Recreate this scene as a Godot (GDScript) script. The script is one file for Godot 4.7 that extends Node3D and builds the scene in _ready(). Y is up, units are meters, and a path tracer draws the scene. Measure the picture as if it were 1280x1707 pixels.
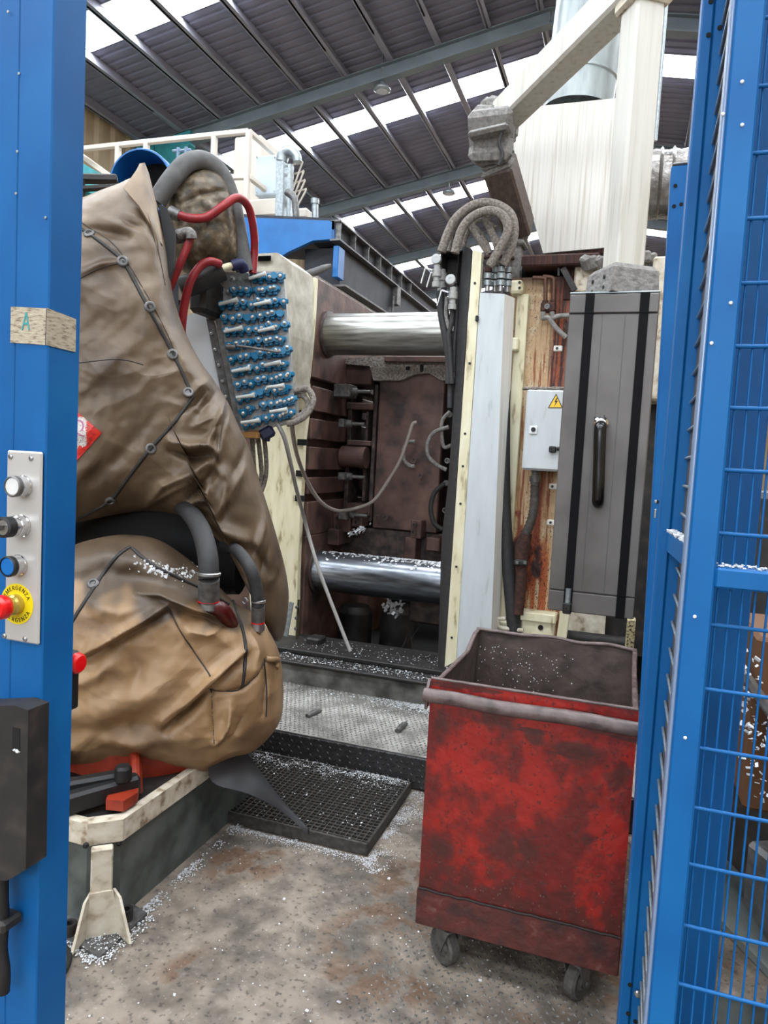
extends Node3D
# A die-casting cell seen through its gate: covered robot, press with tie bars, red scrap bin.
# Units are metres, y up; x runs along the press, -z into the hall.

class Mb:
	var v := PackedVector3Array()
	var n := PackedVector3Array()
	var uv := PackedVector2Array()

	func tri(a: Vector3, b: Vector3, c: Vector3, na: Vector3, nb: Vector3, nc: Vector3, ua := Vector2.ZERO, ub := Vector2.ZERO, uc := Vector2.ZERO) -> void:
		if (b - a).cross(c - a).dot(na + nb + nc) > 0.0:
			v.push_back(a); v.push_back(c); v.push_back(b); n.push_back(na); n.push_back(nc); n.push_back(nb); uv.push_back(ua); uv.push_back(uc); uv.push_back(ub)
		else:
			v.push_back(a); v.push_back(b); v.push_back(c); n.push_back(na); n.push_back(nb); n.push_back(nc); uv.push_back(ua); uv.push_back(ub); uv.push_back(uc)

	# a flat convex polygon facing the side «out»; uvs optional
	func poly(p: Array, out: Vector3, uvs: Array = []) -> void:
		var nn := Vector3.ZERO
		for i in p.size():
			nn += (p[i] as Vector3).cross(p[(i + 1) % p.size()])
		nn = nn.normalized()
		if nn.dot(out) < 0.0:
			nn = -nn
		for i in range(1, p.size() - 1):
			if uvs.size():
				tri(p[0], p[i], p[i + 1], nn, nn, nn, uvs[0], uvs[i], uvs[i + 1])
			else:
				tri(p[0], p[i], p[i + 1], nn, nn, nn)

	# bottom-left, bottom-right, top-right, top-left as seen; the texture fills it
	func face(bl: Vector3, br: Vector3, tr: Vector3, tl: Vector3) -> void:
		poly([bl, br, tr, tl], (br - bl).cross(tl - bl), [Vector2(0, 1), Vector2(1, 1), Vector2(1, 0), Vector2(0, 0)])

	func obox(c: Vector3, s: Vector3, b := Basis(), bev := 0.0) -> void:
		var h := s * 0.5
		bev = minf(bev, minf(h.x, minf(h.y, h.z)) * 0.9)
		var ax := [b.x.normalized(), b.y.normalized(), b.z.normalized()]
		var at := func(i: int, sg: Array) -> Vector3:
			var p := c
			for k in 3:
				p += ax[k] * (sg[k] * (h[k] - (0.0 if k == i else bev)))
			return p
		for i in 3:
			var j := (i + 1) % 3
			var k := (i + 2) % 3
			for s0 in [-1, 1]:
				var q := []
				for t in [[-1, -1], [1, -1], [1, 1], [-1, 1]]:
					var sg := [0, 0, 0]
					sg[i] = s0; sg[j] = t[0]; sg[k] = t[1]
					q.append((at as Callable).call(i, sg))
				poly(q, ax[i] * float(s0))
		if bev <= 0.0:
			return
		for i in 3:
			var j := (i + 1) % 3
			var k := (i + 2) % 3
			for s1 in [-1, 1]:
				for s2 in [-1, 1]:
					var q := []
					for t in [[j, -1], [j, 1], [k, 1], [k, -1]]:
						var sg := [0, 0, 0]
						sg[j] = s1; sg[k] = s2; sg[i] = t[1]
						q.append((at as Callable).call(t[0], sg))
					poly(q, ax[j] * float(s1) + ax[k] * float(s2))
		for a in [-1, 1]:
			for e in [-1, 1]:
				for d in [-1, 1]:
					poly([(at as Callable).call(0, [a, e, d]), (at as Callable).call(1, [a, e, d]), (at as Callable).call(2, [a, e, d])], ax[0] * float(a) + ax[1] * float(e) + ax[2] * float(d))

	func box(a: Vector3, b: Vector3, bev := 0.0) -> void:
		obox((a + b) * 0.5, (b - a).abs(), Basis(), bev)

	# a bar of rectangular section from a to b; w along «side», h across
	func bar(a: Vector3, b: Vector3, w: float, h: float, side := Vector3.RIGHT, bev := 0.0) -> void:
		var y := (b - a).normalized()
		var z := side.cross(y).normalized()
		obox((a + b) * 0.5, Vector3(w, (b - a).length(), h), Basis(y.cross(z), y, z), bev)

	static func smooth(p: Array, k: int) -> Array:
		if p.size() < 3 or k < 2:
			return p
		var out := []
		for i in p.size() - 1:
			var p0 = p[maxi(i - 1, 0)]
			var p3 = p[mini(i + 2, p.size() - 1)]
			for j in k:
				out.append(p[i].cubic_interpolate(p[i + 1], p0, p3, float(j) / k))
		out.append(p[-1])
		return out

	# r: a number, or one radius for each point
	func tube(pts: Array, r, seg := 10, k := 5, squash := 1.0) -> void:
		var p := smooth(pts, k)
		var m := p.size()
		var t0: Vector3 = (p[1] - p[0]).normalized()
		var u := t0.cross(Vector3.UP if absf(t0.y) < 0.9 else Vector3.RIGHT).normalized()
		var rings := []
		var norms := []
		for i in m:
			var t: Vector3 = ((p[mini(i + 1, m - 1)] as Vector3) - (p[maxi(i - 1, 0)] as Vector3)).normalized()
			u = (u - t * u.dot(t)).normalized()
			var w := t.cross(u)
			var rr: float
			if r is Array:
				var f: float = float(i) / (m - 1) * (r.size() - 1)
				var a := int(f)
				rr = lerpf(r[a], r[mini(a + 1, r.size() - 1)], f - a)
			else:
				rr = r
			var ring := []
			var nr := []
			for j in seg + 1:
				var a := TAU * j / seg
				var d := u * cos(a) + w * sin(a) * squash
				ring.append((p[i] as Vector3) + d * rr)
				nr.append(d.normalized())
			rings.append(ring); norms.append(nr)
		for i in m - 1:
			for j in seg:
				tri(rings[i][j], rings[i][j + 1], rings[i + 1][j + 1], norms[i][j], norms[i][j + 1], norms[i + 1][j + 1])
				tri(rings[i][j], rings[i + 1][j + 1], rings[i + 1][j], norms[i][j], norms[i + 1][j + 1], norms[i + 1][j])
		poly(rings[0].slice(0, seg), -t0)
		poly(rings[m - 1].slice(0, seg), (p[m - 1] as Vector3) - (p[m - 2] as Vector3))

	func rod(a: Vector3, b: Vector3, r: float, seg := 8) -> void:
		tube([a, b], r, seg, 1)

	# profile of Vector2(radius, height) turned about «axis» through o; crisp rings
	func lathe(o: Vector3, axis: Vector3, prof: Array, seg := 20) -> void:
		var y := axis.normalized()
		var u := y.cross(Vector3.UP if absf(y.y) < 0.9 else Vector3.RIGHT).normalized()
		var w := u.cross(y)
		for i in prof.size() - 1:
			var a: Vector2 = prof[i]
			var b: Vector2 = prof[i + 1]
			var d := b - a
			var e := Vector2(d.y, -d.x).normalized()
			for j in seg:
				var d0 := u * cos(TAU * j / seg) + w * sin(TAU * j / seg)
				var d1 := u * cos(TAU * (j + 1) / seg) + w * sin(TAU * (j + 1) / seg)
				var n0 := (d0 * e.x + y * e.y).normalized()
				var n1 := (d1 * e.x + y * e.y).normalized()
				var p := [o + d0 * a.x + y * a.y, o + d1 * a.x + y * a.y, o + d1 * b.x + y * b.y, o + d0 * b.x + y * b.y]
				if a.x > 1e-6:
					tri(p[0], p[1], p[2], n0, n1, n1)
				if b.x > 1e-6:
					tri(p[0], p[2], p[3], n0, n1, n0)

	func bolt(c: Vector3, axis: Vector3, r: float, h: float, seg := 6) -> void:
		lathe(c, axis, [Vector2(r, 0), Vector2(r, h * 0.8), Vector2(r * 0.8, h), Vector2(0, h)], seg)

	# a flat outline in space, pushed along «by»
	func prism(p: Array, by: Vector3) -> void:
		var nn := by.normalized()
		var u := ((p[1] as Vector3) - (p[0] as Vector3)).normalized()
		var w := nn.cross(u)
		var flat := PackedVector2Array()
		for q in p:
			flat.append(Vector2((q - p[0]).dot(u), (q - p[0]).dot(w)))
		var ids := Geometry2D.triangulate_polygon(flat)
		for i in range(0, ids.size(), 3):
			tri(p[ids[i]], p[ids[i + 1]], p[ids[i + 2]], -nn, -nn, -nn)
			tri(p[ids[i]] + by, p[ids[i + 1]] + by, p[ids[i + 2]] + by, nn, nn, nn)
		var c := Vector3.ZERO
		var turn := 0.0
		for i in flat.size():
			turn += flat[i].cross(flat[(i + 1) % flat.size()])
		for i in p.size():
			var a: Vector3 = p[i]
			var b: Vector3 = p[(i + 1) % p.size()]
			poly([a, b, b + by, a + by], (b - a).cross(nn) * signf(turn))

	# rows of points with smooth normals, as a sheet of thickness th
	func sheet(rows: Array, th: float) -> void:
		var m := rows.size()
		var k: int = rows[0].size()
		var nr := []
		for i in m:
			var l := []
			for j in k:
				var du: Vector3 = rows[i][mini(j + 1, k - 1)] - rows[i][maxi(j - 1, 0)]
				var dv: Vector3 = rows[mini(i + 1, m - 1)][j] - rows[maxi(i - 1, 0)][j]
				l.append(du.cross(dv).normalized())
			nr.append(l)
		for s in ([1, -1] if th > 0.0 else [1]):
			for i in m - 1:
				for j in k - 1:
					var q := []
					var e := []
					for t in [[i, j], [i, j + 1], [i + 1, j + 1], [i + 1, j]]:
						e.append(nr[t[0]][t[1]] * float(s))
						q.append(rows[t[0]][t[1]] + nr[t[0]][t[1]] * (th * 0.5 * s))
					tri(q[0], q[1], q[2], e[0], e[1], e[2])
					tri(q[0], q[2], q[3], e[0], e[2], e[3])
		if th > 0.0:
			var rim := []
			for j in k: rim.append([0, j])
			for i in range(1, m): rim.append([i, k - 1])
			for j in range(k - 2, -1, -1): rim.append([m - 1, j])
			for i in range(m - 2, 0, -1): rim.append([i, 0])
			var mid: Vector3 = rows[m / 2][k / 2]
			for i in rim.size():
				var a: Array = rim[i]
				var b: Array = rim[(i + 1) % rim.size()]
				var pa: Vector3 = rows[a[0]][a[1]]
				var pb: Vector3 = rows[b[0]][b[1]]
				var ha: Vector3 = nr[a[0]][a[1]] * (th * 0.5)
				var hb: Vector3 = nr[b[0]][b[1]] * (th * 0.5)
				poly([pa + ha, pb + hb, pb - hb, pa - ha], (pa + pb) * 0.5 - mid)

	func mesh(m: Material = null) -> ArrayMesh:
		var arr := []
		arr.resize(Mesh.ARRAY_MAX)
		arr[Mesh.ARRAY_VERTEX] = v
		arr[Mesh.ARRAY_NORMAL] = n
		arr[Mesh.ARRAY_TEX_UV] = uv
		var am := ArrayMesh.new()
		am.add_surface_from_arrays(Mesh.PRIMITIVE_TRIANGLES, arr)
		if m:
			am.surface_set_material(0, m)
		return am


# A stuffed cloth body: a closed outline in its own plane (x, y), bulging to +z and -z, with creases.
class Cover:
	var rim := PackedVector2Array()
	var mid := Vector2.ZERO
	var front := 0.2
	var back := 0.2
	var power := 2.6
	var folds := []          # [points, width, height, sharpness]
	var wob: FastNoiseLite
	var amp := 0.01
	var crease: FastNoiseLite
	var crumple := 0.0
	var low_tint := Color.WHITE
	var top_tint := Color.WHITE
	var ragged := 0.6
	var dust_slope := 0.0
	var dust := Vector2(9, 10)      # dust settles between these heights

	func _init(outline: Array, c: Vector2, f: float, b: float, fl: Array, sd: int, a := 0.01, pw := 2.6) -> void:
		rim = PackedVector2Array(Mb.smooth(outline + [outline[0]], 4).slice(0, -1))
		mid = c; front = f; back = b; folds = fl; amp = a; power = pw
		wob = FastNoiseLite.new()
		wob.seed = sd; wob.frequency = 5.0; wob.fractal_octaves = 3
		crease = FastNoiseLite.new()
		crease.seed = sd + 3; crease.frequency = 2.6; crease.fractal_octaves = 2
		crease.fractal_type = FastNoiseLite.FRACTAL_RIDGED
		crease.domain_warp_enabled = true
		crease.domain_warp_amplitude = 0.12; crease.domain_warp_frequency = 2.0
		crease.domain_warp_fractal_type = FastNoiseLite.DOMAIN_WARP_FRACTAL_NONE

	func reach(d: Vector2) -> float:
		var best := 0.0
		for i in rim.size():
			var hit = Geometry2D.segment_intersects_segment(mid, mid + d * 5.0, rim[i], rim[(i + 1) % rim.size()])
			if hit != null:
				best = maxf(best, (hit - mid).length())
		return maxf(best, 0.01)

	func rise(p: Vector2) -> float:
		var z := amp * wob.get_noise_2d(p.x, p.y) + crumple * (crease.get_noise_2d(p.x + p.y * 0.6, p.y - p.x * 0.3) - 0.2)
		for f in folds:
			var d := 1e9
			var pts: Array = f[0]
			if f.size() < 5:
				var rc := Rect2(pts[0], Vector2.ZERO)
				for q in pts:
					rc = rc.expand(q)
				f.append(rc.grow(float(f[1]) * 2.6))
			if not (f[4] as Rect2).has_point(p):
				continue
			var along := 0.0
			for i in pts.size() - 1:
				var q := Geometry2D.get_closest_point_to_segment(p, pts[i], pts[i + 1])
				var dd := p.distance_to(q)
				if dd < d:
					d = dd
					var whole: float = pts[i].distance_to(pts[i + 1])
					along = (i + (q.distance_to(pts[i]) / whole if whole > 0.0 else 0.0)) / (pts.size() - 1)
			var w: float = f[1]
			if d < w * 2.5:
				var fade := sin(clampf(along, 0.06, 0.94) * PI)
				z += float(f[2]) * exp(-pow(d / w, float(f[3]))) * (0.35 + 0.65 * fade)
		return z

	func depth(p: Vector2) -> float:
		var d := p - mid
		var t := clampf(d.length() / reach(d.normalized()), 0.0, 1.0) if d.length() > 1e-5 else 0.0
		return front * pow(1.0 - pow(t, power), 0.5) + rise(p) * (1.0 - pow(t, 10.0))

	func on(p: Vector2, off := 0.0) -> Vector3:
		return Vector3(p.x, p.y, depth(p) + off)

	func line(pts: Array, off := 0.0, k := 6) -> Array:
		var o := []
		for q in Mb.smooth(pts, k):
			o.append(on(q, off))
		return o

	# a patch of four corners laid on the cloth
	func patch(c: Array, off: float, m := 6) -> Array:
		var rows := []
		for i in m + 1:
			var l := []
			for j in m + 1:
				var a: Vector2 = c[0].lerp(c[1], float(j) / m)
				var b: Vector2 = c[3].lerp(c[2], float(j) / m)
				l.append(on(a.lerp(b, float(i) / m), off))
			rows.append(l)
		return rows

	func mesh(around: int, rings: int, m: Material) -> ArrayMesh:
		var st := SurfaceTool.new()
		st.begin(Mesh.PRIMITIVE_TRIANGLES)
		st.set_smooth_group(0)
		var far := []
		for j in around:
			far.append(reach(Vector2.from_angle(TAU * j / around)))
		st.set_color(low_tint)
		st.add_vertex(Vector3(mid.x, mid.y, front + rise(mid)))
		var count := 1
		for side in 2:
			for i in range(1, rings + 1):
				if side == 1 and i == rings:
					continue
				var t := sin(PI * 0.5 * i / rings)
				for j in around:
					var p: Vector2 = mid + Vector2.from_angle(TAU * j / around) * far[j] * t
					var z := 0.0
					if side == 0:
						z = front * pow(maxf(1.0 - pow(t, power), 0.0), 0.5) + rise(p) * (1.0 - pow(t, 10.0))
					else:
						z = -back * pow(maxf(1.0 - pow(t, power), 0.0), 0.5)
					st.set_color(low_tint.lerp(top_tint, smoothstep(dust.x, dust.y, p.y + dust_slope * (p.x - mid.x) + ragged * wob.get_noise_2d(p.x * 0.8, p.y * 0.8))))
					st.add_vertex(Vector3(p.x, p.y, z))
					count += 1
		st.add_vertex(Vector3(mid.x, mid.y, -back))
		var nf := rings * around
		var at := func(side: int, i: int, j: int) -> int:
			j = j % around
			if i == 0:
				return 0 if side == 0 else count
			return 1 + (i - 1) * around + j if side == 0 or i == rings else 1 + nf + (i - 1) * around + j
		for side in 2:
			for i in rings:
				for j in around:
					var a: int = (at as Callable).call(side, i, j)
					var b: int = (at as Callable).call(side, i, j + 1)
					var c: int = (at as Callable).call(side, i + 1, j + 1)
					var d: int = (at as Callable).call(side, i + 1, j)
					var ids := [a, c, d, a, b, c] if side == 0 else [a, d, c, a, c, b]
					for q in range(0, 6, 3):
						if ids[q] != ids[q + 1] and ids[q + 1] != ids[q + 2] and ids[q] != ids[q + 2]:
							for e in 3:
								st.add_index(ids[q + e])
		st.generate_normals()
		st.set_material(m)
		return st.commit()


var M := {}
var home := {}           # where a thing's own origin lies, so that its parts can be built in hall coordinates
var rng := RandomNumberGenerator.new()


func meta(o: Node3D, label: String, category: String, group := "") -> void:
	o.set_meta("label", label)
	o.set_meta("category", category)
	if group:
		o.set_meta("group", group)

func numbered(called: String) -> String:
	if not has_node(NodePath(called)):
		return called
	var k := 1
	while has_node(NodePath("%s_%03d" % [called, k])):
		k += 1
	return "%s_%03d" % [called, k]

func thing(called: String, label: String, category: String, at: Vector3, group := "", turn := 0.0) -> Node3D:
	var o := Node3D.new()
	o.name = numbered(called)
	add_child(o)
	o.position = at
	o.rotation.y = turn
	home[o] = at if turn == 0.0 else Vector3.ZERO
	meta(o, label, category, group)
	return o

func part(parent: Node3D, called: String, m: Mb, mat: Material, label := "") -> MeshInstance3D:
	return lay(parent, called, m.mesh(mat), Transform3D(Basis(), -(home.get(parent, Vector3.ZERO) as Vector3)), label)

func lay(parent: Node3D, called: String, mesh: Mesh, at: Transform3D, label := "") -> MeshInstance3D:
	var o := MeshInstance3D.new()
	var k := called
	var i := 0
	while parent.has_node(NodePath(k)):
		i += 1
		k = "%s_%03d" % [called, i]
	o.name = k
	o.mesh = mesh
	o.transform = at
	parent.add_child(o)
	if label:
		o.set_meta("label", label)
	return o

func solo(called: String, m: Mb, mat: Material, label: String, category: String, group := "") -> MeshInstance3D:
	var o := MeshInstance3D.new()
	o.name = numbered(called)
	o.mesh = m.mesh(mat)
	add_child(o)
	meta(o, label, category, group)
	return o

func setting(called: String, m: Mb = null, mat: Material = null) -> Node3D:
	var o: Node3D = Node3D.new() if m == null else MeshInstance3D.new()
	o.name = called
	if m:
		(o as MeshInstance3D).mesh = m.mesh(mat)
	add_child(o)
	o.set_meta("kind", "structure")
	return o

func stuff(o: Node3D) -> void:
	o.set_meta("kind", "stuff")


# ---------- materials ----------
func plain(c: Color, rough := 0.6, metal := 0.0) -> StandardMaterial3D:
	var m := StandardMaterial3D.new()
	m.albedo_color = c
	m.roughness = rough
	m.metallic = metal
	return m

func noise(sd: int, freq: float, oct := 4, cell := false) -> FastNoiseLite:
	var f := FastNoiseLite.new()
	f.seed = sd
	f.frequency = freq
	f.fractal_octaves = oct
	f.noise_type = FastNoiseLite.TYPE_CELLULAR if cell else FastNoiseLite.TYPE_SIMPLEX_SMOOTH
	return f

func noise_tex(cols: Array, sd: int, freq: float, oct := 4, cell := false, stops: Array = []) -> NoiseTexture2D:
	var t := NoiseTexture2D.new()
	t.width = 512; t.height = 512
	t.seamless = true
	t.noise = noise(sd, freq, oct, cell)
	var g := Gradient.new()
	var offs := PackedFloat32Array()
	for i in cols.size():
		offs.append(stops[i] if stops.size() else float(i) / maxi(cols.size() - 1, 1))
	g.offsets = offs
	g.colors = PackedColorArray(cols)
	t.color_ramp = g
	return t

func bump_tex(sd: int, freq: float, strength: float, oct := 4, cell := false) -> NoiseTexture2D:
	var t := NoiseTexture2D.new()
	t.width = 512; t.height = 512
	t.seamless = true
	t.noise = noise(sd, freq, oct, cell)
	t.as_normal_map = true
	t.bump_strength = strength
	return t

# blotchy surface: colours from low to high noise; tile = metres for one repeat (a Vector3 stretches it)
func worn(cols: Array, sd: int, freq: float, tile, rough := 0.6, metal := 0.0, stops: Array = [], bump := 0.0, oct := 5) -> StandardMaterial3D:
	var m := plain(Color.WHITE, rough, metal)
	m.albedo_texture = noise_tex(cols, sd, freq, oct, false, stops)
	m.uv1_triplanar = true
	m.uv1_world_triplanar = true
	m.uv1_scale = Vector3.ONE / tile if tile is float else Vector3(1.0 / tile.x, 1.0 / tile.y, 1.0 / tile.z)
	if bump > 0.0:
		m.normal_enabled = true
		m.normal_texture = bump_tex(sd + 7, freq * 2.0, bump, 4)
		m.normal_scale = 1.0
	return m

func grey(w: int, h: int, sd: int, freq: float, oct := 4, sx := 1, sy := 1, cell := false) -> PackedByteArray:
	var im := noise(sd, freq, oct, cell).get_image(maxi(w / sx, 4), maxi(h / sy, 4))
	im.resize(w, h, Image.INTERPOLATE_CUBIC)
	im.convert(Image.FORMAT_L8)
	return im.get_data()

func painted(im: Image, rough := 0.6, metal := 0.0) -> StandardMaterial3D:
	var m := plain(Color.WHITE, rough, metal)
	m.albedo_texture = ImageTexture.create_from_image(im)
	m.texture_repeat = false
	return m

func ss(a: float, b: float, x: float) -> float:
	return smoothstep(a, b, x)

const ROOF_LOW := 6.58          # roof underside at the left wall
const LEFT := -8.0
const RIDGE := -1.45
const PITCH := 0.19
const BAY := 3.92
const FIRST := -10.23           # a rafter

func roof_y(x: float) -> float:
	return ROOF_LOW + PITCH * (RIDGE - LEFT) - PITCH * absf(x - RIDGE)


func _ready() -> void:
	rng.seed = 7
	# camera
	var cam := Camera3D.new()
	cam.name = "camera"
	cam.transform = Transform3D(Basis(Vector3(0.94527176, 0.05361147, -0.32184952), Vector3(-0.0749561, 0.995708, -0.05428783), Vector3(0.31755769, 0.07544134, 0.94523316)).orthonormalized(), Vector3(0, 1.55, 0))
	cam.fov = 70.84468
	cam.near = 0.05
	cam.far = 200.0
	add_child(cam)
	# sky outside the hall, exposure
	var we := WorldEnvironment.new()
	we.name = "surroundings"
	var env := Environment.new()
	env.background_mode = Environment.BG_COLOR
	env.background_color = Color(0.85, 0.9, 1.0)
	env.tonemap_mode = Environment.TONE_MAPPER_LINEAR
	env.tonemap_exposure = 1.15
	env.sdfgi_enabled = true
	env.ssao_enabled = true
	env.ssil_enabled = true
	we.environment = env
	add_child(we)
	# daylight through the strips of translucent roof: one light under each strip on each slope
	for k in range(-4, 7):
		var z := FIRST - 1.55 - BAY * (k - 1)
		if z > 7.0 or z < -29.0:
			continue
		for s in [-1.0, 1.0]:
			var l := AreaLight3D.new()
			l.name = "skylight_daylight"
			var along := Vector3(s, -PITCH, 0).normalized()
			var down := Vector3(-PITCH * s, -1, 0).normalized()
			l.area_size = Vector2(5.6, 0.62)
			l.light_energy = 34.0
			l.light_color = Color(0.95, 0.975, 1.0)
			l.shadow_enabled = true
			var c := Vector3(RIDGE + s * 3.1, 0, z)
			c.y = roof_y(c.x) - 0.03
			var zz := -down
			l.transform = Transform3D(Basis(along, zz.cross(along), zz).orthonormalized(), c)
			add_child(l, true)
	var fl := AreaLight3D.new()  # added light behind the camera to brighten the foreground
	fl.name = "added_fill_light"
	fl.area_size = Vector2(12.0, 3.0)
	fl.light_energy = 45.0
	fl.light_color = Color(0.96, 0.98, 1.0)
	fl.shadow_enabled = true
	fl.position = Vector3(-1.45, 4.1, 8.85)
	add_child(fl)
	make_materials()
	hall()
	background()
	press()
	press_right()
	hoses_and_arm()
	robot()
	floor_things()
	bin()
	gate_left()
	gate_right()


func make_materials() -> void:
	M.blue = worn([Color(0.02, 0.3, 0.53), Color(0.03, 0.335, 0.57), Color(0.06, 0.37, 0.6)], 3, 0.006, 1.3, 0.5)
	M.blue.metallic_specular = 0.35
	M.blue_edge = plain(Color(0.33, 0.5, 0.68), 0.5)
	M.blue_far = worn([Color(0.05, 0.35, 0.6), Color(0.08, 0.41, 0.67)], 4, 0.01, 1.0, 0.4)
	M.steel = plain(Color(0.62, 0.62, 0.62), 0.35, 0.9)
	M.dull_steel = worn([Color(0.3, 0.29, 0.28), Color(0.5, 0.5, 0.5)], 9, 0.02, 0.4, 0.5, 0.6)
	M.chrome = plain(Color(0.8, 0.8, 0.8), 0.15, 1.0)
	M.black = plain(Color(0.06, 0.06, 0.065), 0.55)
	M.rubber = worn([Color(0.12, 0.12, 0.125), Color(0.2, 0.195, 0.195)], 12, 0.03, 0.5, 0.7)
	M.dusty_rubber = worn([Color(0.27, 0.27, 0.275), Color(0.36, 0.36, 0.36), Color(0.46, 0.46, 0.455)], 13, 0.01, 0.5, 0.8)
	M.black_worn = worn([Color(0.07, 0.07, 0.075), Color(0.13, 0.12, 0.115), Color(0.24, 0.2, 0.18)], 14, 0.012, 0.5, 0.6, 0.0, [0.0, 0.6, 1.0])
	M.white_paint = worn([Color(0.6, 0.575, 0.515), Color(0.75, 0.74, 0.705), Color(0.8, 0.795, 0.77)], 15, 0.02, Vector3(0.4, 8.0, 0.4), 0.5, 0.0, [0.0, 0.3, 1.0])
	M.white_dirty = worn([Color(0.42, 0.34, 0.26), Color(0.74, 0.7, 0.62), Color(0.84, 0.82, 0.77)], 16, 0.014, 0.5, 0.55, 0.0, [0.0, 0.4, 1.0])
	M.cream = worn([Color(0.5, 0.44, 0.33), Color(0.82, 0.79, 0.66), Color(0.88, 0.86, 0.76)], 17, 0.014, Vector3(0.5, 2.0, 0.5), 0.5, 0.0, [0.0, 0.3, 1.0])
	M.guard_white = worn([Color(0.6, 0.62, 0.62), Color(0.72, 0.745, 0.755), Color(0.76, 0.785, 0.795)], 18, 0.015, Vector3(0.6, 3.0, 0.6), 0.4, 0.0, [0.0, 0.25, 1.0])
	M.red_hose = worn([Color(0.32, 0.17, 0.18), Color(0.5, 0.08, 0.11), Color(0.6, 0.1, 0.13)], 19, 0.012, 0.4, 0.45, 0.0, [0.0, 0.4, 1.0])
	M.red_plastic = plain(Color(0.8, 0.03, 0.05), 0.3)
	M.galv = worn([Color(0.5, 0.53, 0.54), Color(0.66, 0.69, 0.7)], 20, 0.03, 0.5, 0.4, 0.6)
	M.dark_steel = worn([Color(0.13, 0.14, 0.17), Color(0.22, 0.23, 0.26)], 21, 0.01, 1.0, 0.6, 0.2)
	M.brown_iron = worn([Color(0.18, 0.15, 0.14), Color(0.335, 0.25, 0.225), Color(0.43, 0.325, 0.29)], 22, 0.008, 0.9, 0.5, 0.2, [0.0, 0.45, 1.0], 1.0)
	M.dark_iron = worn([Color(0.14, 0.12, 0.12), Color(0.28, 0.23, 0.215), Color(0.38, 0.32, 0.3)], 23, 0.012, 0.6, 0.55, 0.2, [], 1.0)
	M.dust_crust = worn([Color(0.35, 0.28, 0.25), Color(0.5, 0.47, 0.44), Color(0.62, 0.6, 0.57)], 24, 0.03, 0.4, 0.95, 0.0, [], 6.0)
	M.void_dark = plain(Color(0.035, 0.034, 0.036), 0.95)  # near-black for holes, gaps and the pit, shade put into the colour
	M.grey_cabinet = worn([Color(0.29, 0.275, 0.265), Color(0.355, 0.34, 0.33), Color(0.395, 0.38, 0.37)], 25, 0.005, 1.1, 0.45)
	M.strip_black = plain(Color(0.045, 0.045, 0.052), 0.7)
	M.strip_black.metallic_specular = 0.25
	M.tape = worn([Color(0.3, 0.24, 0.18), Color(0.62, 0.58, 0.5), Color(0.72, 0.68, 0.6)], 26, 0.02, Vector3(0.25, 0.06, 0.25), 0.45, 0.0, [0.0, 0.35, 1.0], 3.0)
	M.orange = worn([Color(0.2, 0.06, 0.03), Color(0.5, 0.14, 0.05), Color(0.6, 0.19, 0.07)], 27, 0.01, 0.6, 0.5, 0.0, [0.0, 0.4, 1.0])  # darkened to carry the shade under the canvas cover
	M.ped_grey = worn([Color(0.2, 0.22, 0.21), Color(0.32, 0.345, 0.335), Color(0.38, 0.4, 0.39)], 28, 0.008, 0.7, 0.4)
	M.nozzle_blue = plain(Color(0.04, 0.42, 0.58), 0.4)
	M.nozzle_tip = plain(Color(0.75, 0.72, 0.68), 0.35, 0.6)
	M.alu = worn([Color(0.5, 0.5, 0.49), Color(0.68, 0.68, 0.67)], 29, 0.03, 0.2, 0.5, 0.1, [], 2.0)
	M.flake = plain(Color(0.86, 0.87, 0.88), 0.4, 0.3)
	M.rust_pipe = worn([Color(0.1, 0.07, 0.06), Color(0.22, 0.12, 0.09), Color(0.36, 0.21, 0.14)], 30, 0.02, 0.3, 0.8, 0.0, [], 3.0)
	M.crust_grey = worn([Color(0.33, 0.32, 0.31), Color(0.48, 0.47, 0.46), Color(0.58, 0.57, 0.55)], 31, 0.02, 0.3, 0.9, 0.0, [], 5.0)
	M.crust_hose = worn([Color(0.3, 0.26, 0.23), Color(0.47, 0.44, 0.41), Color(0.62, 0.6, 0.57)], 32, 0.03, 0.25, 0.95, 0.0, [], 6.0)
	M.cloth_up = worn([Color(0.27, 0.22, 0.17), Color(0.46, 0.385, 0.3), Color(0.55, 0.475, 0.385), Color(0.68, 0.6, 0.5)], 33, 0.006, 0.9, 0.5, 0.0, [0.0, 0.35, 0.65, 1.0], 2.0, 6)
	M.cloth_up.vertex_color_use_as_albedo = true
	M.cloth_low = worn([Color(0.31, 0.23, 0.155), Color(0.49, 0.385, 0.27), Color(0.585, 0.465, 0.33), Color(0.65, 0.55, 0.43)], 34, 0.006, 0.9, 0.5, 0.0, [0.0, 0.3, 0.65, 1.0], 2.0, 6)
	M.cloth_dark = worn([Color(0.1, 0.085, 0.075), Color(0.2, 0.17, 0.145)], 35, 0.012, 0.5, 0.6)
	M.cloth_low.vertex_color_use_as_albedo = true
	M.teal = worn([Color(0.18, 0.5, 0.53), Color(0.22, 0.6, 0.62)], 36, 0.01, 1.0, 0.6)
	M.roof = worn([Color(0.42, 0.42, 0.48), Color(0.5, 0.5, 0.56)], 37, 0.006, 2.0, 0.75)
	M.rafter = worn([Color(0.4, 0.44, 0.47), Color(0.48, 0.52, 0.54)], 38, 0.006, 2.0, 0.6)
	M.purlin = plain(Color(0.55, 0.55, 0.59), 0.35, 0.2)
	M.clad = worn([Color(0.58, 0.5, 0.39), Color(0.7, 0.62, 0.5)], 39, 0.006, 2.0, 0.6)
	M.far_tan = plain(Color(0.45, 0.42, 0.4), 0.7)
	M.far_cream = plain(Color(0.76, 0.73, 0.685), 0.6)
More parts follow.
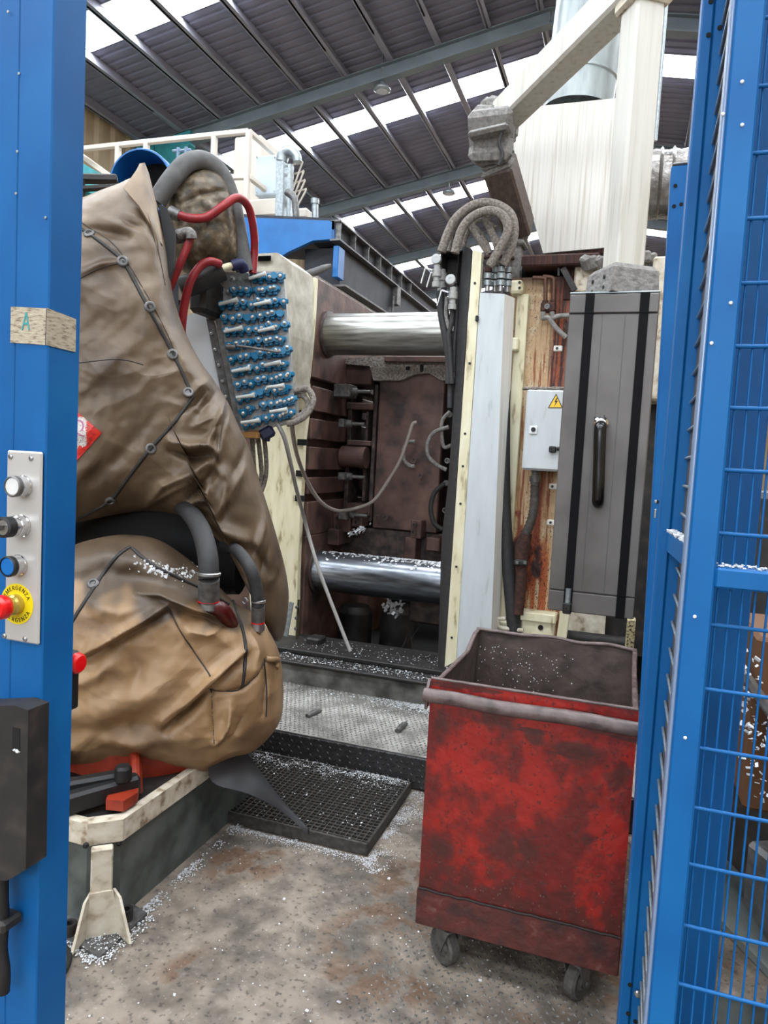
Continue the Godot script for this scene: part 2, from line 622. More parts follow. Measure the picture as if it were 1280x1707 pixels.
	M.duct = worn([Color(0.42, 0.45, 0.46), Color(0.55, 0.58, 0.58), Color(0.62, 0.64, 0.64)], 40, 0.01, Vector3(0.4, 2.0, 0.4), 0.45, 0.5)
	M.foil = worn([Color(0.36, 0.34, 0.32), Color(0.6, 0.59, 0.58)], 41, 0.01, 0.6, 0.35, 0.7, [], 5.0)
	M.brown_block = plain(Color(0.36, 0.23, 0.12), 0.8)
	M.yellow = plain(Color(0.86, 0.77, 0.05), 0.4)
	M.pane = plain(Color(0.9, 0.93, 0.95), 0.6)
	M.pane.emission_enabled = true
	M.pane.emission = Color(0.97, 0.985, 1.0)
	M.pane.emission_energy_multiplier = 2.2
	# machined bar: fine marks along x
	M.bar = worn([Color(0.36, 0.35, 0.33), Color(0.6, 0.6, 0.58), Color(0.72, 0.72, 0.7)], 42, 0.02, Vector3(3.0, 0.25, 0.25), 0.33, 0.85, [0.0, 0.5, 1.0])
	M.bar_dark = worn([Color(0.3, 0.31, 0.33), Color(0.5, 0.52, 0.55), Color(0.62, 0.64, 0.67)], 43, 0.015, Vector3(2.0, 0.3, 0.3), 0.28, 0.9)
	M.hopper = worn([Color(0.64, 0.61, 0.55), Color(0.76, 0.75, 0.72), Color(0.81, 0.8, 0.78)], 44, 0.03, Vector3(0.3, 14.0, 0.3), 0.5, 0.0, [0.0, 0.4, 1.0])
	M.rust_band = worn([Color(0.09, 0.06, 0.05), Color(0.21, 0.105, 0.075), Color(0.33, 0.19, 0.13)], 45, 0.03, Vector3(0.25, 5.0, 0.25), 0.8)
	M.plate = worn([Color(0.19, 0.185, 0.18), Color(0.38, 0.375, 0.36), Color(0.55, 0.545, 0.53)], 46, 0.008, 0.9, 0.6, 0.2, [0.0, 0.45, 1.0], 1.5)
	M.cable_pale = plain(Color(0.55, 0.51, 0.48), 0.5)
	M.plate_dusty = worn([Color(0.33, 0.32, 0.3), Color(0.5, 0.49, 0.47), Color(0.64, 0.63, 0.61)], 48, 0.008, 0.9, 0.7, 0.0, [0.0, 0.45, 1.0], 1.0)
	M.riser = worn([Color(0.1, 0.098, 0.1), Color(0.2, 0.195, 0.195)], 49, 0.02, 0.6, 0.5)
	M.grate = worn([Color(0.17, 0.16, 0.15), Color(0.34, 0.325, 0.31)], 47, 0.02, 0.4, 0.6, 0.3)


# the dirty concrete and tread plate of the cell floor
func floor_picture() -> Image:
	var w := 1024
	var im := Image.create(w, w, false, Image.FORMAT_RGB8)
	var a := grey(w, w, 101, 0.006, 5)
	var b := grey(w, w, 102, 0.02, 5)
	var c := grey(w, w, 103, 0.09, 3)
	var d := grey(w, w, 104, 0.004, 3)
	var lo := Color(0.34, 0.31, 0.28)
	var hi := Color(0.54, 0.495, 0.445)
	var rust := Color(0.36, 0.26, 0.19)
	var dark := Color(0.14, 0.12, 0.11)
	for y in w:
		for x in w:
			var i := y * w + x
			var t := a[i] / 255.0 * 0.55 + b[i] / 255.0 * 0.45
			var k := lo.lerp(hi, smoothstep(0.2, 0.72, t))
			k = k.lerp(rust, 0.75 * smoothstep(0.55, 0.8, d[i] / 255.0) * smoothstep(0.35, 0.6, b[i] / 255.0))
			k = k.lerp(dark, 0.35 * smoothstep(0.66, 0.85, a[i] / 255.0) * smoothstep(0.4, 0.6, d[i] / 255.0))
			var g := c[i] / 255.0
			k = k.lerp(Color(0.66, 0.63, 0.6), 0.4 * smoothstep(0.74, 0.86, g))
			k = k.lerp(Color(0.1, 0.09, 0.085), 0.4 * smoothstep(0.3, 0.2, g))
			im.set_pixel(x, y, k)
	return im


func hall() -> void:
	var m := Mb.new()
	m.box(Vector3(LEFT - 0.3, -0.2, -33), Vector3(5.4, 0, 9))
	var fm := painted(floor_picture(), 0.55)
	fm.texture_repeat = true
	fm.uv1_triplanar = true
	fm.uv1_world_triplanar = true
	fm.uv1_scale = Vector3.ONE / 2.6
	fm.normal_enabled = true
	fm.normal_texture = bump_tex(105, 0.05, 1.5)
	var fl := setting("floor", m, fm)
	# worn tread plate let into the floor under the bin
	m = Mb.new()
	for i in 26:
		for j in 34:
			var p := Vector3(-0.72 + 0.03 * i + (0.015 if j % 2 else 0.0), 0, -2.34 + 0.022 * j)
			if p.x < -0.62 - 0.05 * sin(j * 0.9) or rng.randf() < 0.12:
				continue
			var up := 0.0035
			var r := 0.009
			var dd := Vector3(0.6, 0, 0.8 if (i + j) % 2 else -0.8) * r
			var e := Vector3(dd.z, 0, -dd.x) * 0.5
			for q in [[dd, e], [e, -dd], [-dd, -e], [-e, dd]]:
				m.poly([p + q[0], p + q[1], p + Vector3(0, up, 0)], Vector3.UP + q[0] * 10.0)
	stuff(part(fl, "tread_pattern", m, M.plate))

	# left wall: corrugated cladding, teal columns
	m = Mb.new()
	m.box(Vector3(LEFT - 0.3, 0, -33), Vector3(LEFT - 0.05, 8.2, 9))
	var wl := setting("wall_left", m, M.clad)
	m = Mb.new()
	for i in 108:
		var z := -31.0 + i * 0.36
		m.prism([Vector3(LEFT - 0.05, 0, z), Vector3(LEFT, 0, z + 0.05), Vector3(LEFT, 0, z + 0.14), Vector3(LEFT - 0.05, 0, z + 0.19)], Vector3(0, 7.2, 0))
	stuff(part(wl, "cladding_rib", m, M.clad))
	for k in range(-4, 6):
		m = Mb.new()
		var z := FIRST - BAY * k
		m.box(Vector3(LEFT, 0, z - 0.1), Vector3(LEFT + 0.34, 6.5, z - 0.085))
		m.box(Vector3(LEFT, 0, z + 0.085), Vector3(LEFT + 0.34, 6.5, z + 0.1))
		m.box(Vector3(LEFT, 0, z - 0.09), Vector3(LEFT + 0.33, 6.5, z - 0.07))
		m.box(Vector3(LEFT + 0.02, 0, z - 0.01), Vector3(LEFT + 0.33, 6.5, z + 0.01))
		part(wl, "column", m, M.teal)
	m = Mb.new()
	m.box(Vector3(LEFT + 0.34, 5.0, -30), Vector3(LEFT + 0.6, 5.35, 8), 0.01)
	part(wl, "crane_beam", m, M.teal)
	m = Mb.new()
	m.box(Vector3(LEFT + 0.34, 4.7, -30), Vector3(LEFT + 0.5, 4.78, 8), 0.01)
	part(wl, "ledge_pipe", m, M.teal)
	# added glowing band in the unseen front wall, put in to brighten the foreground
	var added_win := setting("added_window_1")
	for i in 8:
		m = Mb.new()
		m.box(Vector3(-7.4 + i * 1.5, 2.6, 8.93), Vector3(-5.96 + i * 1.5, 5.6, 8.97))
		part(added_win, "added_light_pane", m, M.pane)  # glowing pane of the added wall band, not a roof skylight
	m = Mb.new()
	for i in 9:
		m.box(Vector3(-7.46 + i * 1.5, 2.55, 8.9), Vector3(-7.4 + i * 1.5, 5.65, 9.0))
	m.box(Vector3(-7.46, 2.5, 8.9), Vector3(4.6, 2.6, 9.0))
	m.box(Vector3(-7.46, 5.6, 8.9), Vector3(4.6, 5.7, 9.0))
	part(added_win, "frame", m, M.rafter)
	for s in [["wall_right", Vector3(5.1, 0, -33), Vector3(5.4, 8.2, 9)], ["wall_back", Vector3(LEFT - 0.3, 0, -33.3), Vector3(5.4, 8.6, -33)], ["wall_front", Vector3(LEFT - 0.3, 0, 9), Vector3(5.4, 8.6, 9.3)]]:
		m = Mb.new()
		m.box(s[1], s[2])
		setting(s[0], m, M.clad)

	# roof
	var roof := setting("ceiling")
	var bands := []
	for k in range(-4, 7):
		bands.append(FIRST - 1.55 - BAY * (k - 1))
	for s in [-1.0, 1.0]:
		# corrugated sheets between the skylight strips, ribs running down the slope
		var x1: float = RIDGE + s * 6.7
		for k in bands.size() + 1:
			var za: float = 9.2 if k == 0 else bands[k - 1] - 0.33
			var zb: float = -33.2 if k == bands.size() else bands[k] + 0.33
			if za > 9.2 or zb > za:
				continue
			m = Mb.new()
			var n := int((za - zb) / 0.16)
			var wd := (za - zb) / n
			var ya := roof_y(RIDGE) + 0.004
			var yb := roof_y(x1) + 0.004
			for i in n:
				var z0 := za - i * wd
				var prof := [[0.0, 0.0], [0.5, 0.0], [0.6, 0.02], [0.9, 0.02], [1.0, 0.0]]
				for j in 4:
					var p: float = z0 - prof[j][0] * wd
					var q: float = z0 - prof[j + 1][0] * wd
					m.poly([Vector3(RIDGE, ya + prof[j][1], p), Vector3(x1, yb + prof[j][1], p), Vector3(x1, yb + prof[j + 1][1], q), Vector3(RIDGE, ya + prof[j + 1][1], q)], Vector3.DOWN)
			m.poly([Vector3(RIDGE, ya + 0.1, za), Vector3(x1, yb + 0.1, za), Vector3(x1, yb + 0.1, zb), Vector3(RIDGE, ya + 0.1, zb)], Vector3.UP)
			part(roof, "roof_sheet", m, M.roof)
	# translucent panes, one between each two purlins
	var step_x := 0.7
	var pm := Mb.new()
	pm.obox(Vector3.ZERO, Vector3(step_x * 1.018 - 0.012, 0.02, 0.66))
	var pane_mesh := pm.mesh(M.pane)
	for s in [-1.0, 1.0]:
		var turn := Basis(Vector3.BACK, -atan(PITCH) * s)
		for k in bands.size():
			for i in range(0 if s < 0.0 else -1, 9):
				var x: float = RIDGE + s * ((0.18 if s < 0.0 else 0.6) + step_x * (i + 0.5))
				lay(roof, "added_light_pane", pane_mesh, Transform3D(turn, Vector3(x, roof_y(x) + 0.03, bands[k])))
	# purlins along the hall
	var um := Mb.new()
	um.obox(Vector3(0, -0.09, -12), Vector3(0.05, 0.17, 42), Basis(), 0.005)
	um.obox(Vector3(0.03, -0.172, -12), Vector3(0.07, 0.006, 42))
	var purlin_mesh := um.mesh(M.purlin)
	for s in [-1.0, 1.0]:
		for i in 10:
			var x: float = RIDGE + s * ((0.18 if s < 0.0 else 0.6) + step_x * i)
			if x > 5.0:
				continue
			lay(roof, "purlin", purlin_mesh, Transform3D(Basis(Vector3.BACK, -atan(PITCH) * s), Vector3(x, roof_y(x), 0)))
	# rafters: I-beams following each slope
	for k in range(-4, 6):
		var z := FIRST - BAY * k
		for s in [-1.0, 1.0]:
			m = Mb.new()
			var dn := Vector3(0, -0.175, 0)
			var p := Vector3(RIDGE, roof_y(RIDGE), z) + dn
			var xe: float = LEFT + 0.1 if s < 0.0 else 5.1
			var q := Vector3(xe, roof_y(xe), z) + dn
			m.bar(p + Vector3(0, -0.1, 0), q + Vector3(0, -0.1, 0), 0.2, 0.012, Vector3.UP)
			m.bar(p, q, 0.014, 0.15, Vector3.UP)
			m.bar(p + Vector3(0, -0.2, 0), q + Vector3(0, -0.2, 0), 0.014, 0.15, Vector3.UP)
			part(roof, "rafter", m, M.rafter)
			if s < 0.0:
				m = Mb.new()
				var e := Vector3(LEFT + 0.34, 0, z + 0.078)
				var far := Vector3(LEFT + 1.0, 0, z + 0.078)
				m.prism([Vector3(e.x, roof_y(e.x) - 0.2, e.z), Vector3(far.x, roof_y(far.x) - 0.2, e.z), Vector3(far.x, roof_y(far.x) - 0.42, e.z), Vector3(e.x, roof_y(e.x) - 0.8, e.z)], Vector3(0, 0, -0.156))
				part(roof, "haunch", m, M.teal)
	m = Mb.new()
	m.box(Vector3(LEFT - 0.3, 8.15, -33.2), Vector3(5.4, 8.3, 9.2))
	part(roof, "roof_cap", m, M.roof)

	# hanging lamps, unlit
	for q in [[Vector3(-3.835, 7.4296, -10.23), Vector3(-3.8129, 6.8749, -10.23), "near round hanging lamp on a chain below the nearest long rafter"], [Vector3(-3.7988, 7.3294, -14.15), Vector3(-3.766, 6.8004, -14.15), "far round hanging lamp seen against the second skylight strip"]]:
		var top: Vector3 = q[0]
		var low: Vector3 = q[1]
		var t := thing("pendant_lamp", q[2], "lamp", low, "hanging hall lamps")
		m = Mb.new()
		m.rod(top + Vector3(0, 0.12, 0), low + Vector3(0, 0.07, 0), 0.01, 6)
		for i in 9:
			m.lathe(top.lerp(low, (i + 0.5) / 10.0), Vector3.UP, [Vector2(0.012, 0), Vector2(0.018, 0.012), Vector2(0.012, 0.024)], 8)
		part(t, "chain", m, M.galv)
		m = Mb.new()
		m.lathe(low, Vector3.UP, [Vector2(0.0, -0.02), Vector2(0.105, -0.02), Vector2(0.125, -0.005), Vector2(0.125, 0.015), Vector2(0.09, 0.05), Vector2(0.04, 0.07), Vector2(0.03, 0.11), Vector2(0, 0.11)], 24)
		part(t, "housing", m, M.galv)
		m = Mb.new()
		m.lathe(low + Vector3(0, -0.026, 0), Vector3.UP, [Vector2(0, 0), Vector2(0.085, 0), Vector2(0.085, 0.008), Vector2(0, 0.008)], 24)
		part(t, "lens", m, plain(Color(0.75, 0.76, 0.78), 0.3))


func background() -> void:
	var m := Mb.new()
	# white railing of a walkway
	var rt := thing("walkway_railing", "white painted steel railing of the raised walkway behind the covered robot", "railing", Vector3(-3.5, 3.5, -6), "")
	var ra: Vector3 = Vector3(-3.5099, 4.4462, -6)
	for e in [["top_rail", Vector3(-5.6, ra.y, -6), ra], ["top_rail", ra, ra + Vector3(0, 0, -0.75)], ["mid_rail", Vector3(-3.8394, 4.0605, -6), Vector3(-3.4918, 4.0414, -6)], ["mid_rail", Vector3(-3.4918, 4.0414, -6), Vector3(-3.4918, 4.0414, -6) + Vector3(0, 0, -0.75)]]:
		m = Mb.new()
		m.bar(e[1], e[2], 0.045, 0.045, Vector3.UP if e[0] != "post" else Vector3.RIGHT, 0.006)
		part(rt, e[0], m, M.far_cream)
	for x in [-4.95, -4.62, -3.87, -3.51]:
		m = Mb.new()
		m.box(Vector3(x - 0.025, 3.3, -6.025), Vector3(x + 0.025, ra.y, -5.975), 0.006)
		part(rt, "post", m, M.far_cream)
	m = Mb.new()
	m.box(Vector3(-3.535, 3.3, -6.77), Vector3(-3.485, ra.y, -6.72), 0.006)
	part(rt, "post", m, M.far_cream)
	m = Mb.new()
	m.bar(Vector3(-5.5396, 4.4656, -6.1), Vector3(-5, 4.1217, -6.1), 0.05, 0.05, Vector3.FORWARD, 0.006)
	part(rt, "brace", m, M.far_cream)
	m = Mb.new()
	m.box(Vector3(-5.6, 3.28, -7.6), Vector3(-3.48, 3.36, -6.0))
	part(rt, "deck", m, M.far_cream)
	m = Mb.new()
	m.box(Vector3(-5.4, 0, -7.5), Vector3(-5.2, 3.28, -7.3))
	m.box(Vector3(-3.8, 0, -7.5), Vector3(-3.6, 3.28, -7.3))
	part(rt, "support_post", m, M.dark_steel)
	# cabinets on the walkway
	m = Mb.new()
	m.box(Vector3(-4.0272, 3.9776, -6.6), Vector3(-3.7171, 4.694, -6.6) + Vector3(0, 0, -0.5), 0.015)
	solo("tall_cabinet", m, M.far_cream, "tall cream cabinet standing on the walkway behind the railing corner", "cabinet")
	var gb := thing("grey_box", "pale grey electrical box with screwed lid beside the tall cream cabinet", "electrical box", Vector3(-3.5189, 4.0124, -6.4))
	m = Mb.new()
	m.box(Vector3(-3.5999, 3.988, -6.3), Vector3(-3.3735, 4.3546, -6.3) + Vector3(0, 0, -0.25), 0.01)
	part(gb, "body", m, plain(Color(0.72, 0.78, 0.83), 0.5))
	for q in [Vector3(-3.5873, 4.342, -6.295), Vector3(-3.3949, 4.3268, -6.295), Vector3(-3.5724, 4.0124, -6.295), Vector3(-3.3864, 4.0116, -6.295)]:
		m = Mb.new()
		m.bolt(q, Vector3.BACK, 0.008, 0.006)
		part(gb, "screw", m, M.steel)
	m = Mb.new()
	m.box(Vector3(-3.8849, 3.7519, -6.2), Vector3(-3.2517, 3.9201, -6.2) + Vector3(0, 0, -0.8), 0.02)
	m.box(Vector3(-3.1372, 3.6427, -6), Vector3(-2.892, 3.7393, -6) + Vector3(0, 0, -0.5), 0.02)
	solo("control_block", m, M.far_cream, "low cream equipment block under the grey electrical box", "equipment")
	# galvanised conduit
	var ct := thing("conduit", "galvanised cable conduit rising beside the grey box and bending over at its top", "conduit", Vector3(-2.929, 3.523, -5.6))
	m = Mb.new()
	m.bar(Vector3(-2.9398, 3.5137, -5.6), Vector3(-2.9511, 3.9855, -5.6), 0.075, 0.075, Vector3.RIGHT, 0.006)
	m.bar(Vector3(-2.8555, 3.5092, -5.6), Vector3(-2.8655, 3.9449, -5.6), 0.03, 0.06, Vector3.RIGHT, 0.004)
	part(ct, "upright", m, M.galv)
	m = Mb.new()
	m.tube([Vector3(-2.9506, 3.9757, -5.6), Vector3(-2.9368, 4.038, -5.6), Vector3(-2.8765, 4.0575, -5.6), Vector3(-2.8191, 4.0141, -5.6), Vector3(-2.8056, 3.9646, -5.6)], [0.05, 0.055, 0.05, 0.04, 0.035], 10, 5)
	part(ct, "elbow", m, M.galv)
	# stack of bent wire hangers
	var hk := thing("wire_rack", "rack of four bent white wire hangers beside the galvanised conduit", "rack", Vector3(-2.8689, 3.5871, -5.7))
	for i in 4:
		m = Mb.new()
		var a: Vector3 = Vector3(-2.9298, 3.9544, -5.65) + Vector3(0.0, -0.062 * i, -0.03 * i)
		m.tube([a, a + Vector3(0.125, 0.02, 0), a + Vector3(0.135, 0.0, 0), a + Vector3(0.0, -0.4 + 0.05 * i, 0.02)], 0.008, 6, 4)
		part(hk, "hanger", m, M.far_cream)
	m = Mb.new()
	m.tube([Vector3(-2.8423, 3.6884, -5.5), Vector3(-2.7741, 3.6361, -5.5), Vector3(-2.753, 3.5388, -5.5), Vector3(-2.7438, 3.4614, -5.5)], 0.03, 8, 4)
	part(hk, "hose_end", m, M.dull_steel)
	m = Mb.new()
	m.rod(Vector3(-2.5287, 3.4085, -5.4), Vector3(-2.5363, 3.5586, -5.4), 0.026, 12)
	m.lathe(Vector3(-2.5363, 3.5586, -5.4), Vector3.UP, [Vector2(0.0, 0.02), Vector2(0.034, 0.02), Vector2(0.034, -0.02), Vector2(0.026, -0.02)].duplicate(), 12)
	solo("pipe_stub", m, M.galv, "short galvanised pipe stub with collar on the blue machine frame", "pipe")
	# thin mast with two cross arms behind the grey hose
	m = Mb.new()
	m.rod(Vector3(-4.966, 4.6484, -7) + Vector3(0, -0.9, 0), Vector3(-4.973, 4.835, -7), 0.02, 6)
	m.rod(Vector3(-4.8575, 4.6402, -7) + Vector3(0, -0.9, 0), Vector3(-4.8726, 4.8331, -7), 0.02, 6)
	m.rod(Vector3(-5.0418, 4.8022, -7), Vector3(-4.8098, 4.796, -7), 0.016, 6)
	solo("pipe_bracket", m, plain(Color(0.4, 0.5, 0.6), 0.5), "small grey pipe bracket with a cross bar behind the big grey hose", "bracket")
	# blue cylinder with an open end
	var bl := thing("blue_cylinder", "large blue sheet-metal cylinder with open dark end behind the covered robot", "cylinder", Vector3(-3.558, 3.5439, -4.6))
	var c0: Vector3 = Vector3(-3.5098, 3.4435, -4.5)
	var ax := Vector3(-0.22, 0.05, -0.97).normalized()
	m = Mb.new()
	m.lathe(c0, ax, [Vector2(0.225, 0.5), Vector2(0.225, 0.0), Vector2(0.235, 0.0), Vector2(0.24, 0.01), Vector2(0.24, 0.16), Vector2(0.235, 0.165), Vector2(0.235, 0.34), Vector2(0.24, 0.35), Vector2(0.24, 0.6)], 40)
	part(bl, "shell", m, M.blue_far)
	m = Mb.new()
	m.lathe(c0, ax, [Vector2(0.0, 0.28), Vector2(0.225, 0.28), Vector2(0.225, 0.3)], 40)
	part(bl, "inner_shade_disc", m, M.void_dark)  # black disc put in for the shade inside the open end
	m = Mb.new()
	m.lathe(c0 + ax * 0.62, ax, [Vector2(0.24, -0.02), Vector2(0.2, 0.02), Vector2(0.2, 0.3), Vector2(0, 0.3)], 40)
	part(bl, "motor_end", m, M.blue_far)
	m = Mb.new()
	m.box(c0 + ax * 0.4 + Vector3(-0.1, -3.9, -0.1), c0 + ax * 0.4 + Vector3(0.1, -0.2, 0.1))
	part(bl, "stand", m, M.dark_steel)
	# blue frame plate over the press
	var bf := thing("frame_plate", "bright blue tapered steel frame plate above the left end of the press", "machine frame", Vector3(-2.6, 2.9, -5))
	m = Mb.new()
	m.prism([Vector3(-3.5161, 3.3785, -5), Vector3(-2.9748, 3.3309, -5), Vector3(-2.1867, 3.2628, -5), Vector3(-2.18, 3.1334, -5), Vector3(-2.3537, 3.128, -5), Vector3(-2.5526, 3.0529, -5), Vector3(-2.6756, 2.9864, -5), Vector3(-3.5017, 2.9964, -5)], Vector3(0, 0, -0.04))
	part(bf, "plate", m, M.blue_far)
	m = Mb.new()
	m.prism([Vector3(-2.3772, 3.1438, -5.05), Vector3(-2.2018, 3.1492, -5.05), Vector3(-2.2086, 3.2799, -5.05), Vector3(-3.0046, 3.3487, -5.05), Vector3(-3.5512, 3.3967, -5.05), Vector3(-3.5523, 3.4248, -5.05), Vector3(-2.195, 3.2966, -5.05), Vector3(-2.1863, 3.1311, -5.05), Vector3(-2.3761, 3.1217, -5.05)], Vector3(0, 0, -1.2))
	part(bf, "underside", m, M.dark_steel)
	m = Mb.new()
	m.box(Vector3(-2.1934, 2.8617, -5.02), Vector3(-2.1477, 3.0903, -5.02) + Vector3(0, 0, -0.12), 0.005)
	part(bf, "strut", m, M.blue_far)
	m = Mb.new()
	m.tube([Vector3(-2.4242, 2.8533, -4.96), Vector3(-2.3278, 2.881, -4.96), Vector3(-2.2329, 2.9128, -4.96), Vector3(-2.185, 2.9337, -4.98)], [0.03, 0.03, 0.025, 0.015], 10, 4)
	part(bf, "hose", m, M.dusty_rubber)
	# dark stiffened beams running back
	var db := thing("stiffened_beam", "dark steel beam with vertical stiffeners running back from the blue plate", "beam", Vector3(-2.18, 2.9, -6))
	m = Mb.new()
	var bx: float = -2.184
	var bt: float = 3.2628
	m.box(Vector3(bx - 0.02, bt - 0.13, -5.0), Vector3(bx, bt, -8.0))
	part(db, "web", m, M.dark_steel)
	for yy in [bt, bt - 0.135]:
		m = Mb.new()
		m.box(Vector3(bx - 0.03, yy - 0.006, -5.0), Vector3(bx + 0.05, yy + 0.006, -8.0))
		part(db, "flange", m, M.dull_steel)
	for i in 7:
		m = Mb.new()
		m.box(Vector3(bx, bt - 0.13, -5.02 - i * 0.3), Vector3(bx + 0.045, bt, -5.03 - i * 0.3))
		part(db, "stiffener", m, M.dull_steel)
	var lb := thing("lower_beam", "dark lower steel beam beneath the stiffened beam above the upper tie bar", "beam", Vector3(-2.15, 2.75, -6))
	m = Mb.new()
	m.box(Vector3(bx - 0.3, bt - 0.44, -5.15), Vector3(bx, bt - 0.15, -8.0))
	part(lb, "web", m, M.dark_steel)
	m = Mb.new()
	m.box(Vector3(bx - 0.03, bt - 0.45, -5.1), Vector3(bx + 0.07, bt - 0.435, -8.0))
	part(lb, "flange", m, M.dull_steel)
	m = Mb.new()
	m.box(Vector3(bx - 0.03, bt - 0.3, -6.4), Vector3(bx + 0.05, bt - 0.14, -6.5))
	m.rod(Vector3(bx + 0.03, bt - 0.42, -6.35), Vector3(bx + 0.03, bt - 0.24, -6.35), 0.012)
	part(lb, "bracket", m, M.dull_steel)
	# far machine casing
	m = Mb.new()
	m.box(Vector3(-6.2, 0, -15.2), Vector3(-4.55, 5.0, -14), 0.02)
	m.prism([Vector3(-4.54, 0, -14), Vector3(-2.0, 0, -14), Vector3(-2.0, 3.7, -14), Vector3(-4.54, 5.0, -14)], Vector3(0, 0, -1.2))
	solo("machine_casing", m, M.far_tan, "pale brown casing of a far machine seen beyond the upper tie bar", "machine")


func press() -> void:
	var m := Mb.new()
	# cream guard panels at the left end
	var gp := thing("cream_guard", "tall cream guard panel with grimy notched right edge beside the robot", "guard panel", Vector3(-2.2, 0.3, -4.3))
	m = Mb.new()
	var edge := [Vector3(-2.1609, 2.6663, -4.3), Vector3(-1.9957, 2.6769, -4.3), Vector3(-1.9972, 2.4576, -4.3), Vector3(-2.0022, 2.3054, -4.3), Vector3(-2.0181, 2.0292, -4.3), Vector3(-2.0112, 1.8051, -4.3), Vector3(-2.0273, 1.6098, -4.3), Vector3(-2.0243, 1.3745, -4.3), Vector3(-2.0255, 1.1373, -4.3), Vector3(-2.0268, 0.8982, -4.3), Vector3(-2.0199, 0.5775, -4.3), Vector3(-2.0216, 0.2526, -4.3), Vector3(-2.1494, 0.2227, -4.3), Vector3(-2.3475, 0.3742, -4.3), Vector3(-2.4826, 1.3466, -4.3), Vector3(-2.198, 1.9951, -4.3), Vector3(-2.1434, 2.3058, -4.3)]
	m.prism(edge, Vector3(0, 0, -0.05))
	part(gp, "panel", m, M.cream)
	for y in [2.02, 1.807, 1.62, 1.416, 1.253]:
		m = Mb.new()
		var a := Vector3(-2.03, y, -4.3)
		m.box(a + Vector3(-0.03, -0.02, 0), a + Vector3(0.035, 0.02, 0.02))
		part(gp, "slot_mouth", m, M.void_dark)
	m = Mb.new()
	m.box(Vector3(-1.9881, 0.2514, -4.24), Vector3(-1.9702, 0.5936, -4.24), 0.004)
	part(gp, "lit_edge_strip", m, M.cream)
	for y in [1012, 1032, 1052]:
		m = Mb.new()
		m.bolt(Vector3(-1.987, 0.5447, -4.235) + Vector3(0, -(y - 1012) * 0.0036, 0), Vector3.BACK, 0.012, 0.01)
		part(gp, "screw", m, M.dull_steel)
	m = Mb.new()
	m.bar(Vector3(-2.043, 0.3534, -4.2), Vector3(-2.0106, 0.58, -4.2), 0.03, 0.01, Vector3.RIGHT)
	part(gp, "latch_strap", m, M.galv)
	var gc := thing("grey_cover", "pale grey casing with cut corner just behind the blue spray nozzles", "casing", Vector3(-2.0662, 2.1016, -3.95))
	m = Mb.new()
	m.prism([Vector3(-2.2781, 2.7193, -3.9), Vector3(-2.0617, 2.7215, -3.9), Vector3(-1.9967, 2.6776, -3.9), Vector3(-1.9643, 2.6523, -3.9), Vector3(-1.9401, 2.2355, -3.9), Vector3(-1.954, 1.9544, -3.9), Vector3(-2.1852, 1.7338, -3.9), Vector3(-2.2359, 1.9492, -3.9)], Vector3(0, 0, -0.3))
	part(gc, "body", m, worn([Color(0.58, 0.55, 0.49), Color(0.76, 0.74, 0.69)], 51, 0.01, 0.6, 0.6))
	m = Mb.new()
	m.box(Vector3(-2.1918, 2.6687, -3.88), Vector3(-2.0897, 2.6997, -3.88), 0.004)
	part(gc, "rail", m, M.galv)
	# left platen
	var pl := thing("platen", "brown cast platen of the press with horizontal slots, carrying both tie bars", "platen", Vector3(-2.1, 0.3, -4.9))
	var top := 2.69
	m = Mb.new()
	m.box(Vector3(-2.75, 2.045, -6.4), Vector3(-2.0, top, -4.35), 0.008)
	m.box(Vector3(-2.75, 0.0, -6.5), Vector3(-2.0, 1.0, -4.36), 0.008)
	m.box(Vector3(-2.75, 1.0, -6.4), Vector3(-2.06, 2.045, -4.36))
	part(pl, "body", m, M.brown_iron)
	for q in [[1.995, 1.832], [1.782, 1.645], [1.595, 1.441], [1.391, 1.278], [1.228, 1.0]]:
		m = Mb.new()
		m.box(Vector3(-2.07, q[1], -6.3), Vector3(-2.0, q[0], -4.36), 0.006)
		part(pl, "slot_rib", m, M.brown_iron)
	m = Mb.new()
	m.box(Vector3(-2.6, top, -6.3), Vector3(-2.02, top + 0.02, -4.4))
	part(pl, "dust_crust", m, M.dust_crust)
	for q in [[2.36, "upper"], [0.745, "lower"]]:
		m = Mb.new()
		m.lathe(Vector3(-2.0, q[0], -4.56), Vector3.RIGHT, [Vector2(0.138, 0), Vector2(0.155, 0), Vector2(0.155, 0.015), Vector2(0.138, 0.02)], 32)
		part(pl, "collar", m, M.dark_iron)
	# tie bars
	for q in [[2.36, M.bar, "upper polished tie bar of the press, bright and clean along its top"], [0.745, M.bar_dark, "lower tie bar of the press with aluminium flakes lying on it"]]:
		m = Mb.new()
		var pf := [Vector2(0, -0.02), Vector2(0.137, -0.02), Vector2(0.137, 2.3), Vector2(0, 2.3)]
		m.lathe(Vector3(-2.02, q[0], -4.56), Vector3.RIGHT, pf, 48)
		solo("tie_bar", m, q[1], q[2], "tie bar", "tie bars of the press")
	# flakes on the lower bar
	m = Mb.new()
	for i in 800:
		var a := rng.randfn(-0.05, 0.36)
		var x := -1.95 + rng.randf() * 0.85
		if absf(a) > 0.85:
			continue
		if rng.randf() > 0.3 + 0.7 * smoothstep(-1.7, -1.25, x):
			continue
		var d := Vector3(0, cos(a), -sin(a) * -1.0)
		var p := Vector3(x, 0.745, -4.56) + d * 0.139
		var s := rng.randf_range(0.006, 0.02)
		m.obox(p, Vector3(s, 0.003, s * 0.7), Basis(Vector3.RIGHT, a) * Basis(Vector3.UP, rng.randf() * TAU) * Basis(Vector3.RIGHT, rng.randfn(0, 0.3)))
	var fk := solo("flakes_on_bar", m, M.flake, "aluminium flakes lying along the top of the lower tie bar", "metal flakes")
	stuff(fk)
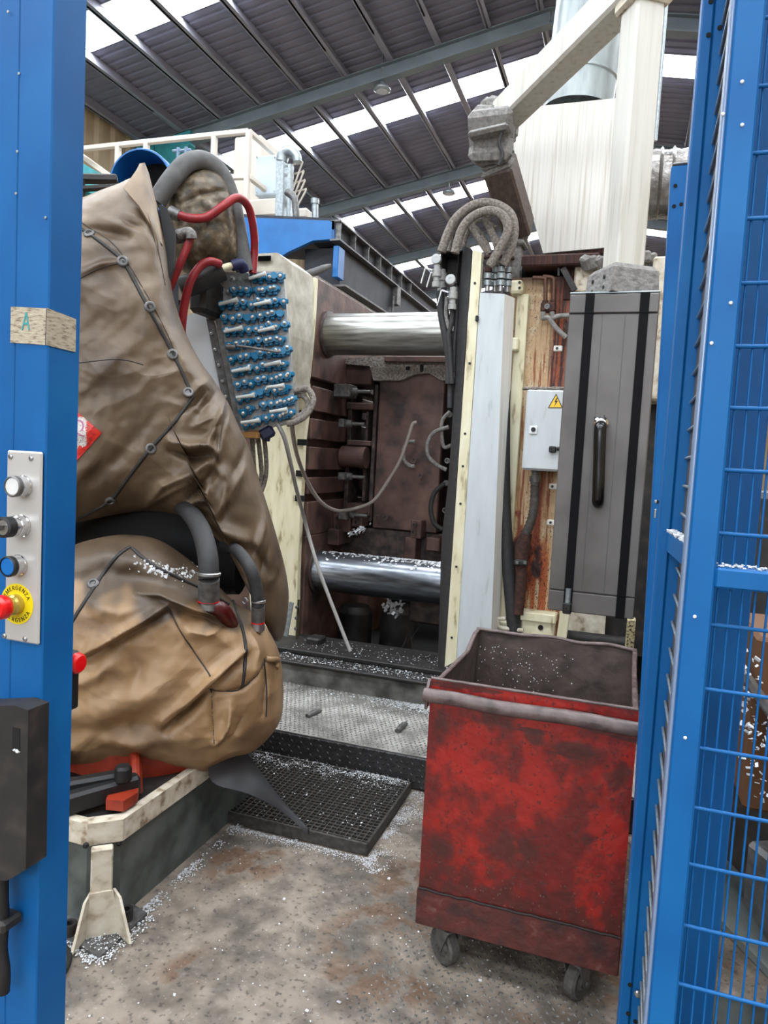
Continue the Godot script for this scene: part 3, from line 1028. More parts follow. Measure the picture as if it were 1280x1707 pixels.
	# die
	var di := thing("die", "rust-brown die block clamped in the press between the tie bars", "die", Vector3(-1.5, 1.0, -5.0))
	m = Mb.new()
	m.box(Vector3(-1.749, 1.0315, -4.95), Vector3(-1.2617, 2.2102, -4.95) + Vector3(0, 0, -0.7), 0.008)
	part(di, "block", m, M.brown_iron)
	m = Mb.new()
	m.prism([Vector3(-2.0679, 2.2468, -4.9), Vector3(-1.709, 2.2662, -4.9), Vector3(-1.2047, 2.2448, -4.9), Vector3(-1.1834, 2.1059, -4.9), Vector3(-1.2813, 2.1043, -4.9), Vector3(-1.3705, 2.1526, -4.9), Vector3(-1.4791, 2.1427, -4.9), Vector3(-1.5739, 2.0994, -4.9), Vector3(-1.7812, 2.096, -4.9), Vector3(-1.8143, 2.1976, -4.9), Vector3(-2.0661, 2.2123, -4.9)], Vector3(0, 0, -0.5))
	part(di, "dusty_ledge", m, M.dust_crust)
	m = Mb.new()
	m.box(Vector3(-1.6999, 2.2255, -4.88), Vector3(-1.2225, 2.2663, -4.88) + Vector3(0, 0, -0.2), 0.004)
	part(di, "top_bar", m, M.brown_iron)
	for q in [[Vector3(-1.5253, 2.1838, -4.899), 0.014, 0.012], [Vector3(-1.4244, 2.1849, -4.899), 0.012, 0.024]]:
		m = Mb.new()
		m.obox(q[0], Vector3(q[1] * 2.0, q[2] * 2.0, 0.02), Basis(), 0.004)
		part(di, "slot", m, M.void_dark)
	# left frame around the ejector space
	for q in [[Vector3(-2.0047, 2.0697, -4.93), Vector3(-1.8079, 2.2188, -4.93)], [Vector3(-1.9949, 1.8872, -4.93), Vector3(-1.783, 1.9364, -4.93)], [Vector3(-1.9715, 1.6255, -4.93), Vector3(-1.7863, 1.6643, -4.93)], [Vector3(-1.9536, 1.1141, -4.93), Vector3(-1.7697, 1.1985, -4.93)]]:
		m = Mb.new()
		m.box(q[0], q[1] + Vector3(0, 0, -0.4), 0.006)
		part(di, "frame_bar", m, M.brown_iron)
	for q in [[Vector3(-1.9698, 1.0594, -4.93), Vector3(-1.9811, 2.0701, -4.93)], [Vector3(-1.846, 1.2239, -4.93), Vector3(-1.826, 1.8792, -4.93)], [Vector3(-1.7629, 1.0759, -4.93), Vector3(-1.7906, 2.0736, -4.93)], [Vector3(-1.9579, 1.1049, -4.93), Vector3(-1.9882, 2.0266, -4.93)]]:
		m = Mb.new()
		m.box(q[0] + Vector3(0, 0, -0.03), q[1] + Vector3(0, 0, -0.25), 0.004)
		part(di, "pillar", m, M.dark_iron)
	m = Mb.new()
	m.lathe(Vector3(-1.9907, 1.5411, -4.93) + Vector3(0, 0, 0.03), Vector3.RIGHT, [Vector2(0, 0), Vector2(0.078, 0), Vector2(0.078, 0.19), Vector2(0, 0.19)], 24)
	part(di, "ejector_cylinder", m, M.brown_iron)
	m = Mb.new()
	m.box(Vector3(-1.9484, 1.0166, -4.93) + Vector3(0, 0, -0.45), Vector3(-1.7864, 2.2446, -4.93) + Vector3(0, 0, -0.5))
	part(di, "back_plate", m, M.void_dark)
	# clamps with bolts at the left
	for q in [[Vector3(-2.0016, 1.9563, -4.7), Vector3(-1.8798, 2.046, -4.7)], [Vector3(-1.954, 1.7445, -4.7), Vector3(-1.9118, 1.8045, -4.7)], [Vector3(-1.9198, 1.096, -4.7), Vector3(-1.8553, 1.1689, -4.7)], [Vector3(-1.9391, 1.3749, -4.7), Vector3(-1.8873, 1.4286, -4.7)]]:
		m = Mb.new()
		m.box(q[0] + Vector3(0, 0, -0.15), q[1], 0.006)
		part(di, "clamp", m, M.dull_steel)
		m = Mb.new()
		var c := Vector3(q[1].x, (q[0].y + q[1].y) * 0.5, q[1].z - 0.07)
		m.bolt(c, Vector3.RIGHT, 0.028, 0.035)
		m.rod(c, c + Vector3(0.13, 0, 0), 0.013)
		part(di, "bolt", m, M.dull_steel)
	# blocks at the foot
	for q in [[Vector3(-1.9999, 0.9944, -4.93), Vector3(-1.8688, 1.125, -4.93), 0.12], [Vector3(-1.8643, 1.0412, -4.93), Vector3(-1.7856, 1.149, -4.93), 0.1], [Vector3(-2.0435, 0.9054, -4.93), Vector3(-1.92, 1.0189, -4.93), 0.2], [Vector3(-1.459, 0.8181, -4.93), Vector3(-1.3756, 0.9992, -4.93), 0.1], [Vector3(-1.42, 0.9953, -4.93), Vector3(-1.3432, 1.1265, -4.93), 0.1], [Vector3(-1.2954, 0.9202, -4.93), Vector3(-1.2002, 1.0144, -4.93), 0.12]]:
		m = Mb.new()
		m.box(q[0] + Vector3(0, 0, q[2]), q[1] + Vector3(0, 0, -0.1), 0.006)
		part(di, "foot_block", m, M.brown_iron)
	for q in [[Vector3(-1.9622, 1.0957, -4.93), 0.125], [Vector3(-1.9589, 1.0335, -4.93), 0.125], [Vector3(-1.8215, 1.1198, -4.93), 0.105], [Vector3(-1.8191, 1.0759, -4.93), 0.105], [Vector3(-1.39, 1.0927, -4.93), 0.105], [Vector3(-1.3914, 1.0409, -4.93), 0.105], [Vector3(-1.6909, 1.1167, -4.93), 0.025], [Vector3(-1.6313, 1.1213, -4.93), 0.025], [Vector3(-1.3883, 1.4354, -4.93), 0.03], [Vector3(-1.4433, 1.5389, -4.93), 0.03]]:
		m = Mb.new()
		m.lathe(q[0] + Vector3(0, 0, q[1]), Vector3.BACK, [Vector2(0.02, 0), Vector2(0.02, 0.012), Vector2(0.011, 0.012), Vector2(0.011, 0.002), Vector2(0, 0.002)], 12)
		part(di, "screw_head", m, M.dark_iron)
	m = Mb.new()
	m.box(Vector3(-2.0323, 0.7563, -4.98), Vector3(-1.1913, 1.0237, -4.98) + Vector3(0, 0, -0.4))
	part(di, "base", m, M.dark_iron)
	m = Mb.new()
	for i in 50:
		var p: Vector3 = Vector3(-1.7932, 1.0204, -4.82) + Vector3(rng.randfn(0, 0.03), 0.0, rng.randf() * 0.05)
		p.y += (p.x - (-1.7932)) * 0.5 + rng.randfn(0, 0.012)
		m.obox(p, Vector3(0.016, 0.003, 0.01), Basis(Vector3(rng.randf(), rng.randf(), rng.randf()).normalized(), rng.randf() * 3.0))
	stuff(part(di, "flash_scrap", m, M.flake))
	# moving half, right
	var dm := thing("moving_die", "narrow visible edge of the moving die half behind the hanging hoses", "die", Vector3(-1.15, 1.0, -4.9))
	m = Mb.new()
	m.box(Vector3(-1.1752, 0.8707, -4.9), Vector3(-1.0548, 2.1974, -4.9) + Vector3(0, 0, -0.8), 0.006)
	part(dm, "block", m, M.dark_iron)
	for q in [[Vector3(-1.2013, 1.8689, -4.93)], [Vector3(-1.1988, 1.5517, -4.93)], [Vector3(-1.1978, 1.3961, -4.93)], [Vector3(-1.1947, 1.2061, -4.93)]]:
		m = Mb.new()
		m.lathe(q[0] + Vector3(0, 0, 0.035), Vector3.BACK, [Vector2(0.02, 0), Vector2(0.02, 0.015), Vector2(0.01, 0.015), Vector2(0.01, 0.0), Vector2(0, 0.0)], 12)
		part(dm, "screw_head", m, M.dull_steel)
	# back of the press opening
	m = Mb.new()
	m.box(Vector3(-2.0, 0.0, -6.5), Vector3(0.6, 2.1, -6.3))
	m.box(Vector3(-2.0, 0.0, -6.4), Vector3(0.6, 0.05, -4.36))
	solo("press_bed", m, M.void_dark, "bed and rear wall of the press opening below the lower tie bar, coloured near-black for the shade there", "machine bed")  # colour stands in for the shade of the press opening
	# grimy drums in the pit
	for q in [[Vector3(-1.8983, 0.1034, -5.1), 0.2], [Vector3(-1.592, 0.1218, -5.2), 0.24]]:
		m = Mb.new()
		m.lathe((q[0] as Vector3), Vector3.UP, [Vector2(0, 0.32), Vector2(0.1, 0.31), Vector2(0.13, 0.26), Vector2(0.13, 0.0), Vector2(0.14, 0.0), Vector2(0.14, -0.05), Vector2(0, -0.05)], 24)
		solo("pit_cylinder", m, M.black_worn, "grimy black cylinder in the dark pit under the lower tie bar, " + ("nearer the robot" if q[1] < 0.22 else "nearer the white guard"), "cylinder", "cylinders in the press pit")
	m = Mb.new()
	m.box(Vector3(-1.3766, 0.4219, -4.75), Vector3(-1.1074, 0.5804, -4.75) + Vector3(0, 0, -0.3), 0.01)
	solo("bar_bracket", m, M.dark_iron, "dark bracket under the right end of the lower tie bar", "bracket")
	m = Mb.new()
	for i in 40:
		var p: Vector3 = Vector3(-1.4764, 0.5292, -4.7) + Vector3(rng.randfn(0, 0.04), rng.randfn(0, 0.03), rng.randfn(0, 0.02))
		m.obox(p, Vector3(0.026, 0.004, 0.018), Basis(Vector3(rng.randf(), rng.randf(), rng.randf()).normalized(), rng.randf() * 3.0))
	stuff(solo("hanging_flash", m, M.flake, "shiny tangle of aluminium flash hanging under the lower tie bar", "metal flakes"))
	for q in [[[Vector3(-1.3783, 0.4149, -4.7), Vector3(-1.339, 0.3358, -4.7), Vector3(-1.306, 0.2141, -4.7)], 0.006, "thin black wire hanging straight in the pit under the bracket"], [[Vector3(-1.2747, 0.4112, -4.7), Vector3(-1.3139, 0.3476, -4.7), Vector3(-1.329, 0.3119, -4.7)], 0.006, "short thin wire hooked near the pit bracket"], [[Vector3(-1.3501, 0.3764, -4.7), Vector3(-1.3862, 0.2536, -4.7), Vector3(-1.4547, 0.1506, -4.7)], 0.008, "thin black hose lying slantwise in the dark pit"]]:
		m = Mb.new()
		m.tube(q[0], q[1], 6, 5)
		solo("pit_wire", m, M.rubber, q[2], "wire", "wires in the press pit")
	# sill in front of the press
	var sl := thing("press_sill", "long grimy steel sill along the foot of the press opening", "sill", Vector3(-1.4, 0.17, -4.0))
	m = Mb.new()
	m.box(Vector3(-2.6, 0.0, -3.87), Vector3(0.9, 0.285, -4.35), 0.01)
	part(sl, "body", m, M.plate)
	m = Mb.new()
	m.box(Vector3(-2.6, 0.285, -3.845), Vector3(0.9, 0.305, -4.1), 0.006)
	part(sl, "top_plate", m, M.black_worn)
	m = Mb.new()
	m.box(Vector3(-2.6, 0.305, -4.0), Vector3(0.9, 0.335, -4.38), 0.006)
	part(sl, "rear_plate", m, M.black_worn)
	m = Mb.new()
	m.box(Vector3(-1.8775, 0.2688, -4.15), Vector3(-1.7822, 0.3755, -4.15) + Vector3(0, 0, -0.12), 0.01)
	part(sl, "corner_block", m, M.black_worn)


# the rust-streaked side of the press
func rust_picture() -> Image:
	var w := 512
	var h := 1024
	var im := Image.create(w, h, false, Image.FORMAT_RGB8)
	var a := grey(w, h, 201, 0.03, 4, 1, 24)
	var b := grey(w, h, 202, 0.012, 5)
	var c := grey(w, h, 203, 0.1, 3)
	var e := grey(w, h, 204, 0.05, 3, 1, 8)
	var cream := Color(0.7, 0.59, 0.45)
	var tan := Color(0.52, 0.33, 0.19)
	var rust := Color(0.42, 0.15, 0.05)
	var deep := Color(0.15, 0.065, 0.045)
	var pale := Color(0.75, 0.7, 0.6)
	for y in h:
		var v := float(y) / h
		for x in w:
			var u := float(x) / w
			var i := y * w + x
			var s := a[i] / 255.0
			var t := b[i] / 255.0
			var f := e[i] / 255.0
			var k := cream.lerp(tan, ss(0.5, 0.68, s * 0.6 + f * 0.4) * 0.6)
			k = k.lerp(pale, 0.5 * ss(0.55, 0.75, t))
			k = k.lerp(Color(0.45, 0.2, 0.08), 0.75 * ss(0.6, 0.74, f) * ss(0.4, 0.6, s))
			# red-brown drip band, upper right
			var band := ss(0.36, 0.42, u + (s - 0.5) * 0.1) * ss(0.56, 0.34, v)
			k = k.lerp(rust, clampf(band * (0.6 + 0.6 * s), 0.0, 1.0))
			k = k.lerp(Color(0.62, 0.33, 0.14), band * ss(0.55, 0.7, s) * 0.5)
			k = k.lerp(deep, band * ss(0.45, 0.62, f) * 0.85)
			# a narrow run beneath the small box, spreading into orange drips
			var run := ss(0.06, 0.015, absf(u - 0.4 + 0.06 * (v - 0.6) + (s - 0.5) * 0.04)) * ss(0.5, 0.56, v) * ss(0.9, 0.7, v)
			k = k.lerp(rust, run * 0.85)
			var drips := ss(0.26, 0.34, u) * ss(0.6, 0.5, u) * ss(0.68, 0.78, v) * ss(1.0, 0.9, v)
			k = k.lerp(Color(0.6, 0.28, 0.1), drips * ss(0.38, 0.58, s) * 0.9)
			k = k.lerp(deep, drips * ss(0.66, 0.74, c[i] / 255.0) * 0.8)
			# paint eaten away where the hose comes down, and at the left edge
			for g in [[0.27, 0.755, 0.14, 0.06], [0.05, 0.775, 0.035, 0.05], [0.12, 0.8, 0.04, 0.03], [0.4, 0.78, 0.05, 0.05]]:
				var dd := Vector2((u - g[0]) / g[2], (v - g[1]) / g[3]).length() + (t - 0.5) * 2.4
				k = k.lerp(rust, ss(1.45, 0.9, dd) * 0.85)
				k = k.lerp(deep, ss(1.05, 0.6, dd) * 0.95)
			# speckles
			k = k.lerp(deep, 0.7 * ss(0.7, 0.78, c[i] / 255.0) * ss(0.4, 0.6, t))
			k = k.lerp(Color(0.2, 0.12, 0.08), 0.6 * ss(0.035, 0.0, v))
			im.set_pixel(x, y, k)
	return im


func warning_picture() -> Image:
	var w := 128
	var im := Image.create(w, w, false, Image.FORMAT_RGB8)
	im.fill(Color(0.93, 0.74, 0.03))
	var bolt := PackedVector2Array([Vector2(70, 38), Vector2(52, 76), Vector2(64, 76), Vector2(52, 116), Vector2(82, 66), Vector2(68, 66), Vector2(80, 40)])
	var tri0 := PackedVector2Array([Vector2(64, 10), Vector2(122, 124), Vector2(6, 124)])
	for y in w:
		for x in w:
			var p := Vector2(x, y)
			if Geometry2D.is_point_in_polygon(p, bolt):
				im.set_pixel(x, y, Color(0.03, 0.03, 0.03))
			var edge := 99.0
			for i in 3:
				edge = minf(edge, p.distance_to(Geometry2D.get_closest_point_to_segment(p, tri0[i], tri0[(i + 1) % 3])))
			if edge < 4.5 or not Geometry2D.is_point_in_polygon(p, tri0):
				im.set_pixel(x, y, Color(0.05, 0.05, 0.05))
	return im


func press_right() -> void:
	var m := Mb.new()
	# rusty side panel
	var rp := thing("rusty_panel", "tall tan press panel streaked with rust behind the grey cabinet", "machine panel", Vector3(-0.3, 0.6, -4.0))
	var bl: Vector3 = Vector3(-0.6886, 0.5692, -4)
	var tr := Vector3(-0.1, 2.5611, -4.0)
	m = Mb.new()
	m.face(Vector3(bl.x, bl.y, -4.0), Vector3(tr.x, bl.y, -4.0), tr, Vector3(bl.x, tr.y, -4.0))
	m.poly([Vector3(bl.x, bl.y, -4.0), Vector3(bl.x, tr.y, -4.0), Vector3(bl.x, tr.y, -4.1), Vector3(bl.x, bl.y, -4.1)], Vector3.LEFT)
	m.poly([Vector3(bl.x, tr.y, -4.0), tr, tr + Vector3(0, 0, -0.1), Vector3(bl.x, tr.y, -4.1)], Vector3.UP)
	m.poly([Vector3(bl.x, bl.y, -4.1), Vector3(tr.x, bl.y, -4.1), Vector3(tr.x, tr.y, -4.1), Vector3(bl.x, tr.y, -4.1)], Vector3.FORWARD)
	var rm := painted(rust_picture(), 0.6)
	rm.normal_enabled = true
	rm.normal_texture = bump_tex(205, 0.05, 2.0)
	part(rp, "panel", m, rm)
	m = Mb.new()
	m.box(Vector3(-0.1, 2.07, -4.0), Vector3(0.0, tr.y, -4.1))
	part(rp, "rear_panel", m, M.white_paint)
	m = Mb.new()
	m.box(Vector3(-0.1, bl.y, -4.02), Vector3(0.5, 2.07, -4.1))
	part(rp, "rear_panel", m, M.black_worn)
	m = Mb.new()
	m.box(Vector3(-0.402, 2.436, -3.99), Vector3(-0.3356, 2.6337, -3.99) + Vector3(0, 0, -0.08), 0.004)
	part(rp, "upper_panel", m, M.rust_band)
	m = Mb.new()
	m.box(Vector3(-0.6268, 1.9866, -3.97), Vector3(-0.6279, 2.4357, -3.97), 0.004)
	part(rp, "cover_strip", m, M.cream)
	m = Mb.new()
	m.box(Vector3(-0.6223, 2.5946, -3.9), Vector3(-0.2243, 2.6536, -3.9) + Vector3(0, 0, -0.2), 0.008)
	part(rp, "top_beam", m, M.rust_band)
	m = Mb.new()
	m.box(Vector3(-0.674, 2.5473, -4.1), Vector3(-0.3431, 2.6826, -4.1) + Vector3(0, 0, -0.6))
	part(rp, "dark_recess", m, M.void_dark)
	m = Mb.new()
	m.bar(Vector3(-0.4075, 2.5863, -3.93), Vector3(-0.3383, 2.4708, -3.93), 0.03, 0.012, Vector3.RIGHT)
	m.bar(Vector3(-0.4301, 2.5896, -3.94), Vector3(-0.4273, 2.5494, -3.94), 0.01, 0.012, Vector3.RIGHT)
	part(rp, "stay", m, M.black_worn)
	# foot of the panel: tan bracket beams
	m = Mb.new()
	m.box(Vector3(-0.4981, 0.6189, -3.92), Vector3(-0.3163, 0.7282, -3.92) + Vector3(0, 0, -0.15), 0.01)
	m.box(Vector3(-0.5014, 0.7091, -3.9), Vector3(-0.3103, 0.759, -3.9) + Vector3(0, 0, -0.15), 0.006)
	part(rp, "foot_bracket", m, M.cream)
	m = Mb.new()
	m.lathe(Vector3(-0.389, 0.68, -3.918), Vector3.BACK, [Vector2(0.014, -0.01), Vector2(0.014, 0.004), Vector2(0, 0.004)], 14)
	part(rp, "bracket_hole", m, M.void_dark)
	m = Mb.new()
	m.bar(Vector3(-0.2669, 0.6664, -3.8), Vector3(-0.2546, 0.8355, -3.8), 0.05, 0.03, Vector3.RIGHT, 0.005)
	part(rp, "foot_post", m, M.cream)
	m = Mb.new()
	m.tube([Vector3(-0.6484, 0.7048, -3.88), Vector3(-0.5734, 0.714, -3.88)], 0.012, 8, 1)
	m.tube([Vector3(-0.6187, 0.7051, -3.88), Vector3(-0.6063, 0.6668, -3.88), Vector3(-0.56, 0.6594, -3.88), Vector3(-0.4759, 0.6603, -3.88)], 0.012, 8, 4)
	part(rp, "thin_pipe", m, M.white_dirty)
	m = Mb.new()
	m.box(Vector3(-0.6679, 0.6079, -3.93), Vector3(-0.5566, 0.6862, -3.93) + Vector3(0, 0, -0.1), 0.008)
	part(rp, "side_bracket", m, M.cream)
	# cream end of the press at the far right
	m = Mb.new()
	m.box(Vector3(0.0345, 1.9, -3.8), Vector3(0.5, 2.5954, -4.3), 0.01)
	m.box(Vector3(-0.3483, 2.4633, -3.95), Vector3(0.0094, 2.6288, -3.95) + Vector3(0, 0, -0.045), 0.01)
	solo("press_end", m, M.white_dirty, "cream press casing showing between the white column and the blue posts", "machine casing")
	m = Mb.new()
	for i in 12:
		m.obox(Vector3(-0.2857, 2.6017, -3.9).lerp(Vector3(0.0259, 2.6204, -3.9), i / 11.0) + Vector3(0, 0.0, rng.randf() * -0.05), Vector3(0.05, 0.05 + rng.randf() * 0.03, 0.06), Basis(Vector3(1, rng.randf(), 1).normalized(), rng.randf()), 0.01)
	solo("crust_row", m, M.crust_grey, "ragged grey crust of splatter on top of the cream press casing", "crust")
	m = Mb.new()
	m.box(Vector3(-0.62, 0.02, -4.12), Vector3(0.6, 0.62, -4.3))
	solo("base_shadow_plate", m, M.void_dark, "base plate of the press below the rusty panel, coloured near-black for the shadow there", "machine base")  # black plate stands for the shadow at the foot of the press
	# pipes under the cabinet
	for q in [[[Vector3(-0.2486, 0.6607, -3.88), Vector3(0.0884, 0.6642, -3.88)], 0.032, "thick black pipe running level under the grey cabinet"], [[Vector3(-0.2332, 0.6174, -3.88), Vector3(-0.1904, 0.6233, -3.88), Vector3(-0.1202, 0.6232, -3.88), Vector3(-0.0824, 0.6443, -3.88), Vector3(-0.0558, 0.6096, -3.88)], 0.018, "thin black hose with an elbow under the thick black pipe"]]:
		m = Mb.new()
		m.tube(q[0], q[1], 12, 4)
		solo("black_pipe", m, M.black_worn, q[2], "pipe")
	m = Mb.new()
	m.box(Vector3(0.0448, 0, -3.6), Vector3(0.0842, 0.842, -3.6) + Vector3(0, 0, -0.08), 0.006)
	solo("spattered_post", m, worn([Color(0.1, 0.09, 0.07), Color(0.72, 0.68, 0.52), Color(0.8, 0.76, 0.6)], 61, 0.03, 0.25, 0.6, 0.0, [0.25, 0.42, 1.0]), "short cream post spattered black beside the blue gate post", "post")
	m = Mb.new()
	m.box(Vector3(-0.2468, 0.6454, -3.95), Vector3(-0.0589, 0.7865, -3.95) + Vector3(0, 0, -0.1))
	solo("tan_plate", m, M.white_dirty, "tan plate behind the black pipe under the grey cabinet", "plate")

	# electrical box
	var eb := thing("electrical_box", "white electrical box with yellow lightning warning triangle on the rusty panel", "electrical box", Vector3(-0.4577, 1.7426, -3.85))
	m = Mb.new()
	m.box(Vector3(-0.5271, 1.525, -3.76), Vector3(-0.3418, 1.9441, -3.76) + Vector3(0, 0, -0.22), 0.012)
	part(eb, "body", m, M.guard_white)
	m = Mb.new()
	m.box(Vector3(-0.5224, 1.5314, -3.745), Vector3(-0.3398, 1.9336, -3.745) + Vector3(0, 0, -0.012), 0.006)
	part(eb, "door", m, M.guard_white)
	m = Mb.new()
	var ta: Vector3 = Vector3(-0.4133, 1.8443, -3.742)
	var tb: Vector3 = Vector3(-0.3393, 1.8464, -3.742)
	var tc: Vector3 = Vector3(-0.3767, 1.9175, -3.742)
	m.poly([ta, tb, tc], Vector3.BACK, [Vector2(0.02, 0.98), Vector2(0.98, 0.98), Vector2(0.5, 0.04)])
	part(eb, "warning_triangle", m, painted(warning_picture(), 0.4), "yellow triangle with a black lightning bolt")
	m = Mb.new()
	m.obox(Vector3(-0.4775, 1.7299, -3.742), Vector3(0.042, 0.045, 0.012), Basis(), 0.006)
	part(eb, "lock_plate", m, plain(Color(0.85, 0.87, 0.88), 0.4))
	m = Mb.new()
	m.lathe(Vector3(-0.477, 1.7326, -3.736), Vector3.BACK, [Vector2(0.012, 0), Vector2(0.012, 0.004), Vector2(0, 0.004)], 14)
	part(eb, "lock", m, M.black)
	m = Mb.new()
	m.obox(Vector3(-0.3742, 1.6368, -3.735), Vector3(0.035, 0.032, 0.03), Basis(), 0.005)
	m.bolt(Vector3(-0.3537, 1.6408, -3.735), Vector3.RIGHT, 0.01, 0.03, 8)
	part(eb, "latch", m, M.black)
	m = Mb.new()
	for i in 14:
		m.obox(Vector3(-0.5413, 1.9411, -3.77).lerp(Vector3(-0.3545, 1.9449, -3.77), i / 13.0) + Vector3(0, 0.002, rng.randf() * -0.01), Vector3(0.02, 0.01 + rng.randf() * 0.008, 0.03), Basis(Vector3.UP, rng.randf()), 0.004)
	part(eb, "dust_cap", m, M.dust_crust)
	# hose from the box to the eaten-away pipe
	var eh := thing("conduit_hose", "grey corrugated conduit dropping from the electrical box into a rusted pipe", "conduit", Vector3(-0.4527, 0.7362, -3.86))
	m = Mb.new()
	m.lathe(Vector3(-0.4657, 1.5254, -3.86), Vector3.DOWN, [Vector2(0.02, 0), Vector2(0.02, 0.03), Vector2(0.03, 0.03), Vector2(0.03, 0.06), Vector2(0.024, 0.06), Vector2(0.024, 0.075)], 14)
	part(eh, "gland", m, M.dull_steel)
	m = Mb.new()
	var cp := Mb.smooth([Vector3(-0.4647, 1.4653, -3.86), Vector3(-0.4609, 1.3638, -3.86), Vector3(-0.4675, 1.2772, -3.86), Vector3(-0.4928, 1.1854, -3.86)], 9)
	var rr := []
	for i in cp.size():
		rr.append(0.026 if i % 2 else 0.022)
	m.tube(cp, rr, 12, 1)
	part(eh, "corrugated_hose", m, worn([Color(0.16, 0.14, 0.13), Color(0.3, 0.28, 0.26)], 72, 0.02, 0.3, 0.7))
	m = Mb.new()
	m.tube([Vector3(-0.4914, 1.1911, -3.87), Vector3(-0.506, 1.1253, -3.87), Vector3(-0.5112, 1.06, -3.87), Vector3(-0.5042, 0.9567, -3.87), Vector3(-0.5061, 0.7473, -3.87)], [0.03, 0.04, 0.036, 0.03, 0.026], 12, 4)
	part(eh, "rusted_pipe", m, M.rust_pipe)
	m = Mb.new()
	m.obox(Vector3(-0.5082, 1.0315, -3.84), Vector3(0.075, 0.035, 0.04), Basis(), 0.01)
	part(eh, "clamp", m, M.black_worn)
	for q in [Vector3(-0.5238, 1.0329, -3.816), Vector3(-0.4831, 1.0369, -3.816)]:
		m = Mb.new()
		m.bolt(q, Vector3.BACK, 0.01, 0.006)
		part(eh, "clamp_screw", m, M.dull_steel)
	# long flat hose hanging beside the white guard
	m = Mb.new()
	m.tube([Vector3(-0.6506, 1.9719, -3.9), Vector3(-0.6479, 1.7863, -3.9), Vector3(-0.6373, 1.5287, -3.9), Vector3(-0.6169, 1.2697, -3.9), Vector3(-0.5779, 0.9778, -3.9), Vector3(-0.5209, 0.6137, -3.9)], [0.014, 0.024, 0.03, 0.033, 0.036, 0.038], 12, 5)
	solo("flat_strap", m, M.rubber, "long dark grey strap hanging down between the white guard and the rusty panel", "strap")
	# little clips
	for q in [[Vector3(-0.4029, 2.1711, -3.93), "small white cable clip on the rust streak above the electrical box"], [Vector3(-0.374, 1.4448, -3.9), "small white cable clip just below the electrical box"], [Vector3(-0.37, 1.2535, -3.9), "lowest small white cable clip, half way down the rusty panel"]]:
		var t := thing("cable_clip", q[1], "clip", q[0], "cable clips on the rusty panel")
		m = Mb.new()
		m.obox(q[0], Vector3(0.045, 0.03, 0.012), Basis(), 0.004)
		part(t, "plate", m, plain(Color(0.8, 0.79, 0.76), 0.5))
		m = Mb.new()
		m.bolt((q[0] as Vector3) + Vector3(-0.004, 0, 0.006), Vector3.BACK, 0.008, 0.004)
		part(t, "screw", m, M.black)
	# copper pipes with a valve block
	var cu := thing("pipe_block", "rusty twin pipe block with two bent copper pipes above the electrical box", "pipe fitting", Vector3(-0.4702, 2.3804, -3.9))
	m = Mb.new()
	m.box(Vector3(-0.506, 2.3592, -3.9), Vector3(-0.429, 2.4074, -3.9) + Vector3(0, 0, -0.06), 0.006)
	part(cu, "block", m, M.rust_pipe)
	m = Mb.new()
	m.lathe(Vector3(-0.4704, 2.3834, -3.9), Vector3.BACK, [Vector2(0.014, 0), Vector2(0.014, 0.008), Vector2(0.008, 0.008), Vector2(0.008, 0.002), Vector2(0, 0.002)], 12)
	part(cu, "screw", m, M.dull_steel)
	for q in [[Vector3(-0.4844, 2.419, -3.92), Vector3(-0.491, 2.5152, -3.92), Vector3(-0.4985, 2.534, -3.92), Vector3(-0.5582, 2.5388, -3.92)], [Vector3(-0.444, 2.4183, -3.92), Vector3(-0.4476, 2.5141, -3.92), Vector3(-0.4584, 2.536, -3.92), Vector3(-0.5054, 2.5435, -3.92)]]:
		m = Mb.new()
		m.tube(q, 0.011, 8, 5)
		part(cu, "copper_pipe", m, plain(Color(0.32, 0.2, 0.14), 0.55, 0.2))
		m = Mb.new()
		m.bolt(q[0], Vector3.DOWN, 0.018, 0.03)
		part(cu, "nut", m, M.rust_pipe)
	for q in [[Vector3(-0.4871, 2.3558, -3.9), Vector3(-0.4881, 2.3248, -3.9), Vector3(-0.4571, 2.3245, -3.9), Vector3(-0.423, 2.2778, -3.9), Vector3(-0.3609, 2.222, -3.9)], [Vector3(-0.4438, 2.3553, -3.9), Vector3(-0.4355, 2.3243, -3.9), Vector3(-0.4115, 2.3333, -3.9), Vector3(-0.3507, 2.3357, -3.9)]]:
		m = Mb.new()
		m.tube(q, 0.013, 8, 5)
		part(cu, "hose_tail", m, M.crust_grey)

	# white sliding guard
	var sg := thing("sliding_guard", "tall white sliding guard post with cream strip in front of the press", "guard", Vector3(-0.7504, 0.4795, -3.8))
	m = Mb.new()
	m.prism([Vector3(-0.8065, 2.4341, -3.78), Vector3(-0.6771, 2.4252, -3.78), Vector3(-0.6723, 2.2111, -3.78), Vector3(-0.6298, 0.5999, -3.78), Vector3(-0.8123, 0.4757, -3.78)], Vector3(0, 0, -0.1))
	part(sg, "front_panel", m, M.guard_white)
	m = Mb.new()
	m.prism([Vector3(-0.6771, 2.4252, -3.78), Vector3(-0.6428, 2.43, -3.9), Vector3(-0.6103, 0.575, -3.9), Vector3(-0.6298, 0.5999, -3.78)], Vector3(-0.03, 0, -0.02))
	part(sg, "side_panel", m, M.white_paint)
	m = Mb.new()
	m.prism([Vector3(-0.8578, 2.6553, -3.775), Vector3(-0.8094, 2.6412, -3.775), Vector3(-0.8108, 0.4706, -3.775), Vector3(-0.8718, 0.4284, -3.775)], Vector3(0, 0, -0.05))
	part(sg, "cream_strip", m, M.cream)
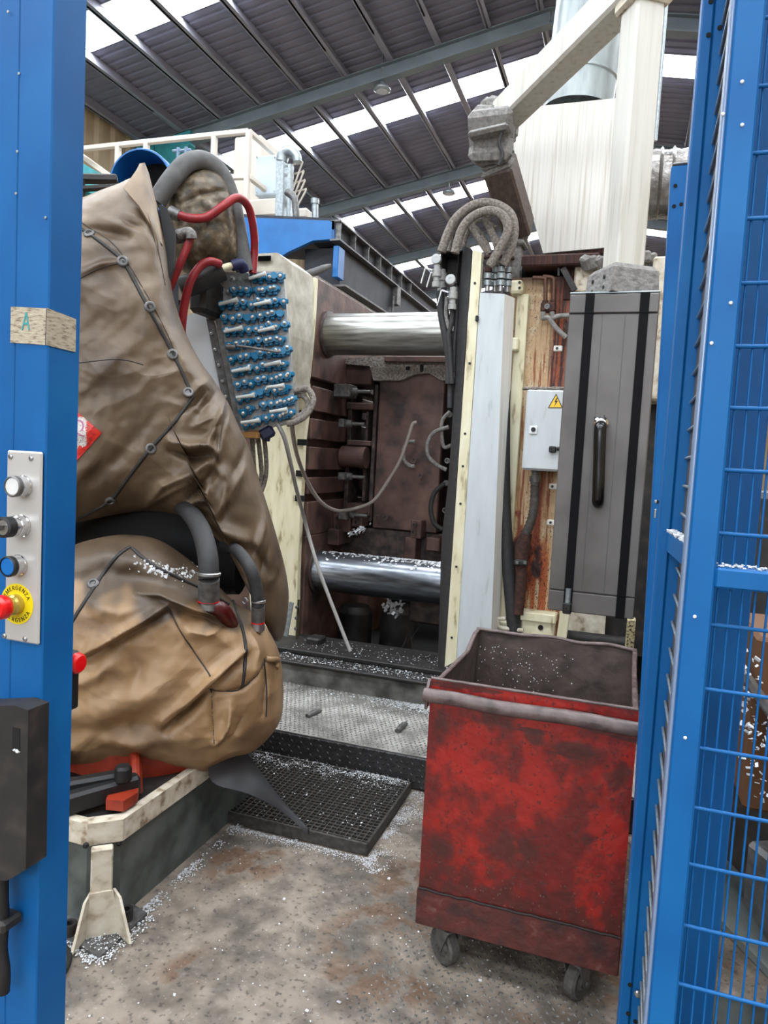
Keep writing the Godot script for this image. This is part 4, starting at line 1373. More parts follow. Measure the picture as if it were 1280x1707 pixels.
	for y in [470, 600, 716, 770, 833, 940, 1062]:
		m = Mb.new()
		var f: float = (y - 418) / 690.0
		m.bolt(Vector3(-0.8349, 2.648, -3.774).lerp(Vector3(-0.8426, 0.4496, -3.774), f), Vector3.BACK, 0.007, 0.003)
		part(sg, "screw", m, M.black)
	m = Mb.new()
	m.obox(Vector3(-0.8106, 2.2985, -3.765), Vector3(0.016, 0.03, 0.02), Basis(), 0.004)
	part(sg, "catch", m, M.black)
	m = Mb.new()
	var rows := []
	var lft := [Vector3(-0.9312, 2.6921, -3.85), Vector3(-0.9374, 2.4783, -3.85), Vector3(-0.9313, 2.224, -3.85), Vector3(-0.9238, 1.8384, -3.85), Vector3(-0.9263, 1.4468, -3.85), Vector3(-0.943, 1.1145, -3.85), Vector3(-0.9328, 0.7802, -3.85), Vector3(-0.9231, 0.3977, -3.85)]
	var rgt := [Vector3(-0.8644, 2.6599, -3.79), Vector3(-0.8646, 2.4624, -3.79), Vector3(-0.8681, 2.2134, -3.79), Vector3(-0.867, 1.8351, -3.79), Vector3(-0.869, 1.451, -3.79), Vector3(-0.8686, 1.1266, -3.79), Vector3(-0.8715, 0.7976, -3.79), Vector3(-0.8684, 0.4216, -3.79)]
	lft = Mb.smooth(lft, 3)
	rgt = Mb.smooth(rgt, 3)
	for i in lft.size():
		rows.append([lft[i], lft[i].lerp(rgt[i], 0.4) + Vector3(0, 0, 0.03), rgt[i]])
	m.sheet(rows, 0.012)
	part(sg, "rubber_edge", m, M.rubber)
	# cream post behind the guard with a bolted head
	var gp := thing("guide_post", "cream square guide post with bolted head behind the white guard", "post", Vector3(-0.6635, 2.2408, -3.95))
	m = Mb.new()
	m.box(Vector3(-0.5788, 0.5995, -3.96), Vector3(-0.6413, 2.4655, -3.96) + Vector3(0, 0, -0.04), 0.004)
	part(gp, "post", m, M.cream)
	m = Mb.new()
	m.box(Vector3(-0.6766, 2.4588, -3.9), Vector3(-0.605, 2.5258, -3.9) + Vector3(0, 0, -0.12), 0.012)
	part(gp, "head", m, M.cream)
	for q in [Vector3(-0.6228, 2.5105, -3.899), Vector3(-0.6209, 2.4824, -3.899)]:
		m = Mb.new()
		m.bolt(q, Vector3.BACK, 0.008, 0.005)
		part(gp, "bolt", m, M.black)
	m = Mb.new()
	m.box(Vector3(-0.6468, 2.1562, -3.9), Vector3(-0.61, 2.2256, -3.9) + Vector3(0, 0, -0.08), 0.008)
	part(gp, "bracket", m, M.cream)

	# grey control cabinet
	var gc := thing("control_cabinet", "tall grey steel cabinet with two black stripes and a black handle", "cabinet", Vector3(-0.1, 0.95, -3.0))
	m = Mb.new()
	var cb: Vector3 = Vector3(-0.2617, 0.9588, -3)
	var ct: Vector3 = Vector3(0.0476, 2.2392, -3)
	var x0 := -0.275
	var x1 := 0.062
	var y0 := 0.962
	var y1 := 2.236
	m.box(Vector3(x0, y0, -3.0), Vector3(x1, y1, -3.22), 0.004)
	part(gc, "body", m, M.grey_cabinet)
	for q in [[y1 - 0.075, y1 - 0.003], [y0 + 0.09, y1 - 0.081], [y0 + 0.004, y0 + 0.085]]:
		m = Mb.new()
		m.box(Vector3(x0 + 0.002, q[0], -2.985), Vector3(x1 - 0.002, q[1], -3.005), 0.003)
		part(gc, "front_panel", m, M.grey_cabinet)
		for x in [x0 + 0.062, x0 + 0.266]:
			m = Mb.new()
			m.box(Vector3(x, q[0] - 0.004, -2.981), Vector3(x + 0.034, q[1] + 0.004, -2.99))
			part(gc, "black_stripe", m, M.strip_black)
	for x in [x0 + 0.13, x0 + 0.215]:
		m = Mb.new()
		m.box(Vector3(x, y0 + 0.09, -2.9835), Vector3(x + 0.0015, y1 - 0.081, -2.99))
		part(gc, "panel_seam", m, plain(Color(0.28, 0.275, 0.27), 0.5))
	var ha: Vector3 = Vector3(-0.1181, 1.7216, -2.93)
	var hb: Vector3 = Vector3(-0.1072, 1.4187, -2.93)
	m = Mb.new()
	m.tube([ha + Vector3(0, 0, -0.055), ha + Vector3(0, -0.006, -0.015), ha + Vector3(0, -0.03, 0), ha.lerp(hb, 0.5), hb + Vector3(0, 0.03, 0), hb + Vector3(0, 0.004, -0.015), hb + Vector3(0, 0, -0.055)], 0.023, 14, 4)
	part(gc, "handle", m, plain(Color(0.03, 0.03, 0.032), 0.25))
	m = Mb.new()
	m.lathe(ha + Vector3(0, 0.008, -0.052), Vector3.BACK, [Vector2(0.028, 0), Vector2(0.028, 0.02), Vector2(0.022, 0.026), Vector2(0.018, 0.03), Vector2(0, 0.03)], 20)
	part(gc, "handle_cap", m, M.chrome)
	for q in [Vector3(-0.1427, 1.75, -2.984), Vector3(-0.1089, 1.7558, -2.984)]:
		m = Mb.new()
		if q == Vector3(-0.1427, 1.75, -2.984):
			m.lathe(q, Vector3.BACK, [Vector2(0.005, 0), Vector2(0.005, 0.001), Vector2(0, 0.001)], 10)
		else:
			m.obox(q, Vector3(0.005, 0.014, 0.002))
		part(gc, "mark", m, M.black)
	m = Mb.new()
	m.rod(Vector3(x0 + 0.079, y0 + 0.1, -2.978), Vector3(x0 + 0.079, y0 + 0.03, -2.978), 0.011, 10)
	part(gc, "latch_rod", m, M.galv)
	m = Mb.new()
	m.obox(Vector3(x0 + 0.079, y0 + 0.02, -2.975), Vector3(0.034, 0.045, 0.03), Basis(), 0.004)
	part(gc, "lock", m, M.black)
	m = Mb.new()
	m.lathe(Vector3(x0 + 0.079, y0 + 0.02, -2.96), Vector3.BACK, [Vector2(0.009, 0), Vector2(0.009, 0.004), Vector2(0.004, 0.004), Vector2(0.004, 0), Vector2(0, 0)], 12)
	part(gc, "keyhole", m, M.chrome)
	m = Mb.new()
	m.box(Vector3(x0, y1, -2.99), Vector3(x1, y1 + 0.008, -3.22), 0.003)
	part(gc, "top_lip", m, M.galv)


func hoses_and_arm() -> void:
	var m := Mb.new()
	# white column on the cabinet
	var turn := Basis(Vector3.UP, deg_to_rad(32))
	var base: Vector3 = Vector3(-0.0858, 2.3055, -3.1)
	var cx := -0.085
	var col := thing("white_column", "white square column standing on the grey cabinet, holding the swing arm", "column", Vector3(cx, 2.24, -3.12))
	m = Mb.new()
	m.obox(Vector3(cx, 2.95, -3.12), Vector3(0.125, 1.26, 0.125), turn, 0.012)
	part(col, "tube", m, M.white_paint)
	m = Mb.new()
	var q0 := []
	for f in [[2.244, 0.105], [2.34, 0.1], [2.36, 0.083]]:
		var ring := []
		for a in [[-1, 1], [1, 1], [1, -1], [-1, -1]]:
			ring.append(Vector3(cx, f[0], -3.12) + turn * Vector3(a[0] * f[1], 0, a[1] * f[1]))
		q0.append(ring)
	for i in 2:
		for j in 4:
			m.poly([q0[i][j], q0[i][(j + 1) % 4], q0[i + 1][(j + 1) % 4], q0[i + 1][j]], q0[i][j] + q0[i][(j + 1) % 4] - 2.0 * Vector3(cx, q0[i][j].y, -3.12))
	m.poly(q0[2], Vector3.UP)
	part(col, "foot_collar", m, M.crust_grey)
	for q in [[-0.05, 2.31], [0.04, 2.31], [-0.05, 2.27], [0.04, 2.27]]:
		m = Mb.new()
		m.bolt(Vector3(cx, q[1], -3.12) + turn * Vector3(-0.101, 0, q[0]), turn * Vector3.LEFT, 0.009, 0.004)
		part(col, "screw", m, M.black)
	m = Mb.new()
	m.obox(Vector3(cx, 3.47, -3.12), Vector3(0.165, 0.22, 0.165), turn, 0.012)
	part(col, "head_collar", m, M.white_dirty)
	# swing arm: first box beam, wrapped elbow, second beam, post
	var hgt := 3.4
	var e1: Vector3 = Vector3(-0.8248, 3.34, -3.9384)
	var arm := thing("swing_arm", "white square box-section swing arm running from the column head to the wrapped elbow", "arm", e1)
	m = Mb.new()
	m.bar(Vector3(cx, 3.48, -3.1), e1, 0.14, 0.14, Vector3.UP, 0.012)
	part(arm, "beam", m, M.white_paint)
	m = Mb.new()
	var e2: Vector3 = Vector3(-0.8092, 3.1, -4.7627)
	m.bar(Vector3(-0.7487, 3.0857, -3.78), Vector3(-0.6738, 2.841, -4.1), 0.15, 0.16, Vector3.RIGHT, 0.012)
	part(arm, "rear_beam", m, worn([Color(0.22, 0.17, 0.15), Color(0.4, 0.35, 0.32)], 71, 0.02, 0.4, 0.6))  # brown colour puts in the shade of a beam lit from behind
	m = Mb.new()
	var way := Mb.smooth([e1.lerp(Vector3(cx, 3.48, -3.1), 0.1), e1, Vector3(-0.7767, 3.1856, -3.66), Vector3(-0.7759, 3.1372, -3.74), Vector3(-0.7511, 3.0697, -3.8)], 3)
	for i in way.size() - 1:
		var g := 0.2 + 0.02 * (i % 2) - (0.05 if i > 8 else 0.0)
		m.bar(way[i], (way[i + 1] as Vector3) + ((way[i + 1] as Vector3) - way[i]) * 0.3, g, g * 0.95, Vector3.UP if i < 4 else Vector3.RIGHT, 0.025)
	part(arm, "wrapped_sleeve", m, M.crust_grey)
	m = Mb.new()
	m.tube([Vector3(-0.7107, 3.154, -3.6), Vector3(-0.7191, 3.1038, -3.6), Vector3(-0.698, 3.0511, -3.6), Vector3(-0.7153, 3.0014, -3.6)], 0.01, 6, 4)
	part(arm, "sleeve_strap", m, M.rubber)
	m = Mb.new()
	m.bar(Vector3(-0.693, 3.0265, -4.1), Vector3(-0.683, 2.7797, -4.1), 0.11, 0.15, Vector3.RIGHT, 0.03)
	m.bar(Vector3(-0.6649, 3.0022, -4.1), Vector3(-0.6539, 2.8401, -4.1), 0.08, 0.12, Vector3.RIGHT, 0.03)
	part(arm, "rear_boot", m, M.crust_grey)
	m = Mb.new()
	m.box(Vector3(-0.7217, 2.5535, -4), Vector3(-0.6449, 2.7678, -4) + Vector3(0, 0, -0.1), 0.012)
	part(arm, "mounting_post", m, M.crust_grey)
	m = Mb.new()
	m.box(Vector3(-0.7402, 2.7343, -3.98), Vector3(-0.6256, 2.761, -3.98) + Vector3(0, 0, -0.13), 0.008)
	part(arm, "flange", m, M.crust_grey)
	# extraction hood and duct
	var hd := thing("extraction_hood", "white tapered extraction hood hanging behind the swing arm", "hood", Vector3(-0.5, 2.9, -4.4))
	m = Mb.new()
	m.prism([Vector3(-0.8201, 3.5336, -4.4), Vector3(-0.6662, 3.645, -4.4), Vector3(-0.1213, 3.6455, -4.4), Vector3(-0.0593, 2.8274, -4.4), Vector3(-0.5767, 2.8007, -4.4), Vector3(-0.8169, 3.4852, -4.4)], Vector3(0, 0, -0.7))
	part(hd, "shell", m, M.hopper)
	for x in [-0.55, 0.0]:
		m = Mb.new()
		m.rod(Vector3(x, 3.6, -4.9), Vector3(x, roof_y(x) - 0.17, -4.9), 0.012, 8)
		part(hd, "hanger_rod", m, M.galv)
	m = Mb.new()
	m.box(Vector3(-0.5678, 2.7921, -4.42), Vector3(-0.0586, 2.8198, -4.42) + Vector3(0, 0, -0.6), 0.004)
	part(hd, "lower_lip", m, M.rust_pipe)
	var du := thing("round_duct", "round grey ringed duct rising from the white extraction hood", "duct", Vector3(-0.4608, 3.7875, -4.7))
	m = Mb.new()
	var dc: Vector3 = Vector3(-0.4638, 3.7808, -4.7)
	m.lathe(dc, Vector3(0.06, 1, 0), [Vector2(0.21, -0.05), Vector2(0.21, 3.4)], 36)
	part(du, "tube", m, M.duct)
	for y in [0.12, 0.6, 0.66, 1.2, 1.9]:
		m = Mb.new()
		m.lathe(dc + Vector3(0.06, 1, 0).normalized() * y, Vector3(0.06, 1, 0), [Vector2(0.208, 0), Vector2(0.218, 0.006), Vector2(0.218, 0.016), Vector2(0.208, 0.022)], 36)
		part(du, "ring", m, M.duct)
	var fd := thing("foil_duct", "crumpled silver duct running level behind the blue posts", "duct", Vector3(0.0823, 3.3412, -4.9))
	m = Mb.new()
	var fa := Mb.smooth([Vector3(-0.202, 3.3421, -4.9), Vector3(0.0832, 3.3303, -4.9), Vector3(0.3898, 3.3308, -4.9), Vector3(0.7802, 3.3108, -4.9)], 8)
	var fr := []
	for i in fa.size():
		fr.append(0.2 + 0.006 * sin(i * 2.3))
	m.tube(fa, fr, 28, 1)
	part(fd, "tube", m, M.foil)
	for x in [1082, 1101, 1121, 1150]:
		m = Mb.new()
		var c: Vector3 = Vector3(-0.202, 3.3421, -4.9).lerp(Vector3(0.3898, 3.3308, -4.9), (x - 1030) / 170.0)
		m.lathe(c, Vector3.RIGHT, [Vector2(0.2, -0.01), Vector2(0.212, 0.0), Vector2(0.2, 0.01)], 28)
		part(fd, "seam", m, M.foil)
	# crusted hose arcs over the guard
	var arcs := [
		[[Vector3(-0.6962, 2.5716, -3.78), Vector3(-0.6588, 2.6609, -3.78), Vector3(-0.6499, 2.7566, -3.78), Vector3(-0.6828, 2.8363, -3.78), Vector3(-0.7729, 2.8865, -3.78), Vector3(-0.867, 2.883, -3.78), Vector3(-0.953, 2.8268, -3.78), Vector3(-0.9995, 2.7429, -3.78), Vector3(-1.0265, 2.6511, -3.78)], 0.024, "outermost thick crusted hose arching over the top of the white guard"],
		[[Vector3(-0.7525, 2.5516, -3.72), Vector3(-0.7033, 2.6455, -3.72), Vector3(-0.672, 2.7243, -3.72), Vector3(-0.6948, 2.7935, -3.72), Vector3(-0.7645, 2.8299, -3.72), Vector3(-0.8498, 2.8078, -3.72), Vector3(-0.9086, 2.7446, -3.72), Vector3(-0.9392, 2.6247, -3.72)], 0.023, "second thick crusted hose arching just inside the outermost one"],
		[[Vector3(-0.7164, 2.581, -3.86), Vector3(-0.7497, 2.6999, -3.86), Vector3(-0.7864, 2.7727, -3.86), Vector3(-0.8308, 2.8647, -3.86), Vector3(-0.8842, 2.8925, -3.86)], 0.02, "crusted hose dropping steeply from the arch to the front fittings"],
		[[Vector3(-0.7727, 2.6068, -3.88), Vector3(-0.8262, 2.7339, -3.88), Vector3(-0.8958, 2.806, -3.88), Vector3(-0.9435, 2.8336, -3.88)], 0.02, "brown crusted hose slanting inside the arch towards the fittings"],
		[[Vector3(-0.9008, 2.8124, -3.84), Vector3(-0.8366, 2.7164, -3.84), Vector3(-0.784, 2.6461, -3.84)], 0.016, "short dark hose crossing the middle of the arch"],
		[[Vector3(-1.0186, 2.6844, -3.9), Vector3(-1.0111, 2.7798, -3.9), Vector3(-0.9812, 2.8355, -3.9)], 0.015, "thin crusted hose at the left foot of the arch"],
		[[Vector3(-0.9478, 2.6554, -3.92), Vector3(-0.9342, 2.7569, -3.92), Vector3(-0.8931, 2.8374, -3.92), Vector3(-0.8413, 2.8473, -3.92), Vector3(-0.7736, 2.8062, -3.92)], 0.013, "thin grey hose looping lowest under the arch"],
	]
	for q in arcs:
		m = Mb.new()
		m.tube(q[0], q[1], 12, 6)
		solo("crusted_hose", m, M.crust_hose, q[2], "hose", "crusted hoses arching over the guard")
	# fittings on top of the guard
	for q in [[Vector3(-0.7729, 2.4441, -3.8), "left hose fitting of stacked steel nuts on the white guard"], [Vector3(-0.7035, 2.4426, -3.8), "right hose fitting of stacked steel nuts on the white guard"], [Vector3(-0.7463, 2.4543, -3.86), "rear hose fitting between the two front fittings on the white guard"], [Vector3(-0.6829, 2.4575, -3.88), "rear right hose fitting beside the bolted post head"]]:
		var t := thing("hose_fitting", q[1], "fitting", q[0], "hose fittings on the guard")
		var p: Vector3 = q[0]
		for e in [["stem", 0.012, 0.0, 0.04, M.steel], ["nut", 0.022, 0.03, 0.03, M.galv], ["hex_nut", 0.024, 0.065, 0.03, M.galv], ["upper_nut", 0.02, 0.1, 0.03, M.rust_pipe if q[1].begins_with("left") else M.galv], ["ferrule", 0.017, 0.13, 0.05, M.dull_steel]]:
			m = Mb.new()
			m.bolt(p + Vector3(0, e[2], 0), Vector3.UP, e[1], e[3], 6 if "nut" in e[0] else 14)
			part(t, e[0], m, e[4])
		m = Mb.new()
		m.lathe(p + Vector3(0, 0.165, 0), Vector3.UP, [Vector2(0.024, 0), Vector2(0.03, 0.005), Vector2(0.03, 0.012), Vector2(0.024, 0.018)], 14)
		part(t, "clip", m, M.rust_pipe)
	# valve bracket and its valves
	var vb := thing("valve_bracket", "dark steel bracket box left of the guard top, carrying the small valves", "bracket", Vector3(-0.9715, 2.4949, -3.85))
	m = Mb.new()
	m.box(Vector3(-1.0318, 2.6538, -3.8), Vector3(-0.9215, 2.665, -3.8) + Vector3(0, 0, -0.14), 0.003)
	m.box(Vector3(-1.0373, 2.582, -3.8), Vector3(-1.0292, 2.6662, -3.8) + Vector3(0, 0, -0.14), 0.003)
	m.box(Vector3(-0.9368, 2.4797, -3.79), Vector3(-0.9383, 2.6597, -3.79) + Vector3(0, 0, -0.14), 0.003)
	m.box(Vector3(-1.0539, 2.5323, -3.93), Vector3(-0.9529, 2.6999, -3.93) + Vector3(0, 0, -0.01), 0.003)
	part(vb, "frame", m, M.black_worn)
	for q in [[Vector3(-0.966, 2.5036, -3.77), "round pale gauge knob under the valve bracket"], [Vector3(-1.0511, 2.6119, -3.77), "round pale gauge knob left of the valve bracket"]]:
		var t := thing("gauge", q[1], "gauge", q[0], "gauges by the valve bracket")
		m = Mb.new()
		m.lathe(q[0], Vector3(0.1, 0, 1), [Vector2(0.0, -0.02), Vector2(0.026, -0.02), Vector2(0.028, 0.0), Vector2(0.025, 0.012), Vector2(0.012, 0.014), Vector2(0, 0.012)], 18)
		part(t, "dial", m, plain(Color(0.68, 0.69, 0.69), 0.4))
		m = Mb.new()
		m.rod((q[0] as Vector3) + Vector3(0, 0, -0.02), (q[0] as Vector3) + Vector3(0, 0, -0.09), 0.012)
		part(t, "stem", m, M.dull_steel)
	for q in [[Vector3(-1.0462, 2.5426, -3.78), "upper ball valve with thin levers hanging left of the bracket"], [Vector3(-0.9505, 2.4247, -3.78), "lower ball valve under the round gauge knob"], [Vector3(-1.0367, 2.5404, -3.86), "middle ball valve half hidden behind the upper one"]]:
		var t := thing("ball_valve", q[1], "valve", q[0], "small valves left of the guard")
		var p: Vector3 = q[0]
		m = Mb.new()
		m.lathe(p + Vector3(0, 0.04, 0), Vector3.DOWN, [Vector2(0, 0), Vector2(0.018, 0), Vector2(0.018, 0.02), Vector2(0.025, 0.022), Vector2(0.025, 0.06), Vector2(0.017, 0.065), Vector2(0.017, 0.085), Vector2(0.022, 0.088), Vector2(0.022, 0.115), Vector2(0, 0.115)], 12)
		part(t, "body", m, M.alu)
		m = Mb.new()
		m.bar(p + Vector3(-0.02, 0.01, 0.02), p + Vector3(-0.055, 0.02, 0.03), 0.012, 0.008, Vector3.BACK)
		m.bar(p + Vector3(-0.055, 0.02, 0.03), p + Vector3(-0.075, -0.06, 0.03), 0.012, 0.006, Vector3.BACK)
		part(t, "lever", m, M.steel)
	var drops := [
		[[Vector3(-1.0342, 2.4481, -3.82), Vector3(-1.0213, 2.3464, -3.82), Vector3(-0.9992, 2.2572, -3.82), Vector3(-0.9816, 2.1871, -3.82), Vector3(-0.9624, 2.0915, -3.82), Vector3(-0.9544, 1.9636, -3.82)], 0.02, "thick dark hose hanging straight down from the upper valve"],
		[[Vector3(-1.0178, 2.4778, -3.84), Vector3(-1.0052, 2.3822, -3.84), Vector3(-0.9783, 2.2703, -3.84), Vector3(-0.9458, 2.1745, -3.84), Vector3(-0.9521, 2.0624, -3.84), Vector3(-0.9448, 1.837, -3.84)], 0.016, "dark hose hanging behind the thick one, curving right"],
		[[Vector3(-0.952, 2.3728, -3.8), Vector3(-0.956, 2.2785, -3.8), Vector3(-0.9652, 2.2154, -3.8), Vector3(-0.9527, 2.1204, -3.8), Vector3(-0.933, 1.9618, -3.8)], 0.014, "grey hose hanging from the lower valve"],
		[[Vector3(-0.9384, 2.4106, -3.83), Vector3(-0.9371, 2.2841, -3.83), Vector3(-0.94, 2.1729, -3.83), Vector3(-0.9344, 2.0292, -3.83)], 0.012, "thin dark hose close to the rubber edge of the guard"],
		[[Vector3(-0.9878, 2.4206, -3.8), Vector3(-0.9895, 2.3419, -3.8), Vector3(-0.9757, 2.2787, -3.8), Vector3(-0.9602, 2.2407, -3.8)], 0.01, "short pale hose stub between the hanging dark hoses"],
	]
	for q in drops:
		m = Mb.new()
		m.tube(q[0], q[1], 10, 5)
		solo("hanging_hose", m, M.crust_grey if "pale" in q[2] else M.rubber, q[2], "hose", "hoses hanging left of the guard")
	# cooling hoses on the die
	var cool := [
		[[Vector3(-1.6487, 1.7035, -3.35), Vector3(-1.7523, 1.614, -3.6), Vector3(-1.8417, 1.5145, -3.85), Vector3(-1.8741, 1.3867, -4.05), Vector3(-1.867, 1.2495, -4.25), Vector3(-1.8544, 1.1752, -4.5), Vector3(-1.8208, 1.1774, -4.75), Vector3(-1.6799, 1.2427, -4.75), Vector3(-1.5733, 1.3965, -4.75), Vector3(-1.4945, 1.5462, -4.75), Vector3(-1.4438, 1.7132, -4.75), Vector3(-1.4224, 1.7876, -4.75), Vector3(-1.3933, 1.8009, -4.75)], 0.0125, "long pale hose sagging from the spray head across to the die face"],
		[[Vector3(-1.4278, 1.6726, -4.85), Vector3(-1.4798, 1.6619, -4.85), Vector3(-1.5076, 1.6103, -4.85), Vector3(-1.4988, 1.5349, -4.85), Vector3(-1.4526, 1.4995, -4.85), Vector3(-1.422, 1.5012, -4.85)], 0.014, "short brown hose loop on the die face below the long hose end"],
		[[Vector3(-1.1844, 1.8859, -4.82), Vector3(-1.2313, 1.8274, -4.82), Vector3(-1.2342, 1.7373, -4.82), Vector3(-1.2115, 1.644, -4.82), Vector3(-1.1618, 1.6586, -4.82)], 0.013, "upper right hose loop bending from the moving die half"],
		[[Vector3(-1.1813, 1.7791, -4.8), Vector3(-1.276, 1.7428, -4.8), Vector3(-1.3225, 1.6671, -4.8), Vector3(-1.3128, 1.577, -4.8), Vector3(-1.2496, 1.5185, -4.8), Vector3(-1.1801, 1.4895, -4.8)], 0.014, "middle hose sweeping left from the moving die half and back"],
		[[Vector3(-1.1869, 1.3948, -4.8), Vector3(-1.2548, 1.3244, -4.8), Vector3(-1.2738, 1.2153, -4.8), Vector3(-1.2422, 1.1179, -4.8), Vector3(-1.1801, 1.0773, -4.8)], 0.016, "lowest dark hose bow at the right of the die face"],
	]
	for q in cool:
		m = Mb.new()
		m.tube(q[0], q[1], 10, 6)
		solo("cooling_hose", m, M.rubber if "dark" in q[2] else (M.cable_pale if "pale" in q[2] else M.crust_grey), q[2], "hose", "cooling hoses at the die")


func strip(c: Cover, pts: Array, r: float, off := 0.0) -> Mb:
	var m := Mb.new()
	m.tube(c.line(pts, off), r, 8, 1)
	return m


func snap(c: Cover, p: Vector2) -> Mb:
	var m := Mb.new()
	var o := c.on(p, 0.002)
	var e := 0.012
	var nn := Vector3(c.depth(p - Vector2(e, 0)) - c.depth(p + Vector2(e, 0)), c.depth(p - Vector2(0, e)) - c.depth(p + Vector2(0, e)), 2.0 * e).normalized()
	m.lathe(o, nn, [Vector2(0.021, -0.01), Vector2(0.021, 0.004), Vector2(0.017, 0.007), Vector2(0.012, 0.007), Vector2(0.01, 0.002), Vector2(0.0, 0.002)], 18)
	return m


func sticker_picture() -> Image:
	var w := 256
	var im := Image.create(w, w, false, Image.FORMAT_RGB8)
	var a := grey(w, w, 301, 0.03, 4)
	var b := grey(w, w, 302, 0.08, 3)
	for y in w:
		for x in w:
			var i := y * w + x
			var k := Color(0.72, 0.11, 0.05).lerp(Color(0.55, 0.08, 0.05), ss(0.5, 0.8, a[i] / 255.0))
			var p := Vector2(x, y) / w
			var q := Vector2(p.x + p.y - 1.0, p.x - p.y)      # across and up on the turned square
			if q.x < 0.52 + (b[i] / 255.0 - 0.5) * 0.14 and absf(q.y - 0.1) < 0.46 + (a[i] / 255.0 - 0.5) * 0.2:
				k = Color(0.74, 0.71, 0.69).lerp(Color(0.5, 0.48, 0.47), ss(0.55, 0.8, b[i] / 255.0))
				var e := (q - Vector2(0.22, 0.28)).length()
				if absf(e - 0.2) < 0.03 and q.y > 0.12:
					k = k.lerp(Color(0.55, 0.2, 0.4), 0.7)
				if absf(q.y - 0.05 + 0.6 * (q.x - 0.25)) < 0.03 and q.x > 0.02 and q.x < 0.45:
					k = k.lerp(Color(0.55, 0.2, 0.4), 0.6)
			elif b[i] > 228:
				k = Color(0.8, 0.78, 0.75)
			im.set_pixel(x, y, k)
	return im


